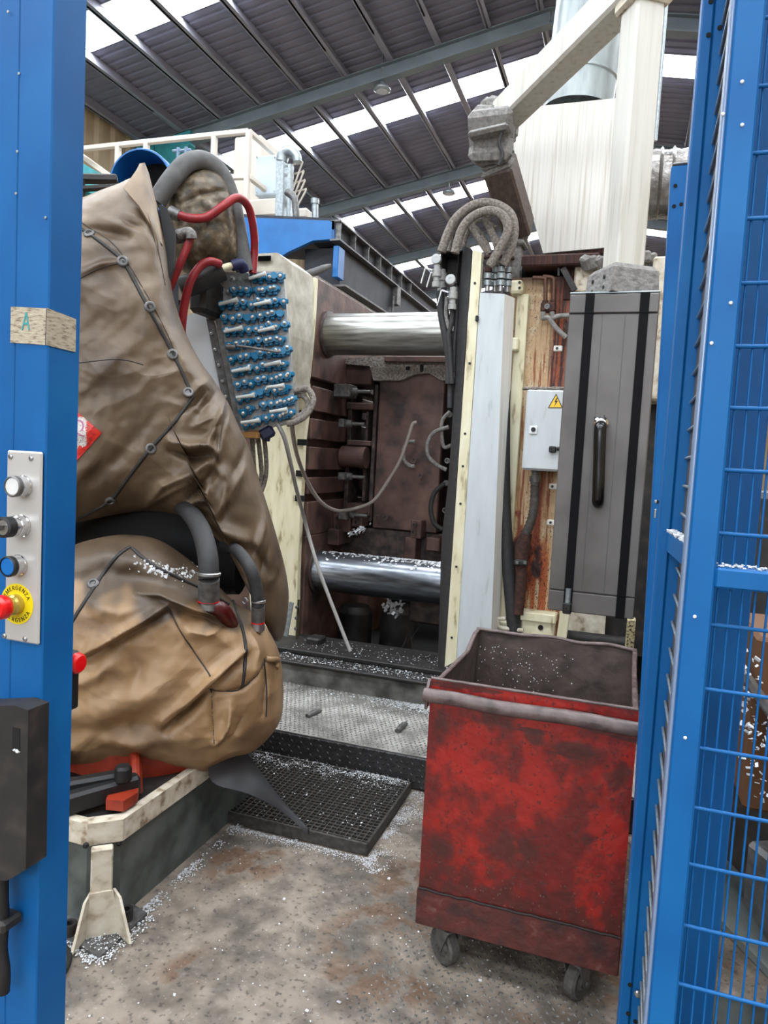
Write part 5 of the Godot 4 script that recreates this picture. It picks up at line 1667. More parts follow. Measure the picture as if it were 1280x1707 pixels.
func robot() -> void:
	var m := Mb.new()
	var a := deg_to_rad(33.4)
	var rb := thing("industrial_robot", "large industrial robot wrapped in stained tan canvas covers on a low pedestal", "robot", Vector3(-1.95, 0.36, -2.45))
	var ro := rb.position

	# lower cover
	var lo := Cover.new([Vector2(-0.6071, 1.0326), Vector2(-0.4623, 1.1381), Vector2(-0.3562, 1.1797), Vector2(-0.2477, 1.1963), Vector2(-0.1315, 1.1802), Vector2(-0.0203, 1.1108), Vector2(0.0799, 1.0274), Vector2(0.1733, 0.9298), Vector2(0.2721, 0.8675), Vector2(0.3449, 0.7663), Vector2(0.3764, 0.6643), Vector2(0.3866, 0.4849), Vector2(0.3453, 0.3991), Vector2(0.2808, 0.3405), Vector2(0.2007, 0.3241), Vector2(0.1061, 0.2682), Vector2(0.0178, 0.2784), Vector2(-0.2027, 0.3058), Vector2(-0.4254, 0.3327), Vector2(-0.5972, 0.3564)], Vector2(-0.1448, 0.6881), 0.34, 0.3, [], 5, 0.012, 3.2)
	lo.folds = [
		[[Vector2(-0.1869, 1.0293), Vector2(-0.1122, 1.0253), Vector2(-0.0335, 0.9952), Vector2(0.0618, 0.9513), Vector2(0.1637, 0.9019)], 0.016, 0.051, 1.6],
		[[Vector2(-0.3932, 1.0557), Vector2(-0.2969, 1.0774), Vector2(-0.1877, 1.0571), Vector2(-0.0861, 1.0362)], 0.05, -0.0765, 2.0],
		[[Vector2(-0.0364, 1.0906), Vector2(0.0488, 1.0259), Vector2(0.1796, 0.9375)], 0.025, -0.051, 2.0],
		[[Vector2(-0.4074, 0.7926), Vector2(-0.292, 0.8588), Vector2(-0.1645, 0.9392), Vector2(-0.0783, 0.9822)], 0.022, 0.0374, 1.5],
		[[Vector2(-0.3915, 0.7668), Vector2(-0.2717, 0.8371), Vector2(-0.1536, 0.9089), Vector2(-0.0735, 0.9561)], 0.016, -0.034, 1.5],
		[[Vector2(-0.0829, 0.5766), Vector2(-0.0015, 0.6402), Vector2(0.0801, 0.727), Vector2(0.1532, 0.7768), Vector2(0.2104, 0.8117)], 0.018, 0.0476, 1.4],
		[[Vector2(-0.0694, 0.5383), Vector2(0.0101, 0.6064), Vector2(0.0712, 0.6758)], 0.015, -0.051, 1.4],
		[[Vector2(0.0921, 0.6887), Vector2(0.1543, 0.7476), Vector2(0.2029, 0.7803)], 0.014, -0.034, 1.4],
		[[Vector2(-0.0827, 0.9908), Vector2(-0.0304, 0.8948), Vector2(0.0355, 0.7948), Vector2(0.0797, 0.7382)], 0.006, -0.0102, 1.5],
		[[Vector2(0.0822, 0.6665), Vector2(0.1359, 0.6626), Vector2(0.2007, 0.6673), Vector2(0.2542, 0.6998), Vector2(0.2963, 0.7511)], 0.007, -0.0204, 1.3],
		[[Vector2(0.0863, 0.6709), Vector2(0.0937, 0.5807), Vector2(0.1033, 0.4897)], 0.007, -0.0204, 1.3],
		[[Vector2(-0.0304, 0.8948), Vector2(0.0639, 0.8895), Vector2(0.1394, 0.8621)], 0.03, 0.034, 2.0],
		[[Vector2(-0.3649, 0.599), Vector2(-0.2271, 0.6371), Vector2(-0.0864, 0.6983)], 0.05, 0.034, 2.0],
		[[Vector2(-0.3833, 0.5458), Vector2(-0.1848, 0.5588), Vector2(-0.0215, 0.6076)], 0.04, -0.0238, 2.0],
		[[Vector2(-0.2726, 0.8757), Vector2(-0.17, 0.7661), Vector2(-0.1874, 0.6576)], 0.03, -0.0204, 2.0],
		[[Vector2(0.1102, 0.4758), Vector2(0.1505, 0.5557), Vector2(0.1567, 0.6235)], 0.016, 0.034, 1.5],
		[[Vector2(0.2739, 0.7562), Vector2(0.291, 0.6645), Vector2(0.2823, 0.5502)], 0.012, -0.034, 1.4],
		[[Vector2(-0.3143, 0.9823), Vector2(-0.2351, 0.9609), Vector2(-0.1359, 1.0037)], 0.03, 0.03, 1.8],
		[[Vector2(-0.324, 0.5214), Vector2(-0.1627, 0.4916), Vector2(0.0239, 0.5049)], 0.03, 0.02, 1.8],
		[[Vector2(-0.3865, 0.707), Vector2(-0.3092, 0.7477), Vector2(-0.2311, 0.7999)], 0.03, 0.025, 1.8],
		[[Vector2(0.2255, 0.87), Vector2(0.2633, 0.8018), Vector2(0.2528, 0.734)], 0.016, 0.034, 1.5],
		[[Vector2(-0.1728, 1.0251), Vector2(-0.0999, 1.0211), Vector2(-0.0251, 0.9908), Vector2(0.0641, 0.9469), Vector2(0.1551, 0.902)], 0.008, 0.024, 1.1],
		[[Vector2(-0.0323, 0.956), Vector2(0.0627, 0.9248), Vector2(0.1499, 0.8664)], 0.009, -0.024, 1.1],
		[[Vector2(0.0071, 0.8945), Vector2(0.0644, 0.8762), Vector2(0.1211, 0.8934), Vector2(0.1761, 0.9152)], 0.009, 0.022, 1.1],
		[[Vector2(-0.0701, 0.565), Vector2(0.0032, 0.6245), Vector2(0.0847, 0.7157), Vector2(0.1599, 0.7722), Vector2(0.2064, 0.8028)], 0.009, 0.026, 1.1],
		[[Vector2(-0.0651, 0.5336), Vector2(0.0042, 0.5932), Vector2(0.0694, 0.6669)], 0.008, -0.024, 1.1],
		[[Vector2(-0.3499, 0.8213), Vector2(-0.2334, 0.8924), Vector2(-0.1306, 0.9563), Vector2(-0.0785, 0.9865)], 0.009, 0.022, 1.1],
		[[Vector2(0.1023, 0.7018), Vector2(0.1562, 0.7543), Vector2(0.2039, 0.7532)], 0.008, -0.02, 1.1],
		[[Vector2(0.1062, 0.4669), Vector2(0.1472, 0.5286), Vector2(0.1619, 0.6006)], 0.008, 0.022, 1.1],
		[[Vector2(0.1241, 0.4477), Vector2(0.1785, 0.5043), Vector2(0.1985, 0.5537)], 0.008, -0.02, 1.1],
		[[Vector2(0.2214, 0.8655), Vector2(0.2536, 0.8245), Vector2(0.269, 0.7699)], 0.008, 0.022, 1.1],
	]
	lo.crumple = 0.012
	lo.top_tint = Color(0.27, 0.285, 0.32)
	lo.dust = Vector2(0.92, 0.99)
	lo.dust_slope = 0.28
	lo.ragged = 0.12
	var lc := lay(rb, "lower_cover", lo.mesh(400, 140, M.cloth_low), Transform3D(Basis(Vector3.UP, a), Vector3(-1.62, 0, -2.45) - ro))
	for q in [[Vector2(-0.4131, 0.8878), Vector2(-0.3534, 0.9929), Vector2(-0.3066, 1.0752), Vector2(-0.2592, 1.1411), Vector2(-0.2204, 1.1692)], [Vector2(0.1688, 0.9375), Vector2(0.1949, 0.8748), Vector2(0.2081, 0.814), Vector2(0.2046, 0.7352), Vector2(0.1983, 0.672)], [Vector2(-0.2124, 1.1651), Vector2(-0.139, 1.1152), Vector2(-0.0354, 1.0581), Vector2(0.06, 1.004), Vector2(0.1472, 0.9421)]]:
		part(lc, "zipper", strip(lo, q, 0.007, 0.0), M.black_worn)
	for q in [[Vector2(-0.0827, 0.9908), Vector2(-0.0304, 0.8948), Vector2(0.0355, 0.7948), Vector2(0.0797, 0.7382)], [Vector2(0.082, 0.671), Vector2(0.2008, 0.6651), Vector2(0.2963, 0.7511)], [Vector2(0.0863, 0.6709), Vector2(0.0937, 0.5807), Vector2(0.1037, 0.4784)], [Vector2(0.2828, 0.756), Vector2(0.2964, 0.6415), Vector2(0.2962, 0.5381)]]:
		part(lc, "seam", strip(lo, q, 0.003, 0.0), M.cloth_dark)
	m = Mb.new()
	for i in 150:
		var fp: Vector2 = Vector2(-0.0885, 1.0909) + Vector2(rng.randfn(0, 0.055), rng.randfn(0, 0.012))
		fp += Vector2(0, -(fp.x - (Vector2(-0.0885, 1.0909)).x) * 0.25)
		m.obox(lo.on(fp, 0.002), Vector3(0.011, 0.007, 0.002) * rng.randf_range(0.3, 1.1), Basis(Vector3(rng.randf() - 0.5, rng.randf() - 0.5, 2).normalized(), rng.randf() * TAU))
	stuff(part(lc, "cover_flakes", m, M.flake))
	part(lc, "snap_fastener", snap(lo, Vector2(-0.3352, 1.0456)), M.dull_steel)
	m = Mb.new()
	m.tube([lo.on(Vector2(0.2922, 0.7497), 0.0), lo.on(Vector2(0.321, 0.7443), 0.03), lo.on(Vector2(0.3457, 0.7243), 0.02), lo.on(Vector2(0.3372, 0.6999), 0.0)], 0.012, 8, 4)
	part(lc, "cloth_loop", m, M.cloth_low)

	# upper cover
	var up := Cover.new([Vector2(-0.774, 2.4462), Vector2(-0.5965, 2.4987), Vector2(-0.5356, 2.5285), Vector2(-0.4606, 2.5702), Vector2(-0.3917, 2.6064), Vector2(-0.3407, 2.6355), Vector2(-0.2834, 2.6196), Vector2(-0.2433, 2.5521), Vector2(-0.2162, 2.4501), Vector2(-0.1912, 2.3419), Vector2(-0.1753, 2.2191), Vector2(-0.1478, 2.1216), Vector2(-0.105, 2.0194), Vector2(-0.0466, 1.9174), Vector2(0.0223, 1.8301), Vector2(0.0819, 1.7407), Vector2(0.1268, 1.6491), Vector2(0.1719, 1.5644), Vector2(0.2193, 1.4332), Vector2(0.2796, 1.2653), Vector2(0.3353, 1.0971), Vector2(0.368, 0.9732), Vector2(0.3782, 0.8647), Vector2(0.3577, 0.7024), Vector2(0.3028, 0.7031), Vector2(0.2481, 0.848), Vector2(0.1786, 0.9796), Vector2(0.1009, 1.0792), Vector2(0.0094, 1.166), Vector2(-0.1106, 1.2423), Vector2(-0.2487, 1.2641), Vector2(-0.3826, 1.2442), Vector2(-0.5486, 1.2032), Vector2(-0.7564, 1.1772)], Vector2(-0.2319, 1.8104), 0.34, 0.3, [], 9, 0.012, 3.0)
	up.folds = [
		[[Vector2(-0.1554, 1.5695), Vector2(-0.0797, 1.5502), Vector2(-0.011, 1.5612), Vector2(0.0293, 1.5395)], 0.016, 0.0595, 1.5],
		[[Vector2(-0.1474, 1.53), Vector2(-0.067, 1.5106), Vector2(0.0021, 1.519)], 0.014, -0.051, 1.5],
		[[Vector2(-0.011, 1.5612), Vector2(0.0381, 1.6877), Vector2(0.0635, 1.7607)], 0.016, 0.051, 1.5],
		[[Vector2(0.035, 1.5111), Vector2(0.0633, 1.637), Vector2(0.0754, 1.6902)], 0.012, 0.0425, 1.4],
		[[Vector2(-0.2463, 1.2899), Vector2(-0.1771, 1.387), Vector2(-0.0648, 1.4441), Vector2(-0.0087, 1.4945), Vector2(0.0298, 1.5252)], 0.018, 0.051, 1.5],
		[[Vector2(-0.0953, 1.3188), Vector2(-0.0396, 1.3783), Vector2(0.0158, 1.4599)], 0.014, -0.051, 1.5],
		[[Vector2(-0.0795, 1.3289), Vector2(-0.0199, 1.3455), Vector2(-0.0039, 1.423)], 0.014, 0.0595, 1.3],
		[[Vector2(0.0029, 1.4951), Vector2(0.0757, 1.4265), Vector2(0.0594, 1.3533), Vector2(0.0113, 1.25)], 0.022, 0.034, 1.6],
		[[Vector2(-0.0496, 1.6819), Vector2(-0.0054, 1.7368), Vector2(0.0292, 1.8054)], 0.02, -0.0408, 1.7],
		[[Vector2(-0.0793, 1.7502), Vector2(-0.0306, 1.8007), Vector2(-0.0089, 1.8376)], 0.02, 0.034, 1.7],
		[[Vector2(-0.0004, 1.2497), Vector2(0.1074, 1.2088), Vector2(0.193, 1.1714)], 0.02, 0.0476, 1.5],
		[[Vector2(0.0757, 1.4265), Vector2(0.125, 1.5013), Vector2(0.1422, 1.5505)], 0.016, -0.034, 1.6],
		[[Vector2(0.2119, 1.1247), Vector2(0.2415, 1.2369), Vector2(0.2433, 1.311)], 0.014, 0.0425, 1.4],
		[[Vector2(0.1813, 1.1613), Vector2(0.2226, 1.1), Vector2(0.2545, 1.0381)], 0.016, -0.0425, 1.5],
		[[Vector2(0.2664, 0.9881), Vector2(0.3088, 1.0386), Vector2(0.327, 1.0766)], 0.012, 0.034, 1.5],
		[[Vector2(-0.4937, 2.3578), Vector2(-0.3991, 2.3483), Vector2(-0.3305, 2.335)], 0.02, -0.034, 1.8],
		[[Vector2(-0.5002, 2.1645), Vector2(-0.4277, 2.2126), Vector2(-0.3431, 2.2359)], 0.016, 0.0272, 1.6],
		[[Vector2(-0.3286, 2.5116), Vector2(-0.2732, 2.4467), Vector2(-0.2226, 2.3488)], 0.012, 0.0374, 1.5],
		[[Vector2(-0.2998, 2.4761), Vector2(-0.2592, 2.4109), Vector2(-0.2308, 2.3299)], 0.012, -0.034, 1.5],
		[[Vector2(-0.1954, 2.0176), Vector2(-0.1251, 1.9093), Vector2(-0.0535, 1.799)], 0.02, 0.0238, 2.0],
		[[Vector2(-0.4711, 1.7666), Vector2(-0.3448, 1.8674), Vector2(-0.2552, 1.7833)], 0.04, 0.0204, 2.0],
		[[Vector2(-0.4421, 1.4037), Vector2(-0.3358, 1.5012), Vector2(-0.2293, 1.6466)], 0.03, -0.0204, 2.0],
		[[Vector2(-0.1505, 1.558), Vector2(-0.0871, 1.5663), Vector2(-0.0225, 1.5605), Vector2(0.0203, 1.5295)], 0.008, 0.024, 1.1],
		[[Vector2(-0.1406, 1.5303), Vector2(-0.0762, 1.5101), Vector2(0.0069, 1.5144)], 0.008, -0.024, 1.1],
		[[Vector2(0.0467, 1.7073), Vector2(0.0356, 1.6258), Vector2(0.0302, 1.5157)], 0.008, 0.026, 1.1],
		[[Vector2(0.0707, 1.6899), Vector2(0.0555, 1.5936), Vector2(0.0447, 1.502)], 0.008, -0.02, 1.1],
		[[Vector2(-0.2375, 1.2949), Vector2(-0.1447, 1.3646), Vector2(-0.041, 1.4214), Vector2(0.0305, 1.5061)], 0.009, 0.026, 1.1],
		[[Vector2(-0.1066, 1.3112), Vector2(-0.0343, 1.3594), Vector2(0.0279, 1.4484)], 0.008, -0.026, 1.1],
		[[Vector2(-0.0883, 1.3143), Vector2(-0.038, 1.3304), Vector2(-0.0108, 1.3507), Vector2(-0.0034, 1.4086)], 0.008, 0.026, 1.1],
		[[Vector2(0.0164, 1.2405), Vector2(0.047, 1.3044), Vector2(0.1051, 1.3987), Vector2(0.1497, 1.4783)], 0.012, 0.024, 1.2],
		[[Vector2(0.0774, 1.3782), Vector2(0.0704, 1.3101), Vector2(0.0626, 1.2661)], 0.008, -0.022, 1.1],
		[[Vector2(0.012, 1.2306), Vector2(0.1129, 1.1893), Vector2(0.1859, 1.1663)], 0.008, 0.022, 1.1],
		[[Vector2(0.2396, 1.2813), Vector2(0.2143, 1.1867), Vector2(0.1935, 1.0971)], 0.009, 0.026, 1.1],
		[[Vector2(0.268, 1.188), Vector2(0.2465, 1.1129), Vector2(0.2247, 1.0478)], 0.009, -0.024, 1.1],
		[[Vector2(-0.1179, 1.6773), Vector2(-0.0599, 1.7141), Vector2(-0.0161, 1.7784)], 0.01, -0.02, 1.2],
		[[Vector2(-0.0662, 1.6289), Vector2(-0.0121, 1.6607), Vector2(0.0474, 1.6884)], 0.01, 0.02, 1.2],
		[[Vector2(-0.0329, 1.5931), Vector2(0.0031, 1.6238), Vector2(0.0349, 1.6448)], 0.008, -0.016, 1.1],
		[[Vector2(-0.3579, 2.4021), Vector2(-0.3103, 2.3819), Vector2(-0.2627, 2.3793)], 0.01, -0.018, 1.2],
		[[Vector2(0.2429, 0.9628), Vector2(0.2903, 1.0083), Vector2(0.3185, 1.0438)], 0.008, -0.02, 1.1],
	]
	up.crumple = 0.011
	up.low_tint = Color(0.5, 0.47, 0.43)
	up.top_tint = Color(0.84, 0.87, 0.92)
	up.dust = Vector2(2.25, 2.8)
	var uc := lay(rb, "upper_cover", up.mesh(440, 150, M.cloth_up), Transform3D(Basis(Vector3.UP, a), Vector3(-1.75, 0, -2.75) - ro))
	for q in [[Vector2(-0.5083, 2.3602), Vector2(-0.4191, 2.2974), Vector2(-0.3408, 2.2317), Vector2(-0.25, 2.0757), Vector2(-0.152, 1.907), Vector2(-0.07, 1.7462)], [Vector2(-0.07, 1.7462), Vector2(-0.1394, 1.6384), Vector2(-0.2261, 1.5304), Vector2(-0.3116, 1.4094), Vector2(-0.3795, 1.3181), Vector2(-0.5073, 1.235)]]:
		part(uc, "zipper", strip(up, q, 0.007, 0.0), M.black_worn)
	for q in [[Vector2(-0.5255, 2.3926), Vector2(-0.4411, 2.3428), Vector2(-0.3635, 2.2822), Vector2(-0.2738, 2.1499), Vector2(-0.1719, 1.9741), Vector2(-0.0989, 1.7954)], [Vector2(-0.5038, 2.1377), Vector2(-0.4378, 2.1893), Vector2(-0.343, 2.2314)], [Vector2(-0.3138, 2.5181), Vector2(-0.2727, 2.4312), Vector2(-0.2213, 2.3042), Vector2(-0.1912, 2.1771)], [Vector2(-0.4979, 1.8408), Vector2(-0.3447, 1.8629), Vector2(-0.2571, 1.852)], [Vector2(0.0635, 1.7607), Vector2(0.0482, 1.6646), Vector2(0.0303, 1.5109)]]:
		part(uc, "seam", strip(up, q, 0.0022, 0.0), M.cloth_dark)
	for q in [Vector2(-0.4724, 2.3366), Vector2(-0.343, 2.2337), Vector2(-0.2388, 2.0701), Vector2(-0.1519, 1.9024), Vector2(-0.0888, 1.7612), Vector2(-0.2217, 1.5353), Vector2(-0.3774, 1.3182)]:
		part(uc, "snap_fastener", snap(up, q), M.dull_steel)
	m = Mb.new()
	var rows := up.patch([Vector2(-0.6224, 1.5583), Vector2(-0.5159, 1.6822), Vector2(-0.3987, 1.5852), Vector2(-0.5113, 1.4464)], 0.004, 8)
	var sm := painted(sticker_picture(), 0.4)
	for i in 8:
		for j in 8:
			var uvs := []
			for t in [[j, i], [j + 1, i], [j + 1, i + 1], [j, i + 1]]:
				uvs.append(Vector2(t[0] / 8.0, t[1] / 8.0))
			m.poly([rows[i][j], rows[i][j + 1], rows[i + 1][j + 1]], Vector3.BACK, [uvs[0], uvs[1], uvs[2]])
			m.poly([rows[i][j], rows[i + 1][j + 1], rows[i + 1][j]], Vector3.BACK, [uvs[0], uvs[2], uvs[3]])
	part(uc, "warning_sticker", m, sm, "red square sticker with torn white paper and purple scribble")
	# stiff pointed flap standing up at the neck of the cover
	m = Mb.new()
	var fl := []
	for q in [[Vector3(-1.9384, 2.5367, -2.3862), Vector3(-1.8273, 2.4443, -2.3397), Vector3(-1.8144, 2.3366, -2.468)], [Vector3(-1.9234, 2.5777, -2.4081), Vector3(-1.8361, 2.5063, -2.3698), Vector3(-1.8338, 2.4253, -2.4671)], [Vector3(-1.918, 2.6196, -2.4356), Vector3(-1.8606, 2.5776, -2.4135), Vector3(-1.8672, 2.5244, -2.481)], [Vector3(-1.9198, 2.6537, -2.4584), Vector3(-1.8963, 2.6532, -2.4499), Vector3(-1.9006, 2.6248, -2.483)]]:
		fl.append(q)
	m.sheet(fl, 0.008)
	part(rb, "pointed_flap", m, M.cloth_up)
	# dark body seen between the covers
	m = Mb.new()
	m.tube([Vector3(-2.25, 1.0, -2.75), Vector3(-1.95, 1.12, -2.75), Vector3(-1.6, 1.1, -2.85)], [0.26, 0.24, 0.2], 24, 4)
	part(rb, "arm_joint", m, M.void_dark)
	# black straps at the top of the cover
	m = Mb.new()
	m.bar(Vector3(-2.2871, 2.6032, -2.3958), Vector3(-2.0854, 2.6338, -2.5289), 0.03, 0.05, Vector3.UP, 0.006)
	m.bar(Vector3(-2.2724, 2.5477, -2.3816), Vector3(-2.0643, 2.5999, -2.5188), 0.02, 0.03, Vector3.UP, 0.006)
	m.bar(Vector3(-2.1837, 2.5225, -2.4401), Vector3(-2.1851, 2.6051, -2.4391), 0.02, 0.02, Vector3.RIGHT, 0.004)
	part(rb, "cable_track", m, M.black_worn)
	# wrist drum, streaked with grease
	var wr := Cover.new([Vector2(-0.2368, 2.6991), Vector2(-0.1646, 2.8019), Vector2(-0.0714, 2.8594), Vector2(0.0202, 2.8401), Vector2(0.0734, 2.7564), Vector2(0.1071, 2.6075), Vector2(0.1069, 2.4613), Vector2(0.0472, 2.3978), Vector2(-0.0688, 2.3677), Vector2(-0.1519, 2.3915), Vector2(-0.2098, 2.5114)], Vector2(-0.0631, 2.613), 0.16, 0.2, [], 21, 0.014, 3.0)
	wr.folds = [[[Vector2(-0.1575, 2.6378), Vector2(-0.0531, 2.6924), Vector2(0.0666, 2.7415)], 0.012, -0.02, 1.5], [[Vector2(0.0656, 2.6955), Vector2(0.0918, 2.5769), Vector2(0.087, 2.4123)], 0.012, -0.02, 1.5], [[Vector2(-0.1087, 2.7644), Vector2(-0.0236, 2.6158), Vector2(-0.0431, 2.3969)], 0.03, 0.02, 2.0]]
	lay(rb, "wrist_drum", wr.mesh(140, 50, worn([Color(0.1, 0.085, 0.06), Color(0.25, 0.21, 0.15), Color(0.42, 0.36, 0.27), Color(0.66, 0.65, 0.62)], 62, 0.012, 0.5, 0.5, 0.0, [0.0, 0.4, 0.65, 1.0], 3.0)), Transform3D(Basis(Vector3.UP, a), Vector3(-1.95, 0, -3.05) - ro))
	m = Mb.new()
	m.prism([Vector3(-1.8774, 2.5205, -2.5222), Vector3(-1.8501, 2.5108, -2.5403), Vector3(-1.8206, 2.4253, -2.5597), Vector3(-1.8211, 2.2914, -2.5594), Vector3(-1.8462, 2.1966, -2.5428), Vector3(-1.8646, 2.3091, -2.5307), Vector3(-1.8591, 2.4051, -2.5343)], Vector3(-0.05, 0, -0.08))
	part(rb, "black_bracket", m, M.black)
	m = Mb.new()
	m.tube([Vector3(-2.0171, 2.2766, -2.886), Vector3(-1.9511, 2.3126, -2.9295), Vector3(-1.8625, 2.3792, -2.9879)], 0.05, 10, 4)
	m.box(Vector3(-2.044, 2.1892, -2.988), Vector3(-1.9563, 2.3634, -3.0458) + Vector3(0, 0, -0.2), 0.02)
	part(rb, "wrist_flange", m, M.black_worn)
	# orange foot and black ring
	m = Mb.new()
	m.lathe(Vector3(-1.8, 0.343, -2.42), Vector3.UP, [Vector2(0.0, 0.0), Vector2(0.355, 0.0), Vector2(0.355, 0.1), Vector2(0.34, 0.112), Vector2(0.0, 0.112)], 40)
	part(rb, "orange_base", m, M.orange)
	m = Mb.new()
	m.prism([Vector3(-1.527, 0.36, -1.8696), Vector3(-1.4696, 0.36, -1.883), Vector3(-1.4666, 0.36, -1.9514), Vector3(-1.5533, 0.36, -2.0869), Vector3(-1.5909, 0.36, -1.9881)], Vector3(0, 0.035, 0))
	m.bar(Vector3(-1.5022, 0.37, -1.9971), Vector3(-1.607, 0.4382, -2.12), 0.03, 0.05, Vector3.RIGHT, 0.008)
	part(rb, "orange_lug", m, M.orange)
	m = Mb.new()
	m.bar(Vector3(-1.6723, 0.38, -1.7504), Vector3(-1.4998, 0.4, -2.0023), 0.07, 0.05, Vector3.UP, 0.01)
	m.bar(Vector3(-1.697, 0.42, -1.8001), Vector3(-1.5351, 0.42, -1.9933), 0.05, 0.05, Vector3.UP, 0.01)
	m.bolt(Vector3(-1.5218, 0.43, -1.9455), Vector3.UP, 0.028, 0.05)
	m.box(Vector3(-1.7559, 0.346, -1.8847), Vector3(-1.7836, 0.346, -1.9695) + Vector3(0, 0.14, 0), 0.01)
	part(rb, "black_arm", m, M.black)

	# pedestal
	var pd := thing("pedestal", "grey steel robot pedestal with white rim band and a white gusseted leg", "pedestal", Vector3(-1.95, 0, -2.4))
	var plan := [Vector2(-2.6, -1.79), Vector2(-1.53, -1.79), Vector2(-1.45, -1.86), Vector2(-1.45, -2.75), Vector2(-2.6, -2.75)]
	m = Mb.new()
	var pp := []
	for q in plan:
		pp.append(Vector3(q.x, 0.0, q.y) + (Vector3(-1.95, 0, -2.3) - Vector3(q.x, 0, q.y)).normalized() * 0.025)
	m.prism(pp, Vector3(0, 0.28, 0))
	part(pd, "box", m, M.ped_grey)
	m = Mb.new()
	for i in 4:
		var p: Vector2 = plan[i]
		var q: Vector2 = plan[(i + 1) % 5]
		var ctr := Vector2(-1.95, -2.3)
		var pi := p + (ctr - p).normalized() * 0.045
		var qi := q + (ctr - q).normalized() * 0.045
		m.prism([Vector3(p.x, 0.277, p.y), Vector3(q.x, 0.277, q.y), Vector3(qi.x, 0.277, qi.y), Vector3(pi.x, 0.277, pi.y)], Vector3(0, 0.072, 0))
	part(pd, "rim_band", m, M.white_dirty)
	m = Mb.new()
	var top := []
	for q in plan:
		top.append(Vector3(q.x, 0.33, q.y) + (Vector3(-1.95, 0, -2.3) - Vector3(q.x, 0, q.y)).normalized() * 0.012)
	m.prism(top, Vector3(0, 0.012, 0))
	part(pd, "top_plate", m, M.black_worn)
	var k := Vector3(-1.475, 0, -1.795)
	var diag := Basis(Vector3.UP, deg_to_rad(40))
	m = Mb.new()
	m.obox(k + Vector3(0, 0.15, 0), Vector3(0.065, 0.27, 0.03), diag, 0.004)
	part(pd, "leg", m, M.white_dirty)
	for s in [-1.0, 1.0]:
		m = Mb.new()
		var o := k + diag * Vector3(0.034 * s, 0, 0.012)
		m.prism([o + Vector3(0, 0.012, 0), o + Vector3(0, 0.15, 0), o + diag * Vector3(0.018 * s, 0, 0.022) + Vector3(0, 0.13, 0), o + diag * Vector3(0.05 * s, 0, 0.085) + Vector3(0, 0.012, 0)], diag * Vector3(0.008, 0, 0))
		part(pd, "gusset", m, M.white_dirty)
	m = Mb.new()
	m.prism([k + diag * Vector3(-0.034, 0.0, 0.016) + Vector3(0, 0.15, 0), k + diag * Vector3(0.034, 0.0, 0.016) + Vector3(0, 0.15, 0), k + diag * Vector3(0.07, 0, 0.03) + Vector3(0, 0.012, 0), k + diag * Vector3(-0.07, 0, 0.03) + Vector3(0, 0.012, 0)], diag * Vector3(0, 0, 0.008))
	part(pd, "leg_foot", m, M.white_dirty)
	m = Mb.new()
	m.prism([Vector3(-1.6135, 0.001, -1.733), Vector3(-1.6222, 0.001, -1.7931), Vector3(-1.53, 0.001, -1.9572), Vector3(-1.392, 0.001, -1.9192), Vector3(-1.3904, 0.001, -1.6926)], Vector3(0, 0.014, 0))
	part(pd, "base_plate", m, M.dull_steel)
	for q in [Vector3(-1.5456, 0.015, -1.7402), Vector3(-1.4329, 0.015, -1.8654)]:
		m = Mb.new()
		m.lathe(q, Vector3.UP, [Vector2(0.022, 0), Vector2(0.022, 0.035), Vector2(0.012, 0.035), Vector2(0.012, 0.02), Vector2(0, 0.02)], 16)
		part(pd, "anchor_bolt", m, M.black_worn)
	for q in [Vector3(-1.5168, 0.2929, -1.775), Vector3(-1.5222, 0.0669, -1.775)]:
		m = Mb.new()
		m.bolt(q, Vector3.BACK, 0.009, 0.012)
		part(pd, "plug", m, M.black)
	m = Mb.new()
	m.bolt(Vector3(-1.467, 0.2684, -1.8572), Vector3.RIGHT, 0.009, 0.012)
	part(pd, "plug", m, M.black)

	# hoses
	var big := [
		["grey_hose", [Vector3(-2.0857, 2.6381, -2.7928), Vector3(-2.027, 2.7306, -2.8076), Vector3(-1.9824, 2.8206, -2.8609), Vector3(-1.9439, 2.8569, -2.9342), Vector3(-1.9012, 2.8241, -3.0103), Vector3(-1.867, 2.7158, -3.0568), Vector3(-1.8471, 2.5743, -3.0939), Vector3(-1.8259, 2.4096, -3.1318)], 0.042, M.dusty_rubber, "big dusty grey hose arching from the cover neck over to the spray head"],
		["red_hose", [Vector3(-1.9765, 2.572, -2.793), Vector3(-1.9291, 2.5641, -2.8242), Vector3(-1.871, 2.5786, -2.8625), Vector3(-1.8178, 2.6317, -2.8976), Vector3(-1.7847, 2.6933, -2.9673), Vector3(-1.7711, 2.6798, -3.0482), Vector3(-1.7766, 2.5918, -3.1164), Vector3(-1.7908, 2.5053, -3.155), Vector3(-1.7946, 2.4025, -3.1525)], 0.019, M.red_hose, "upper red hose curving over the wrist and down behind the spray head"],
		["red_hose", [Vector3(-1.9045, 2.4752, -2.7926), Vector3(-1.916, 2.427, -2.785), Vector3(-1.9395, 2.3512, -2.7694), Vector3(-1.9747, 2.2797, -2.7702), Vector3(-2.0061, 2.2184, -2.7735)], 0.017, M.red_hose, "short straight red hose running down into the cover"],
		["red_hose", [Vector3(-1.8405, 2.3906, -2.9306), Vector3(-1.8546, 2.3865, -2.8734), Vector3(-1.8888, 2.3605, -2.8508), Vector3(-1.9218, 2.2927, -2.829), Vector3(-1.9522, 2.1962, -2.833), Vector3(-1.9716, 2.0917, -2.8441), Vector3(-2.0021, 2.044, -2.8959)], 0.019, M.red_hose, "lower red hose bending down beside the white plate into the cover"],
	]
	for q in big:
		m = Mb.new()
		m.tube(q[1], q[2], 14, 6)
		solo(q[0], m, q[3], q[4], "hose")
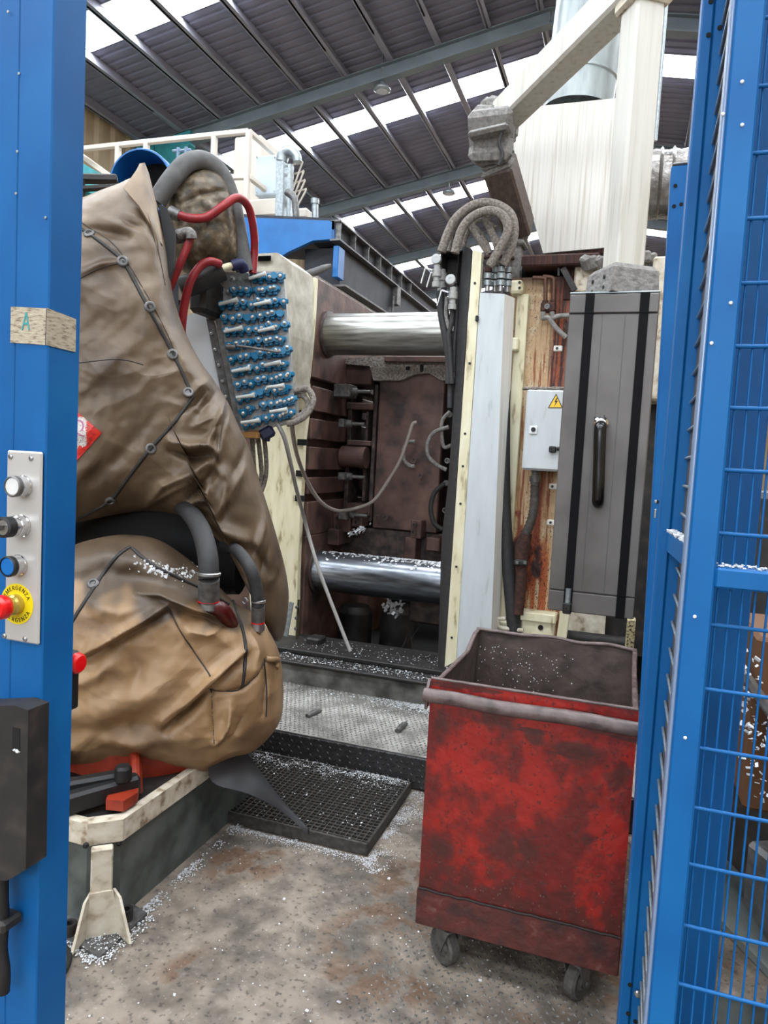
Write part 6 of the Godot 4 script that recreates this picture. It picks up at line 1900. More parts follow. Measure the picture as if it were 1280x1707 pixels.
	var el := thing("hose_elbow", "dusty steel elbow fitting where the short straight red hose begins", "fitting", Vector3(-1.9415, 2.482, -2.7921))
	m = Mb.new()
	m.tube([Vector3(-2.0024, 2.4662, -2.7998), Vector3(-1.9542, 2.48, -2.7837), Vector3(-1.9035, 2.4872, -2.7812), Vector3(-1.8964, 2.4625, -2.7859)], 0.024, 10, 4)
	part(el, "elbow", m, M.crust_grey)
	m = Mb.new()
	m.tube([Vector3(-1.974, 2.4738, -2.7946), Vector3(-1.945, 2.4822, -2.7838)], 0.03, 8, 1)
	part(el, "nut", m, M.dull_steel)
	m = Mb.new()
	m.tube([Vector3(-2.0139, 2.5842, -2.7922), Vector3(-1.9679, 2.5683, -2.7987)], [0.03, 0.024], 10, 1)
	solo("hose_coupling", m, M.dull_steel, "dusty steel coupling on the upper red hose by the black bracket", "fitting")
	m = Mb.new()
	m.tube([Vector3(-1.9409, 2.3406, -2.9123), Vector3(-1.8744, 2.3714, -2.9561), Vector3(-1.8222, 2.4068, -3.0145)], 0.016, 10, 3)
	solo("yellowed_tube", m, M.cream, "short yellowed tube leading to the blue taped joint above the spray head", "tube")
	m = Mb.new()
	m.tube([Vector3(-1.8267, 2.4034, -3.0115), Vector3(-1.7954, 2.4193, -3.0441), Vector3(-1.7906, 2.393, -3.0713)], 0.026, 10, 3)
	solo("blue_joint", m, plain(Color(0.06, 0.08, 0.24), 0.6), "dark blue taped joint on top of the spray head", "fitting")
	for q in [[[Vector3(-1.8681, 1.3097, -2.6697), Vector3(-1.694, 1.2936, -2.521), Vector3(-1.5288, 1.2404, -2.3664), Vector3(-1.4397, 1.1591, -2.2814), Vector3(-1.4176, 1.0754, -2.26), Vector3(-1.4313, 0.9916, -2.2869)], 0.037, "thick grey hose coming out between the two canvas covers"], [[Vector3(-1.6951, 1.1349, -2.7598), Vector3(-1.4823, 1.1529, -2.5408), Vector3(-1.3543, 1.1107, -2.4336), Vector3(-1.3241, 1.0358, -2.4415), Vector3(-1.3185, 0.9518, -2.4571), Vector3(-1.326, 0.8857, -2.4762)], 0.025, "thinner grey hose to the right of the thick one"]]:
		var t := thing("cover_hose", q[2], "hose", q[0][3], "hoses between the canvas covers")
		m = Mb.new()
		m.tube(q[0].slice(0, 5), q[1], 16, 6)
		part(t, "hose", m, M.rubber)
		m = Mb.new()
		m.tube(q[0].slice(4, 6), q[1] * 1.07, 16, 1)
		part(t, "ferrule", m, M.dull_steel)
		m = Mb.new()
		var cp: Vector3 = q[0][4]
		m.lathe(cp + Vector3(0, 0.012, 0), Vector3.UP, [Vector2(q[1] * 1.05, 0), Vector2(q[1] * 1.16, 0.003), Vector2(q[1] * 1.16, 0.01), Vector2(q[1] * 1.05, 0.013)], 20)
		var ring: Vector3 = cp + Vector3(-0.03, 0.014, 0.005) - Vector3(q[1], 0, 0)
		m.tube([ring + Vector3(0.012, 0, 0), ring + Vector3(0, 0.012, 0), ring + Vector3(-0.012, 0, 0), ring + Vector3(0, -0.012, 0), ring + Vector3(0.012, 0.002, 0)], 0.003, 6, 4)
		part(t, "hose_clamp", m, M.steel)
		m = Mb.new()
		var ep: Vector3 = q[0][5]
		m.lathe(ep, Vector3.DOWN, [Vector2(q[1] * 1.08, 0), Vector2(q[1] * 1.08, 0.007), Vector2(0, 0.007)], 16)
		part(t, "red_ring", m, M.red_plastic)
		m = Mb.new()
		m.bolt(ep + Vector3(0, -0.007, 0), Vector3.DOWN, q[1] * 1.05, 0.035)
		part(t, "hex_nut", m, M.steel)
	m = Mb.new()
	m.tube([Vector3(-1.4235, 0.9691, -2.2921), Vector3(-1.3941, 0.9556, -2.3115), Vector3(-1.3853, 0.9237, -2.3412), Vector3(-1.3936, 0.8866, -2.3837)], 0.03, 12, 4)
	solo("dark_red_pipe", m, plain(Color(0.26, 0.03, 0.04), 0.3), "dark red pipe end sticking from the lower cover beside the thick hose", "pipe")

	# spray head
	var sh := thing("spray_head", "tilted spray head of two metal plates covered in blue nozzles", "spray head", Vector3(-1.8143, 1.9979, -3.2144), "", 0.0)
	var hn: Vector3 = Vector3(-1.3186, 1.8755, -2.3362) - Vector3(-1.8143, 1.9979, -3.2144)
	hn = Vector3(sin(deg_to_rad(22)), 0, cos(deg_to_rad(22)))
	var plates := [[Vector3(-2.014, 2.4158, -3.1338), Vector3(-1.8461, 2.4194, -3.2016), Vector3(-1.6811, 1.6882, -3.2682), Vector3(-1.8419, 1.6186, -3.2033)], [Vector3(-1.8436, 2.4254, -3.2026), Vector3(-1.6888, 2.4396, -3.2651), Vector3(-1.5988, 1.7142, -3.3015), Vector3(-1.6781, 1.6824, -3.2694)]]
	for q in plates:
		m = Mb.new()
		m.prism(q, hn * -0.12)
		part(sh, "plate", m, M.alu)
	m = Mb.new()
	m.prism([Vector3(-2.0405, 2.4008, -3.1284), Vector3(-2.0167, 2.417, -3.138), Vector3(-1.8445, 1.6187, -3.2076), Vector3(-1.8698, 1.6322, -3.1974)], hn * -0.1)
	part(sh, "side_rail", m, M.dull_steel)
	m = Mb.new()
	m.prism([Vector3(-1.6372, 1.8933, -3.3076), Vector3(-1.6152, 1.9007, -3.3164), Vector3(-1.5962, 1.7097, -3.3241), Vector3(-1.6182, 1.7024, -3.3152)], hn * -0.08)
	part(sh, "end_block", m, M.alu)
	# nozzle: a small finned body with a tip
	var nm := Mb.new()
	nm.lathe(Vector3.ZERO, Vector3.BACK, [Vector2(0.018, 0), Vector2(0.018, 0.014), Vector2(0.013, 0.016), Vector2(0.013, 0.03), Vector2(0.018, 0.032), Vector2(0.018, 0.042), Vector2(0, 0.042)], 8)
	nm.obox(Vector3(0, -0.016, 0.018), Vector3(0.02, 0.024, 0.024), Basis(), 0.003)
	nm.obox(Vector3(0.0, 0.004, 0.016), Vector3(0.05, 0.022, 0.024), Basis(), 0.003)
	var nozzle := nm.mesh(M.nozzle_blue)
	nm = Mb.new()
	nm.lathe(Vector3(0, 0, 0.042), Vector3.BACK, [Vector2(0.008, 0), Vector2(0.009, 0.008), Vector2(0.005, 0.012), Vector2(0.005, 0.02), Vector2(0, 0.02)], 8)
	var tip := nm.mesh(M.nozzle_tip)
	nm = Mb.new()
	nm.lathe(Vector3.ZERO, Vector3.BACK, [Vector2(0.012, 0), Vector2(0.012, 0.006), Vector2(0.007, 0.008), Vector2(0.007, 0.02), Vector2(0, 0.02)], 8)
	var stud := nm.mesh(M.alu)
	var home_at: Vector3 = home[sh]
	for c in 2:
		var q: Array = plates[c]
		for i in 12:
			var v := (i + 0.55) / 12.3
			for j in 5:
				if c == 1 and j == 4 and i % 2:
					continue
				var u := (j + 0.75) / 5.2
				var p: Vector3 = (q[0] as Vector3).lerp(q[3], v).lerp((q[1] as Vector3).lerp(q[2], v), u)
				var right: Vector3 = ((q[1] as Vector3) - q[0]).normalized()
				var bs := Basis(right, hn.cross(right), hn) * Basis(Vector3.RIGHT, rng.randfn(0.0, 0.12)) * Basis(Vector3.UP, rng.randfn(0.0, 0.12))
				var tr := Transform3D(bs, p - home_at)
				var bare: bool = c == 0 and (i == 0 or (i == 1 and j < 2)) or (c == 0 and i == 10 and j == 2) or (c == 1 and i == 4 and j == 3)
				if bare:
					lay(sh, "stud", stud, tr)
					continue
				var o := lay(sh, "nozzle", nozzle, tr)
				if j % 5 != 3 or i % 3:
					lay(o, "nozzle_tip", tip, Transform3D())
	# long white tubes among the nozzles
	for q in [[Vector3(-1.8336, 2.3768, -3.2066), Vector3(-1.7583, 2.4026, -3.237)], [Vector3(-1.9623, 2.2456, -3.1546), Vector3(-1.8789, 2.2719, -3.1883)], [Vector3(-1.8073, 2.2536, -3.2172), Vector3(-1.7315, 2.2735, -3.2479)], [Vector3(-1.9361, 2.1161, -3.1652), Vector3(-1.8523, 2.1394, -3.1991)], [Vector3(-1.7835, 2.1294, -3.2269), Vector3(-1.7102, 2.1491, -3.2565)], [Vector3(-1.8941, 1.9277, -3.1822), Vector3(-1.8125, 1.9478, -3.2152)], [Vector3(-1.7499, 1.9666, -3.2404), Vector3(-1.6763, 1.9862, -3.2702)], [Vector3(-1.8705, 1.8018, -3.1917), Vector3(-1.7885, 1.8189, -3.2249)], [Vector3(-1.7349, 1.8609, -3.2465), Vector3(-1.6553, 1.8749, -3.2787)], [Vector3(-1.8442, 1.6813, -3.2024), Vector3(-1.7591, 1.6984, -3.2367)], [Vector3(-1.7165, 1.7429, -3.2539), Vector3(-1.6368, 1.7597, -3.2861)]]:
		m = Mb.new()
		var p: Vector3 = q[0]
		var e: Vector3 = q[1]
		m.tube([p + hn * 0.07, p.lerp(e, 0.5) + hn * 0.075, e + hn * 0.08], [0.008, 0.009, 0.009, 0.013], 8, 2)
		part(sh, "spray_tube", m, plain(Color(0.72, 0.73, 0.71), 0.45))
	m = Mb.new()
	m.tube([Vector3(-1.8363, 2.0496, -3.0977), Vector3(-1.6342, 2.0282, -3.1578)], 0.007, 8, 1)
	m.tube([Vector3(-1.9023, 2.0464, -3.1141), Vector3(-1.862, 2.0462, -3.1304)], 0.014, 8, 1)
	part(sh, "steel_lance", m, M.dull_steel)
	m = Mb.new()
	m.tube([Vector3(-1.9828, 2.3697, -3.114), Vector3(-1.9269, 2.3772, -3.1042)], 0.012, 8, 1)
	part(sh, "spray_tube", m, M.black_worn)
	m = Mb.new()
	m.box(Vector3(-1.8343, 1.6092, -3.1848), Vector3(-1.7529, 1.6409, -3.2177), 0.004)
	m.bar(Vector3(-1.8601, 1.6281, -3.2283), Vector3(-1.7771, 1.6451, -3.2618), 0.03, 0.06, Vector3.UP, 0.005)
	part(sh, "foot_bar", m, plain(Color(0.62, 0.45, 0.25), 0.5))
	m = Mb.new()
	m.bar(Vector3(-1.7617, 1.6204, -3.2357), Vector3(-1.7022, 1.66, -3.2597), 0.06, 0.05, Vector3.UP, 0.012)
	m.bar(Vector3(-1.7276, 1.5984, -3.2494), Vector3(-1.7242, 1.6526, -3.2508), 0.02, 0.02, Vector3.RIGHT, 0.004)
	part(sh, "blue_fitting", m, plain(Color(0.06, 0.07, 0.2), 0.5))
	# white plate with bolts beside the head
	var wp := thing("white_plate", "smooth white plate with a bolted grey edge strip beside the spray head", "plate", Vector3(-2.0669, 2.0204, -3.1771))
	m = Mb.new()
	m.prism([Vector3(-2.1663, 2.2037, -3.1369), Vector3(-2.0627, 2.2345, -3.1788), Vector3(-1.9733, 1.8767, -3.2149), Vector3(-1.9337, 1.6981, -3.2309), Vector3(-2.0851, 1.7191, -3.1697)], hn * -0.08)
	part(wp, "plate", m, plain(Color(0.77, 0.78, 0.79), 0.3))
	m = Mb.new()
	m.prism([Vector3(-2.0653, 2.2292, -3.167), Vector3(-2.0325, 2.2373, -3.1802), Vector3(-1.9185, 1.7285, -3.2263), Vector3(-1.9516, 1.7204, -3.2129)], hn * -0.03)
	part(wp, "lit_edge_strip", m, M.dull_steel)
	for i in 6:
		m = Mb.new()
		m.bolt((Vector3(-2.0467, 2.1976, -3.1723) as Vector3).lerp(Vector3(-1.9411, 1.7691, -3.215), i / 5.0 * 0.9), hn, 0.009, 0.006, 8)
		part(wp, "bolt", m, M.steel)
	# cables off the head
	var cab := [
		["white_cable", [Vector3(-1.6868, 1.6909, -3.2659), Vector3(-1.6507, 1.621, -3.2805), Vector3(-1.6623, 1.501, -3.3837), Vector3(-1.7145, 1.3528, -3.5783), Vector3(-1.8506, 1.1392, -4), Vector3(-1.7486, 0.8643, -4), Vector3(-1.607, 0.5884, -3.98), Vector3(-1.491, 0.3867, -3.95)], 0.011, plain(Color(0.6, 0.59, 0.58), 0.5), "long pale grey cable hanging from the spray head down to the press sill", "cable"],
		["rope_coil", [Vector3(-1.6158, 1.8565, -3.2946), Vector3(-1.5554, 1.8723, -3.319), Vector3(-1.5168, 1.8131, -3.3131), Vector3(-1.5384, 1.7387, -3.2828), Vector3(-1.5919, 1.6999, -3.2612), Vector3(-1.6245, 1.692, -3.248)], 0.016, M.crust_hose, "outer crusted loop of the hose coil beside the spray head", "hose"],
		["rope_coil", [Vector3(-1.628, 1.8351, -3.322), Vector3(-1.5791, 1.8371, -3.331), Vector3(-1.5491, 1.7891, -3.3216), Vector3(-1.569, 1.7384, -3.292), Vector3(-1.6124, 1.7179, -3.2744)], 0.014, M.crust_hose, "inner crusted loop of the hose coil beside the spray head", "hose"],
	]
	for q in cab:
		m = Mb.new()
		m.tube(q[1], q[2], 10, 6)
		solo(q[0], m, q[3], q[4], q[5])
	for q in [[[Vector3(-1.8152, 1.6187, -3.2464), Vector3(-1.8213, 1.5373, -3.2763), Vector3(-1.8318, 1.4448, -3.3152), Vector3(-1.8284, 1.3982, -3.3382), Vector3(-1.8364, 1.3038, -3.3349)], "leftmost of three crusted hoses hanging under the spray head"], [[Vector3(-1.7873, 1.6203, -3.2577), Vector3(-1.7904, 1.5391, -3.2888), Vector3(-1.7976, 1.4467, -3.329), Vector3(-1.8106, 1.3835, -3.3454), Vector3(-1.8306, 1.3041, -3.3373)], "middle one of three crusted hoses hanging under the spray head"], [[Vector3(-1.7595, 1.622, -3.2689), Vector3(-1.7622, 1.5408, -3.3002), Vector3(-1.7748, 1.448, -3.3382), Vector3(-1.793, 1.3751, -3.3525), Vector3(-1.8189, 1.2984, -3.342)], "rightmost of three crusted hoses hanging under the spray head"]]:
		m = Mb.new()
		m.tube(q[0], 0.012, 8, 5)
		solo("head_hose", m, M.crust_hose, q[1], "hose", "hoses under the spray head")


func floor_things() -> void:
	var m := Mb.new()
	# platform of tread plate before the press
	var pt := thing("platform", "low dusty tread-plate platform step in front of the press", "platform", Vector3(-1.0, 0, -3.5))
	m = Mb.new()
	m.box(Vector3(-2.7, 0, -3.172), Vector3(0.9, 0.163, -3.9), 0.01)
	part(pt, "body", m, M.riser)
	m = Mb.new()
	m.box(Vector3(-2.7, 0.16, -3.176), Vector3(0.9, 0.166, -3.9), 0.002)
	part(pt, "tread_plate", m, M.plate_dusty)
	m = Mb.new()
	var rm := Mb.new()
	for i in 60:
		for j in 25:
			var p := Vector3(-1.95 + 0.026 * i + (0.013 if j % 2 else 0.0), 0.166, -3.195 - 0.0275 * j)
			var dd := Vector3(0.7, 0, 0.7 if (i + j) % 2 else -0.7) * 0.0125
			var e := Vector3(dd.z, 0, -dd.x) * 0.38
			for q in [[dd, e], [e, -dd], [-dd, -e], [-e, dd]]:
				m.poly([p + q[0], p + q[1], p + Vector3(0, 0.0055, 0)], Vector3.UP + (q[0] + q[1]) * 20.0)
		for j in 6:
			var p := Vector3(-1.95 + 0.026 * i + (0.013 if j % 2 else 0.0), 0.016 + 0.027 * j, -3.172)
			var dd := Vector3(0.7, 0.7 if (i + j) % 2 else -0.7, 0) * 0.0125
			var e := Vector3(dd.y, -dd.x, 0) * 0.38
			for q in [[dd, e], [e, -dd], [-dd, -e], [-e, dd]]:
				rm.poly([p + q[0], p + q[1], p + Vector3(0, 0, 0.005)], Vector3.BACK + (q[0] + q[1]) * 20.0)
	stuff(part(pt, "tread_pattern", m, M.plate))
	stuff(part(pt, "riser_pattern", rm, M.riser))
	for q in [[Vector3(-1.5014, 0.175, -3.3856), Vector3(-1.4759, 0.175, -3.4989), "rusty metal rod lying on the platform, farther from the bin"], [Vector3(-1.0098, 0.175, -3.4021), Vector3(-1.0029, 0.175, -3.5243), "rusty metal rod lying on the platform, nearer the bin"]]:
		m = Mb.new()
		m.tube([q[0], (q[0] as Vector3).lerp(q[1], 0.5) + Vector3(0, 0.004, 0), q[1]], [0.013, 0.016, 0.012], 10, 2)
		solo("metal_offcut", m, M.dull_steel, q[2], "metal scrap", "offcuts on the platform")
	# grating
	var gr := thing("floor_grating", "dark square-mesh steel grating lying on the floor before the platform", "grating", Vector3(-1.25, 0, -2.85))
	var a := Vector3(-1.7, 0.003, -2.55)
	var b := Vector3(-0.85, 0.052, -3.15)
	for q in [[Vector3(a.x, a.y, a.z), Vector3(b.x, b.y, a.z - 0.012)], [Vector3(a.x, a.y, b.z), Vector3(b.x, b.y, b.z + 0.012)], [Vector3(a.x, a.y, a.z), Vector3(a.x + 0.012, b.y, b.z)], [Vector3(b.x - 0.012, a.y, a.z), Vector3(b.x, b.y, b.z)]]:
		m = Mb.new()
		m.box(q[0], q[1], 0.002)
		part(gr, "frame_side", m, M.grate)
	m = Mb.new()
	m.box(Vector3(0, 0.008, a.z), Vector3(0.005, 0.047, b.z), 0.001)
	var bear := m.mesh(M.grate)
	m = Mb.new()
	m.box(Vector3(a.x, 0.026, 0), Vector3(b.x, 0.048, 0.005), 0.001)
	var cross := m.mesh(M.grate)
	for i in 33:
		lay(gr, "bearing_bar", bear, Transform3D(Basis(), Vector3(a.x + 0.03 + i * 0.0245, 0, 0) - gr.position))
	for i in 23:
		lay(gr, "cross_bar", cross, Transform3D(Basis(), Vector3(0, 0, a.z - 0.03 - i * 0.0245) - gr.position))
	# rubber flap
	m = Mb.new()
	var r0 := Mb.smooth([Vector3(-1.3558, 0.42, -2.4161), Vector3(-1.3345, 0.3, -2.5106), Vector3(-1.2707, 0.2, -2.5415), Vector3(-1.1799, 0.12, -2.5393), Vector3(-1.0846, 0.058, -2.5163)], 5)
	var r1 := Mb.smooth([Vector3(-1.4374, 0.42, -2.3498), Vector3(-1.4019, 0.3, -2.3013), Vector3(-1.2832, 0.24, -2.3763), Vector3(-1.1976, 0.15, -2.4769), Vector3(-1.0885, 0.056, -2.5136)], 5)
	var rows := []
	for i in r0.size():
		var l := []
		for j in 6:
			l.append((r0[i] as Vector3).lerp(r1[i], j / 5.0) + Vector3(0, 0.02 * sin(PI * j / 5.0), 0))
		rows.append(l)
	m.sheet(rows, 0.006)
	solo("rubber_flap", m, plain(Color(0.17, 0.17, 0.18), 0.45), "curved black rubber flap draped from the canvas cover onto the grating", "rubber flap")
	# cable on the floor by the left post
	m = Mb.new()
	m.tube([Vector3(-1.5182, 0.012, -1.6904), Vector3(-1.4787, 0.012, -1.6669), Vector3(-1.4487, 0.012, -1.6244), Vector3(-1.4354, 0.012, -1.5772), Vector3(-1.4351, 0.012, -1.532), Vector3(-1.4466, 0.012, -1.4836)], 0.008, 8, 5)
	solo("floor_cable", m, M.black, "short black cable lying on the floor by the left gate post", "cable")
	# aluminium flakes strewn about
	var fm := Mb.new()
	fm.obox(Vector3.ZERO, Vector3(0.011, 0.0025, 0.008), Basis(), 0.0)
	var mm := MultiMesh.new()
	mm.transform_format = MultiMesh.TRANSFORM_3D
	mm.mesh = fm.mesh(M.flake)
	var spots := []
	var put := func(p: Vector3, s: float) -> void:
		spots.append(Transform3D(Basis(Vector3.UP, rng.randf() * TAU) * Basis(Vector3.RIGHT, rng.randfn(0, 0.35)) * Basis.from_scale(Vector3.ONE * s), p))
	var patch := noise(77, 6.0, 3)
	for i in 700:
		(put as Callable).call(Vector3(rng.randf_range(-1.6, 0.3), 0.002, rng.randf_range(-3.1, -1.2)), rng.randf_range(0.12, 0.5) * (2.4 if rng.randf() < 0.06 else 1.0))
	for i in 1500:     # drifts along the pedestal
		var z := -1.7 - rng.randf() * 0.95
		if patch.get_noise_2d(z, 0.0) < rng.randfn(0.05, 0.2):
			continue
		(put as Callable).call(Vector3(-1.43 + absf(rng.randfn(0, 0.022)), 0.003 + rng.randf() * 0.005, z), rng.randf_range(0.15, 0.65))
	for i in 500:      # around the base plate
		var t := rng.randf()
		var p: Vector3 = (Vector3(-1.5987, 0.004, -1.7223)).lerp(Vector3(-1.3823, 0.004, -1.6805), t) if i % 2 else (Vector3(-1.3823, 0.004, -1.6805)).lerp(Vector3(-1.3781, 0.004, -1.9069), t)
		(put as Callable).call(p + Vector3(rng.randfn(0, 0.014), rng.randf() * 0.006, rng.randfn(0, 0.012)), rng.randf_range(0.15, 0.6))
	for i in 220:      # on the base plate
		(put as Callable).call(Vector3(-1.4478, 0.018, -1.7652) + Vector3(rng.randfn(0, 0.045), rng.randf() * 0.003, rng.randfn(0, 0.035)), rng.randf_range(0.12, 0.45))
	for i in 5200:     # beside the grating, towards the bin
		var z := rng.randf_range(-3.16, -2.45)
		var x := -0.845 + absf(rng.randfn(0, 0.05)) * (1.7 if z < -2.9 else 0.8)
		if patch.get_noise_2d(x * 1.5, z) < rng.randfn(-0.02, 0.2):
			continue
		(put as Callable).call(Vector3(x, 0.002 + rng.randf() * 0.005, z), rng.randf_range(0.1, 0.35))
	for i in 1300:      # along the front of the grating
		(put as Callable).call(Vector3(rng.randf_range(-1.45, -0.84), 0.003, -2.54 + absf(rng.randfn(0, 0.022))), rng.randf_range(0.1, 0.4))
	for i in 3000:     # on the grating, near the platform
		var x := rng.randf_range(-1.65, -0.86)
		var z := -3.15 + absf(rng.randfn(0, 0.07))
		if patch.get_noise_2d(x, z * 2.0) < rng.randfn(0.0, 0.2) - 0.3 * (x + 1.2):
			continue
		(put as Callable).call(Vector3(x, 0.052, z), rng.randf_range(0.1, 0.42))
	for i in 120:
		(put as Callable).call(Vector3(rng.randf_range(-1.65, -0.86), 0.053, rng.randf_range(-3.1, -2.56)), rng.randf_range(0.2, 0.7))
	for i in 2600:     # on the platform
		var z := rng.randf_range(-3.82, -3.18)
		(put as Callable).call(Vector3(rng.randf_range(-1.9, -0.5), 0.168, z), rng.randf_range(0.1, 0.32) * (1.8 if z < -3.66 and rng.randf() < 0.3 else 1.0))
	for i in 1500:     # heaped in the back right corner of the platform
		(put as Callable).call(Vector3(-0.7 - absf(rng.randfn(0, 0.28)), 0.168 + rng.randf() * 0.01, -3.84 + absf(rng.randfn(0, 0.05))), rng.randf_range(0.2, 0.9))
	for i in 700:      # on the sill
		(put as Callable).call(Vector3(rng.randf_range(-1.95, -0.9), 0.308 if i % 3 else 0.338, rng.randf_range(-4.0, -3.86) if i % 3 else rng.randf_range(-4.3, -4.02)), rng.randf_range(0.2, 0.8))
	mm.instance_count = spots.size()
	for i in spots.size():
		mm.set_instance_transform(i, spots[i])
	var o := MultiMeshInstance3D.new()
	o.name = "aluminium_flakes"
	o.multimesh = mm
	add_child(o)
	meta(o, "bright aluminium flakes strewn over the floor, platform, sill and grating", "metal flakes")
	stuff(o)


# paint and grime of the bin: front and sides
func bin_picture(sd: int) -> Image:
	var w := 512
	var im := Image.create(w, w, false, Image.FORMAT_RGB8)
	var a := grey(w, w, sd, 0.006, 4)
	var b := grey(w, w, sd + 1, 0.02, 5)
	var c := grey(w, w, sd + 2, 0.07, 3)
	var e := grey(w, w, sd + 3, 0.02, 4, 6, 1)
	var red := Color(0.57, 0.105, 0.075)
	var dull := Color(0.38, 0.09, 0.078)
	var grime := Color(0.22, 0.12, 0.11)
	for y in w:
		var v := float(y) / w
		for x in w:
			var u := float(x) / w
			var i := y * w + x
			var s := a[i] / 255.0
			var t := b[i] / 255.0
			var k := red.lerp(dull, ss(0.35, 0.7, s * 0.5 + t * 0.3 + v * 0.28))
			k = k.lerp(Color(0.64, 0.13, 0.08), 0.5 * ss(0.55, 0.75, t) * ss(0.5, 0.3, s))
			# black smears: below the rail, middle, lower centre, right edge
			for g in [[0.33, 0.13, 0.12, 0.07], [0.53, 0.2, 0.05, 0.035], [0.47, 0.72, 0.13, 0.09], [0.07, 0.2, 0.05, 0.08], [0.93, 0.3, 0.05, 0.11], [0.82, 0.6, 0.04, 0.03], [0.1, 0.78, 0.08, 0.06], [0.72, 0.22, 0.13, 0.03]]:
				var dd := Vector2((u - g[0]) / g[2], (v - g[1]) / g[3]).length()
				k = k.lerp(grime, 0.72 * ss(1.35, 0.3, dd + (t - 0.5) * 1.6))
			k = k.lerp(grime, 0.65 * ss(0.66, 0.76, c[i] / 255.0) * ss(0.45, 0.6, t))
			k = k.lerp(grime, 0.7 * ss(0.72, 0.8, e[i] / 255.0) * ss(0.4, 0.2, v))
			k = k.lerp(Color(0.25, 0.12, 0.1), 0.7 * ss(0.78, 1.0, v + (t - 0.5) * 0.3))
			k = k.lerp(Color(0.62, 0.5, 0.47), 0.5 * ss(0.8, 0.86, c[i] / 255.0) * ss(0.55, 0.9, v))
			im.set_pixel(x, y, k)
	return im


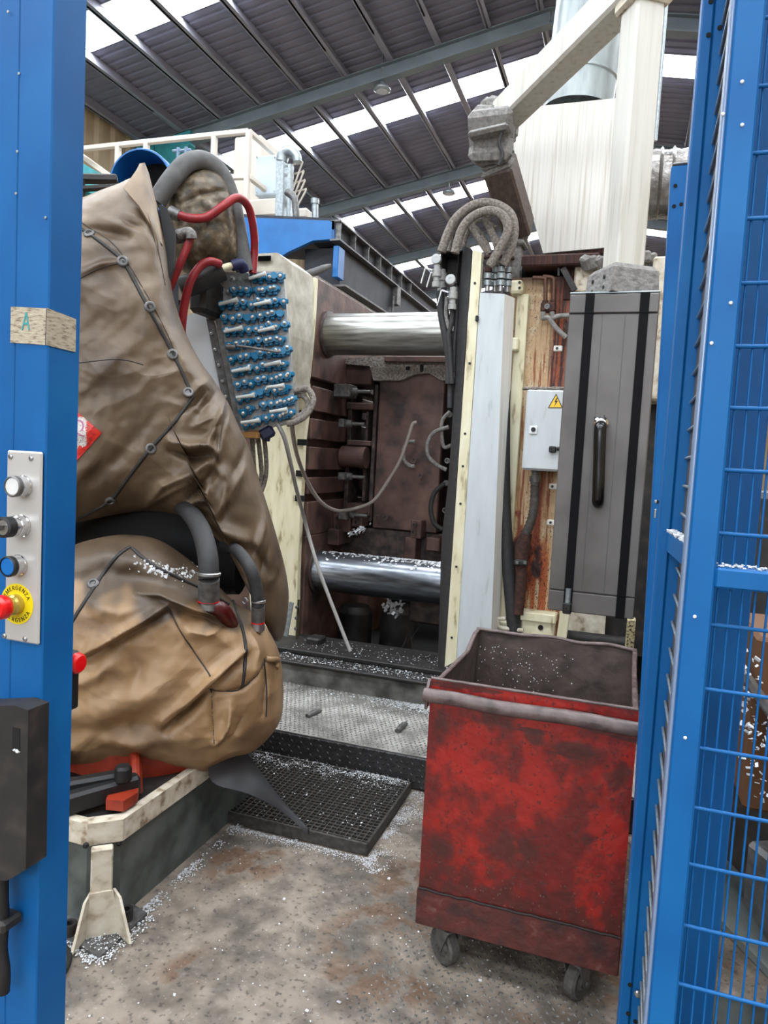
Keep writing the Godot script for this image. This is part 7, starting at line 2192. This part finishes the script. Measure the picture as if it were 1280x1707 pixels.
func bin() -> void:
	var m := Mb.new()
	var x0 := -0.512
	var x1 := 0.074
	var zf := -2.05
	var zb := -2.74
	var y0 := 0.135
	var yf := 0.9
	var yb := 0.905
	var bn := thing("scrap_bin", "battered red wheeled scrap bin with a pipe rail, standing beside the blue gate", "bin", Vector3((x0 + x1) * 0.5, 0, -2.4))
	var paint := painted(bin_picture(401), 0.38)
	paint.normal_enabled = true
	paint.normal_texture = bump_tex(405, 0.02, 1.5)
	var inside := worn([Color(0.15, 0.12, 0.11), Color(0.27, 0.22, 0.2), Color(0.34, 0.29, 0.265)], 63, 0.01, 0.6, 0.6, 0.0, [], 1.5)
	var rimm := worn([Color(0.2, 0.15, 0.145), Color(0.35, 0.29, 0.28), Color(0.44, 0.38, 0.37)], 64, 0.01, 0.4, 0.4, 0.0, [], 2.0)
	var t := 0.008
	# walls: painted outside, bare inside
	m = Mb.new()
	m.poly([Vector3(x0, y0 + 0.11, zf), Vector3(x1, y0 + 0.11, zf), Vector3(x1, yf, zf), Vector3(x0, yf, zf)], Vector3.BACK, [Vector2(0.01, 0.99), Vector2(0.99, 0.99), Vector2(0.99, 0.01), Vector2(0.01, 0.01)])
	m.poly([Vector3(x0, y0 + 0.11, zf), Vector3(x1, y0 + 0.11, zf), Vector3(x1, y0 + 0.11, zf - t), Vector3(x0, y0 + 0.11, zf - t)], Vector3.DOWN)
	part(bn, "front_wall", m, paint)
	m = Mb.new()
	m.box(Vector3(x0 + t, y0 + 0.11, zf - 0.001), Vector3(x1 - t, yf, zf - t))
	part(bn, "front_lining", m, inside)
	for s in [x0, x1]:
		m = Mb.new()
		var o := Vector3.LEFT if s == x0 else Vector3.RIGHT
		var pf := [Vector3(s, y0 + 0.11, zf), Vector3(s, y0 + 0.11, zb), Vector3(s, yb, zb), Vector3(s, yb, zb + 0.07), Vector3(s, yf - 0.035, zb + 0.2), Vector3(s, yf - 0.02, zf)]
		var uvs := []
		for p in pf:
			uvs.append(Vector2((p.z - zb) / (zf - zb), (yf - p.y) / (yf - y0 - 0.11)))
		m.poly(pf, o, uvs)
		part(bn, "side_wall", m, paint)
		m = Mb.new()
		m.prism([Vector3(s - o.x * 0.001, y0 + 0.11, zf - 0.002), Vector3(s - o.x * 0.001, y0 + 0.11, zb), Vector3(s - o.x * 0.001, yb - 0.001, zb), Vector3(s - o.x * 0.001, yb - 0.001, zb + 0.07), Vector3(s - o.x * 0.001, yf - 0.036, zb + 0.2), Vector3(s - o.x * 0.001, yf - 0.021, zf - 0.002)], -o * t)
		part(bn, "side_lining", m, inside)
		m = Mb.new()
		for q in [[pf[2], pf[3]], [pf[3], pf[4]], [pf[4], pf[5]]]:
			m.bar((q[0] as Vector3) - o * 0.006, (q[1] as Vector3) - o * 0.006, 0.008, 0.016, Vector3.UP, 0.003)
		part(bn, "side_rim", m, rimm)
		m = Mb.new()
		m.prism([Vector3(s, yf + 0.002, zf + 0.004), Vector3(s, yf - 0.07, zf + 0.004), Vector3(s, yf - 0.085, zf + 0.03), Vector3(s, yf - 0.04, zf + 0.035)], o * 0.008)
		part(bn, "rail_bracket", m, rimm)
	m = Mb.new()
	m.box(Vector3(x0, y0 + 0.11, zb), Vector3(x1, yb, zb + t), 0.002)
	part(bn, "back_wall", m, inside)
	m = Mb.new()
	var wob := []
	for i in 15:
		var f := i / 14.0
		wob.append(Vector3(lerpf(x0, x1, f), yb + 0.002 + 0.006 * sin(f * 17.0) * f, zb + 0.006 + 0.005 * sin(f * 9.0)))
	m.tube(wob, 0.0075, 8, 2)
	part(bn, "back_rim", m, rimm)
	m = Mb.new()
	m.box(Vector3(x0, y0 + 0.11, zb), Vector3(x1, y0 + 0.12, zf - t))
	part(bn, "floor_plate", m, inside)
	m = Mb.new()
	m.box(Vector3(x0, yf - 0.002, zf - 0.009), Vector3(x1, yf + 0.005, zf + 0.003), 0.002)
	part(bn, "front_lip", m, rimm)
	# pipe rail
	m = Mb.new()
	var pr := []
	for i in 13:
		var f := i / 12.0
		pr.append(Vector3(lerpf(x0 - 0.01, x1 + 0.008, f), yf - 0.042 + 0.002 * sin(f * 11.0) - 0.004 * exp(-pow((f - 0.3) / 0.04, 2.0)), zf + 0.03))
	m.tube(pr, 0.021, 14, 3)
	part(bn, "pipe_rail", m, rimm)
	# skirt at the foot, set forward of the wall with an uneven weld line
	m = Mb.new()
	m.box(Vector3(x0 - 0.004, y0, zb), Vector3(x1 + 0.004, y0 + 0.115, zf + 0.006), 0.004)
	part(bn, "skirt", m, worn([Color(0.17, 0.1, 0.095), Color(0.28, 0.13, 0.115), Color(0.34, 0.14, 0.12), Color(0.45, 0.37, 0.34)], 65, 0.012, 0.6, 0.6, 0.0, [0.0, 0.4, 0.75, 1.0], 2.0))
	m = Mb.new()
	var wl := []
	for i in 25:
		wl.append(Vector3(lerpf(x0, x1, i / 24.0), y0 + 0.115 + rng.randfn(0, 0.0015), zf + 0.004))
	m.tube(wl, 0.004, 6, 1)
	part(bn, "weld_seam", m, plain(Color(0.12, 0.06, 0.055), 0.7))
	# castors
	for q in [[-0.43, -2.1, 0.9], [-0.03, -2.11, -0.5], [-0.44, -2.66, 0.6], [-0.02, -2.66, 0.3]]:
		var c := thing_part(bn, "castor", Vector3(q[0], 0, q[1]))
		var bs := Basis(Vector3.UP, q[2])
		m = Mb.new()
		m.lathe(Vector3(q[0], 0.056, q[1]) - bs.x * 0.02, bs.x, [Vector2(0, 0), Vector2(0.02, -0.004), Vector2(0.03, 0.004), Vector2(0.048, 0.0), Vector2(0.055, 0.006), Vector2(0.055, 0.034), Vector2(0.048, 0.04), Vector2(0.03, 0.036), Vector2(0.02, 0.044), Vector2(0, 0.04)], 28)
		lay(c, "wheel", m.mesh(worn([Color(0.2, 0.19, 0.18), Color(0.36, 0.35, 0.33)], 66, 0.03, 0.2, 0.7)), Transform3D(Basis(), -(Vector3(q[0], 0, q[1]))))
		m = Mb.new()
		for s in [-1.0, 1.0]:
			var o: Vector3 = Vector3(q[0], 0, q[1]) + bs.x * (0.026 * s)
			m.prism([o + Vector3(0, 0.05, 0) - bs.z * 0.014, o + Vector3(0, 0.05, 0) + bs.z * 0.014, o + Vector3(0, 0.122, 0) + bs.z * 0.045, o + Vector3(0, 0.122, 0) - bs.z * 0.01], bs.x * 0.004 * s)
		m.obox(Vector3(q[0], 0.124, q[1]) + bs.z * 0.015, Vector3(0.062, 0.008, 0.062), bs, 0.002)
		m.rod(Vector3(q[0], 0.056, q[1]) - bs.x * 0.034, Vector3(q[0], 0.056, q[1]) + bs.x * 0.034, 0.008)
		lay(c, "fork", m.mesh(M.dull_steel), Transform3D(Basis(), -(Vector3(q[0], 0, q[1]))))
	# bright scrap specks clinging inside
	m = Mb.new()
	for i in 130:
		m.obox(Vector3(lerpf(x0, x1, clampf(rng.randfn(0.28, 0.16), 0.03, 0.97)), yb - 0.05 - absf(rng.randfn(0, 0.13)), zb + t + 0.002), Vector3.ONE * rng.randf_range(0.001, 0.0035), Basis(Vector3.BACK, rng.randf()))
	stuff(part(bn, "clinging_specks", m, M.flake))


func thing_part(parent: Node3D, called: String, at: Vector3) -> Node3D:
	var o := Node3D.new()
	var k := called
	var i := 0
	while parent.has_node(NodePath(k)):
		i += 1
		k = "%s_%03d" % [called, i]
	o.name = k
	parent.add_child(o)
	o.position = at - (home.get(parent, Vector3.ZERO) as Vector3)
	return o


func letter(parent: Node3D, s: String, at: Transform3D, size: float, mat: Material) -> void:
	var t := TextMesh.new()
	var f := SystemFont.new()
	f.font_names = PackedStringArray(["Droid Sans"])
	t.font = f
	t.text = s
	t.font_size = 64
	t.pixel_size = size / 46.0
	t.depth = 0.0006
	t.curve_step = 2.0
	t.material = mat
	lay(parent, "lettering", t, at)


func gate_left() -> void:
	var m := Mb.new()
	var gp := thing("gate_post", "wide bright blue square gate post at the left with a control plate on it", "gate post", Vector3(-1.0, 0, -1.04))
	m = Mb.new()
	m.box(Vector3(-1.034, 0, -1.0), Vector3(-0.961, 3.2, -1.077), 0.0025)
	part(gp, "post_tube", m, M.blue)
	m = Mb.new()
	m.box(Vector3(-1.3, 0, -1.003), Vector3(-1.0355, 3.2, -1.06), 0.0025)
	part(gp, "door_leaf", m, M.blue)
	m = Mb.new()
	m.box(Vector3(-1.0356, 0, -1.006), Vector3(-1.033, 3.2, -1.03))
	part(gp, "gap_strip", m, M.black)
	for q in [Vector3(-1.032, 2.1671, -0.999), Vector3(-1.0334, 2.0387, -0.999), Vector3(-1.0347, 1.9688, -0.999), Vector3(-0.97, 1.925, -0.999), Vector3(-1.0575, 2.271, -0.999)]:
		m = Mb.new()
		m.bolt(q, Vector3.BACK, 0.0025, 0.0015, 8)
		part(gp, "rivet", m, M.steel)
	# tape with a teal letter A round the corner
	m = Mb.new()
	m.poly([Vector3(-1.0427, 1.7155, -0.9985), Vector3(-0.966, 1.7115, -0.9985), Vector3(-0.9648, 1.7734, -0.9985), Vector3(-1.0425, 1.7776, -0.9985)], Vector3.BACK)
	m.poly([Vector3(-0.9595, 1.7106, -0.9932), Vector3(-0.9595, 1.7093, -1.0638), Vector3(-0.9595, 1.7678, -1.0636), Vector3(-0.9595, 1.7734, -0.9943)], Vector3.RIGHT)
	part(gp, "adhesive_tape", m, M.tape, "wrinkled brown tape with a teal letter A")
	letter(gp, "A", Transform3D(Basis(Vector3(1, 0, 0), Vector3(0.04, 1.45, 0), Vector3(0, 0, 1)), (Vector3(-1.008, 1.7514, -0.9978)) - gp.position), 0.021, plain(Color(0.2, 0.55, 0.56), 0.6))

	# control plate
	var cp := thing("control_plate", "brushed steel control plate with push buttons, key switch and emergency stop on the left post", "control panel", Vector3(-1.0, 1.36, -0.998))
	m = Mb.new()
	m.box(Vector3(-1.041, 1.187, -0.9985), Vector3(-0.963, 1.5275, -0.992), 0.003)
	part(cp, "plate", m, plain(Color(0.7, 0.69, 0.68), 0.35, 0.25))
	for q in [[Vector3(-1.0, 1.466, -0.992), Color(0.8, 0.8, 0.8), "white push button"], [Vector3(-1.008, 1.326, -0.992), Color(0.02, 0.38, 0.66), "blue push button"]]:
		var p: Vector3 = q[0]
		m = Mb.new()
		m.lathe(p, Vector3.BACK, [Vector2(0.019, 0), Vector2(0.019, 0.003), Vector2(0.0178, 0.004), Vector2(0.0178, 0.022), Vector2(0.0, 0.022)], 28)
		var bz := part(cp, "bezel", m, M.chrome)
		m = Mb.new()
		m.lathe(p, Vector3.BACK, [Vector2(0.0182, 0.018), Vector2(0.0185, 0.026), Vector2(0.0162, 0.028), Vector2(0.0155, 0.024)], 28)
		part(cp, "collar", m, M.black if q[2].begins_with("blue") else M.dull_steel)
		m = Mb.new()
		m.lathe(p, Vector3.BACK, [Vector2(0.0157, 0.02), Vector2(0.0157, 0.025), Vector2(0.0138, 0.0266), Vector2(0, 0.0266)], 28)
		part(cp, "button", m, plain(q[1], 0.3), q[2])
	var kp := Vector3(-1.003, 1.396, -0.992)
	m = Mb.new()
	m.lathe(kp, Vector3.BACK, [Vector2(0.02, 0), Vector2(0.02, 0.003), Vector2(0.019, 0.004), Vector2(0.019, 0.016), Vector2(0.0172, 0.017), Vector2(0.0172, 0.03), Vector2(0, 0.03)], 28)
	part(cp, "key_switch", m, M.chrome)
	m = Mb.new()
	m.lathe(kp, Vector3.BACK, [Vector2(0.018, 0.026), Vector2(0.018, 0.042), Vector2(0.0138, 0.044), Vector2(0.0138, 0.04), Vector2(0, 0.04)], 28)
	part(cp, "switch_collar", m, M.black)
	m = Mb.new()
	m.lathe(kp, Vector3.BACK, [Vector2(0.013, 0.04), Vector2(0.013, 0.042), Vector2(0, 0.042)], 24)
	m.obox(kp + Vector3(0, 0, 0.048), Vector3(0.003, 0.012, 0.01), Basis(Vector3.BACK, -0.6), 0.0006)
	part(cp, "key_lock", m, M.steel)
	var ep := Vector3(-1.0115, 1.2555, -0.992)
	m = Mb.new()
	m.lathe(ep, Vector3.BACK, [Vector2(0.0365, -0.0005), Vector2(0.0365, 0.001), Vector2(0, 0.001)], 48)
	var disc := part(cp, "yellow_disc", m, M.yellow, "round yellow disc lettered EMERGENZA twice")
	var ink := plain(Color(0.12, 0.1, 0.02), 0.5)
	var word := "EMERGENZA"
	for i in 9:
		var an := deg_to_rad(62.0 - 15.5 * i)
		var b := Basis(Vector3.BACK, an)
		letter(disc, word[i], Transform3D(b, ep + b * Vector3(0, 0.029, 0.0014)), 0.0074, ink)
		an = deg_to_rad(-62.0 + 15.5 * i)
		b = Basis(Vector3.BACK, an)
		letter(disc, word[i], Transform3D(b, ep + b * Vector3(0, -0.029, 0.0014)), 0.0074, ink)
	m = Mb.new()
	m.lathe(ep, Vector3.BACK, [Vector2(0.018, 0.001), Vector2(0.018, 0.012), Vector2(0.015, 0.016), Vector2(0.014, 0.03), Vector2(0, 0.03)], 28)
	part(cp, "stop_stem", m, plain(Color(0.75, 0.66, 0.35), 0.3, 0.7))
	m = Mb.new()
	m.lathe(ep, Vector3.BACK, [Vector2(0.011, 0.024), Vector2(0.02, 0.027), Vector2(0.0215, 0.032), Vector2(0.0205, 0.042), Vector2(0.017, 0.048), Vector2(0, 0.05)], 32)
	part(cp, "stop_button", m, M.red_plastic, "red mushroom button")
	for q in [Vector3(-1.0388, 1.194, -0.992), Vector3(-0.9922, 1.1947, -0.992), Vector3(-1.0309, 1.5164, -0.992), Vector3(-0.9854, 1.5156, -0.992)]:
		m = Mb.new()
		m.lathe(q, Vector3.BACK, [Vector2(0.005, 0), Vector2(0.0045, 0.002), Vector2(0.002, 0.003), Vector2(0.0015, 0.0015), Vector2(0, 0.0015)], 16)
		part(cp, "screw", m, M.steel)

	# black safety switch at the foot of the frame
	var ss0 := thing("safety_switch", "long black safety switch housing low on the left gate post", "switch", Vector3(-0.97, 0.8, -0.96))
	m = Mb.new()
	m.prism([Vector3(-1.0576, 1.0737, -0.95), Vector3(-0.9714, 1.0901, -0.95), Vector3(-0.9411, 1.0866, -0.95), Vector3(-0.9405, 0.8018, -0.95), Vector3(-0.9815, 0.772, -0.95), Vector3(-1.0531, 0.7542, -0.95)], Vector3(0, 0, -0.047))
	part(ss0, "housing", m, M.black_worn)
	m = Mb.new()
	m.box(Vector3(-0.9741, 1.01, -0.949), Vector3(-0.9577, 1.0514, -0.949) + Vector3(0, 0, -0.02))
	part(ss0, "slot", m, M.void_dark)
	m = Mb.new()
	for i in 14:
		m.obox(Vector3(-0.9641, 1.0095, -0.947) + Vector3(rng.randfn(0, 0.003), rng.randf() * 0.003, rng.randf() * -0.004), Vector3(0.004, 0.002, 0.003), Basis(Vector3(1, rng.randf(), 0.3).normalized(), rng.randf() * 2.0))
	stuff(part(ss0, "slot_flakes", m, M.flake))
	var sc := thing("switch_cable", "thick black cable dropping from the safety switch through a wall clip", "cable", Vector3(-1.0092, 0.6035, -0.97))
	m = Mb.new()
	m.tube([Vector3(-1.0162, 0.759, -0.97), Vector3(-1.0126, 0.7168, -0.97), Vector3(-1.0104, 0.6718, -0.97), Vector3(-1.0124, 0.6255, -0.97), Vector3(-1.0047, 0.5818, -0.97), Vector3(-1.0096, 0.5434, -0.97)], [0.013, 0.011, 0.011, 0.01, 0.01, 0.013], 12, 4)
	part(sc, "cable", m, M.black)
	m = Mb.new()
	m.obox(Vector3(-1.0088, 0.6749, -0.975), Vector3(0.035, 0.022, 0.045), Basis(), 0.005)
	part(sc, "clip", m, M.black_worn)

	# second emergency stop on the inner side of the post
	var e2 := thing("emergency_stop", "red mushroom emergency stop on the inner side of the left post", "emergency stop", Vector3(-0.96, 1.1, -1.09))
	m = Mb.new()
	m.box(Vector3(-1.03, 1.03, -1.0775), Vector3(-0.983, 1.145, -1.12), 0.004)
	part(e2, "housing", m, M.black)
	m = Mb.new()
	var mp := Vector3(-0.983, 1.1263, -1.098)
	m.lathe(mp, Vector3.RIGHT, [Vector2(0.012, 0), Vector2(0.012, 0.004), Vector2(0.019, 0.006), Vector2(0.0205, 0.011), Vector2(0.019, 0.017), Vector2(0.015, 0.021), Vector2(0, 0.022)], 32)
	part(e2, "button", m, M.red_plastic)


func gate_right() -> void:
	var m := Mb.new()
	# nearest frame with the wire mesh
	var mf := thing("mesh_gate", "nearest blue gate frame with welded wire mesh at the right edge", "mesh gate", Vector3(0.4, 0, -1.22))
	m = Mb.new()
	m.box(Vector3(0.096, 0, -1.2), Vector3(0.137, 3.0, -1.245), 0.003)
	part(mf, "post", m, M.blue)
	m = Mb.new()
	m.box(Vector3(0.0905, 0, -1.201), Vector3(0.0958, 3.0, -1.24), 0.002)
	part(mf, "lit_edge_strip", m, plain(Color(0.5, 0.58, 0.7), 0.3, 0.3))  # added strip, its pale colour stands for the lit edge of the post
	m = Mb.new()
	m.box(Vector3(0.137, 1.378, -1.2), Vector3(0.9, 1.409, -1.245), 0.003)
	part(mf, "mid_rail", m, M.blue)
	m = Mb.new()
	m.box(Vector3(0.9, 0, -1.2), Vector3(0.94, 3.0, -1.245), 0.003)
	part(mf, "far_post", m, M.blue)
	for y in [0.05, 2.96]:
		m = Mb.new()
		m.box(Vector3(0.137, y, -1.2), Vector3(0.9, y + 0.04, -1.245), 0.003)
		part(mf, "rail", m, M.blue)
	m = Mb.new()
	m.rod(Vector3(0, 0.06, 0), Vector3(0, 2.97, 0), 0.0019, 6)
	var vw := m.mesh(M.blue)
	for i in 43:
		lay(mf, "upright_wire", vw, Transform3D(Basis(), Vector3(0.1455 + 0.0176 * i, 0, -1.226) - mf.position))
	m = Mb.new()
	m.rod(Vector3(0.13, 0, 0), Vector3(0.905, 0, 0), 0.0032, 8)
	var hw := m.mesh(M.blue)
	for y in [2.897, 2.8, 2.705, 2.609, 2.513, 2.417, 2.32, 2.224, 2.127, 2.031, 1.936, 1.841, 1.747, 1.654, 1.559, 1.461, 1.317, 1.214, 1.118, 1.02, 0.926, 0.823, 0.723, 0.627, 0.531, 0.435, 0.339, 0.243, 0.147]:
		lay(mf, "level_wire", hw, Transform3D(Basis(), Vector3(0, y, -1.2205) - mf.position))
	for q in [Vector3(0.0916, 2.0824, -1.199), Vector3(0.1188, 2.0645, -1.199), Vector3(0.1031, 1.7482, -1.199), Vector3(0.1129, 1.3304, -1.199), Vector3(0.1137, 2.126, -1.199), Vector3(0.1246, 1.8074, -1.199), Vector3(0.1144, 1.1378, -1.199)]:
		m = Mb.new()
		m.lathe(q, Vector3.BACK, [Vector2(0.003, 0), Vector2(0.002, 0.0015), Vector2(0, 0.002)], 8)
		part(mf, "metal_bead", m, M.flake)
	m = Mb.new()
	for i in 260:
		m.obox(Vector3(rng.randf_range(0.14, 0.5), 1.4105 + rng.randf() * 0.003, rng.randf_range(-1.243, -1.202)), Vector3(0.005, 0.0015, 0.003), Basis(Vector3.UP, rng.randf() * TAU) * Basis(Vector3.RIGHT, rng.randfn(0, 0.4)))
	stuff(part(mf, "rail_flakes", m, M.flake))
	# return panel running back from the frame, clad with level wires
	var rp := thing("return_panel", "narrow grey sheet panel with level wires running back from the nearest blue frame", "panel", Vector3(0.105, 0, -1.37))
	m = Mb.new()
	m.box(Vector3(0.105, 0, -1.247), Vector3(0.11, 3.0, -1.5))
	part(rp, "sheet", m, plain(Color(0.3, 0.29, 0.29), 0.6))
	m = Mb.new()
	m.rod(Vector3(0.1015, 0, -1.246), Vector3(0.1015, 0, -1.5), 0.003, 6)
	var wm := m.mesh(M.galv)
	for i in 55:
		lay(rp, "level_wire", wm, Transform3D(Basis(), Vector3(0, 0.09 + 0.0532 * i, 0) - rp.position))
	m = Mb.new()
	m.prism([Vector3(0.078, 1.4, -1.5), Vector3(0.096, 1.4, -1.247), Vector3(0.106, 1.4, -1.247), Vector3(0.106, 1.4, -1.5)], Vector3(0, 0.035, 0))
	part(rp, "ledge", m, M.blue)
	m = Mb.new()
	for i in 300:
		var lz := rng.randf_range(-1.5, -1.255)
		m.obox(Vector3(lerpf(0.097, 0.079, (-1.25 - lz) / 0.25) + rng.randf() * 0.016, 1.4365 + rng.randf() * 0.004, lz), Vector3(0.006, 0.0018, 0.004), Basis(Vector3.UP, rng.randf() * TAU) * Basis(Vector3.RIGHT, rng.randfn(0, 0.45)))
	stuff(part(rp, "ledge_flakes", m, M.flake))
	# second post, with flange
	var pa := thing("blue_post", "tall blue channel post with bolt holes just beyond the wire panel", "post", Vector3(0.08, 0, -1.53), "blue posts beyond the wire panel")
	m = Mb.new()
	m.box(Vector3(0.0635, 0, -1.5), Vector3(0.085, 3.2, -1.58), 0.003)
	part(pa, "flange", m, M.blue)
	m = Mb.new()
	m.box(Vector3(0.0845, 0, -1.503), Vector3(0.112, 3.2, -1.58), 0.003)
	part(pa, "web", m, M.blue)
	for q in [Vector3(0.0784, 2.3602, -1.499), Vector3(0.097, 2.3722, -1.502), Vector3(0.0777, 2.4195, -1.499), Vector3(0.0804, 0.5041, -1.499), Vector3(0.0815, 0.4421, -1.499), Vector3(0.0966, 0.4276, -1.502), Vector3(0.0724, 1.4777, -1.502)]:
		m = Mb.new()
		m.lathe(q, Vector3.BACK, [Vector2(0.0045, -0.001), Vector2(0.0045, 0.0006), Vector2(0, 0.0006)], 14)
		part(pa, "bolt_hole", m, M.void_dark)
	m = Mb.new()
	m.lathe(Vector3(0.0965, 0.4901, -1.5), Vector3.BACK, [Vector2(0.0075, 0), Vector2(0.0075, 0.003), Vector2(0.005, 0.006), Vector2(0, 0.0065)], 16)
	part(pa, "screw_head", m, M.steel)
	m = Mb.new()
	m.obox(Vector3(0.0537, 1.4928, -1.5), Vector3(0.005, 0.006, 0.008), Basis(), 0.001)
	m.obox(Vector3(0.0544, 1.4694, -1.5), Vector3(0.004, 0.018, 0.004), Basis(), 0.001)
	part(pa, "catch", m, M.steel)
	# shorter post behind
	var pb := thing("blue_post", "shorter blue post behind the tall channel post, its cut top showing", "post", Vector3(0.07, 0, -1.94), "blue posts beyond the wire panel")
	m = Mb.new()
	m.box(Vector3(0.044, 0, -1.9), Vector3(0.1, 2.285, -1.98), 0.003)
	part(pb, "post_tube", m, M.blue)
	m = Mb.new()
	m.box(Vector3(0.046, 2.285, -1.9), Vector3(0.1, 2.293, -1.98), 0.003)
	part(pb, "cap", m, M.dull_steel)
	for q in [Vector3(0.0553, 2.237, -1.899), Vector3(0.055, 2.1894, -1.899), Vector3(0.0708, 2.1927, -1.899), Vector3(0.0553, 1.4782, -1.899)]:
		m = Mb.new()
		m.lathe(q, Vector3.BACK, [Vector2(0.0045, -0.001), Vector2(0.0045, 0.0006), Vector2(0, 0.0006)], 14)
		part(pb, "bolt_hole", m, M.void_dark)
	m = Mb.new()
	m.box(Vector3(0.15, 0, -1.5), Vector3(0.237, 3.0, -1.56), 0.003)
	solo("blue_post", m, M.blue, "broad plain blue post seen through the wire mesh", "post", "")
	pb.rotation.z = 0.0227
	pb.position.x = 0.119
	# clutter beyond the mesh
	m = Mb.new()
	m.box(Vector3(0.14, 0, -2.7), Vector3(1.5, 1.5, -3.2), 0.02)
	solo("dark_machine", m, M.black_worn, "dark machine block beyond the wire mesh at the far right", "machine")
	m = Mb.new()
	m.box(Vector3(0.33, 0.72, -1.95), Vector3(0.6, 1.16, -2.3), 0.01)
	solo("brown_crate", m, M.brown_block, "brown board crate standing beyond the wire mesh", "crate")
	m = Mb.new()
	m.obox(Vector3(0.52, 0.8, -1.9), Vector3(0.8, 0.02, 0.3), Basis(Vector3.BACK, -0.9), 0.004)
	solo("metal_chute", m, M.dull_steel, "sloping steel chute beyond the wire mesh", "chute")
	m = Mb.new()
	m.obox(Vector3(0.5, 0.42, -1.75), Vector3(0.7, 0.02, 0.35), Basis(Vector3.BACK, -0.7), 0.004)
	m.box(Vector3(0.3, 0, -1.7), Vector3(0.8, 0.2, -2.0), 0.01)
	solo("metal_ramp", m, M.ped_grey, "lower grey metal ramp beyond the wire mesh", "ramp")
	m = Mb.new()
	m.obox(Vector3(0.44, 0.62, -1.75), Vector3(0.2, 0.22, 0.16), Basis(Vector3.UP, 0.5), 0.01)
	solo("grey_case", m, M.dull_steel, "small grey metal case lying on the ramp beyond the mesh", "case")
	m = Mb.new()
	for i in 700:
		var u := rng.randf()
		m.obox(Vector3(0.28 + u * 0.5, 1.02 - u * 0.62 + rng.randfn(0, 0.06), -1.8 + rng.randfn(0, 0.07)), Vector3(0.016, 0.002, 0.009) * rng.randf_range(0.3, 1.0), Basis(Vector3(rng.randf() - 0.5, rng.randf(), rng.randf() - 0.5).normalized(), rng.randf() * TAU))
	var fs := solo("scrap_flash", m, M.flake, "loose shiny aluminium flash heaped on the chute and ramp beyond the mesh", "metal scrap")
	stuff(fs)
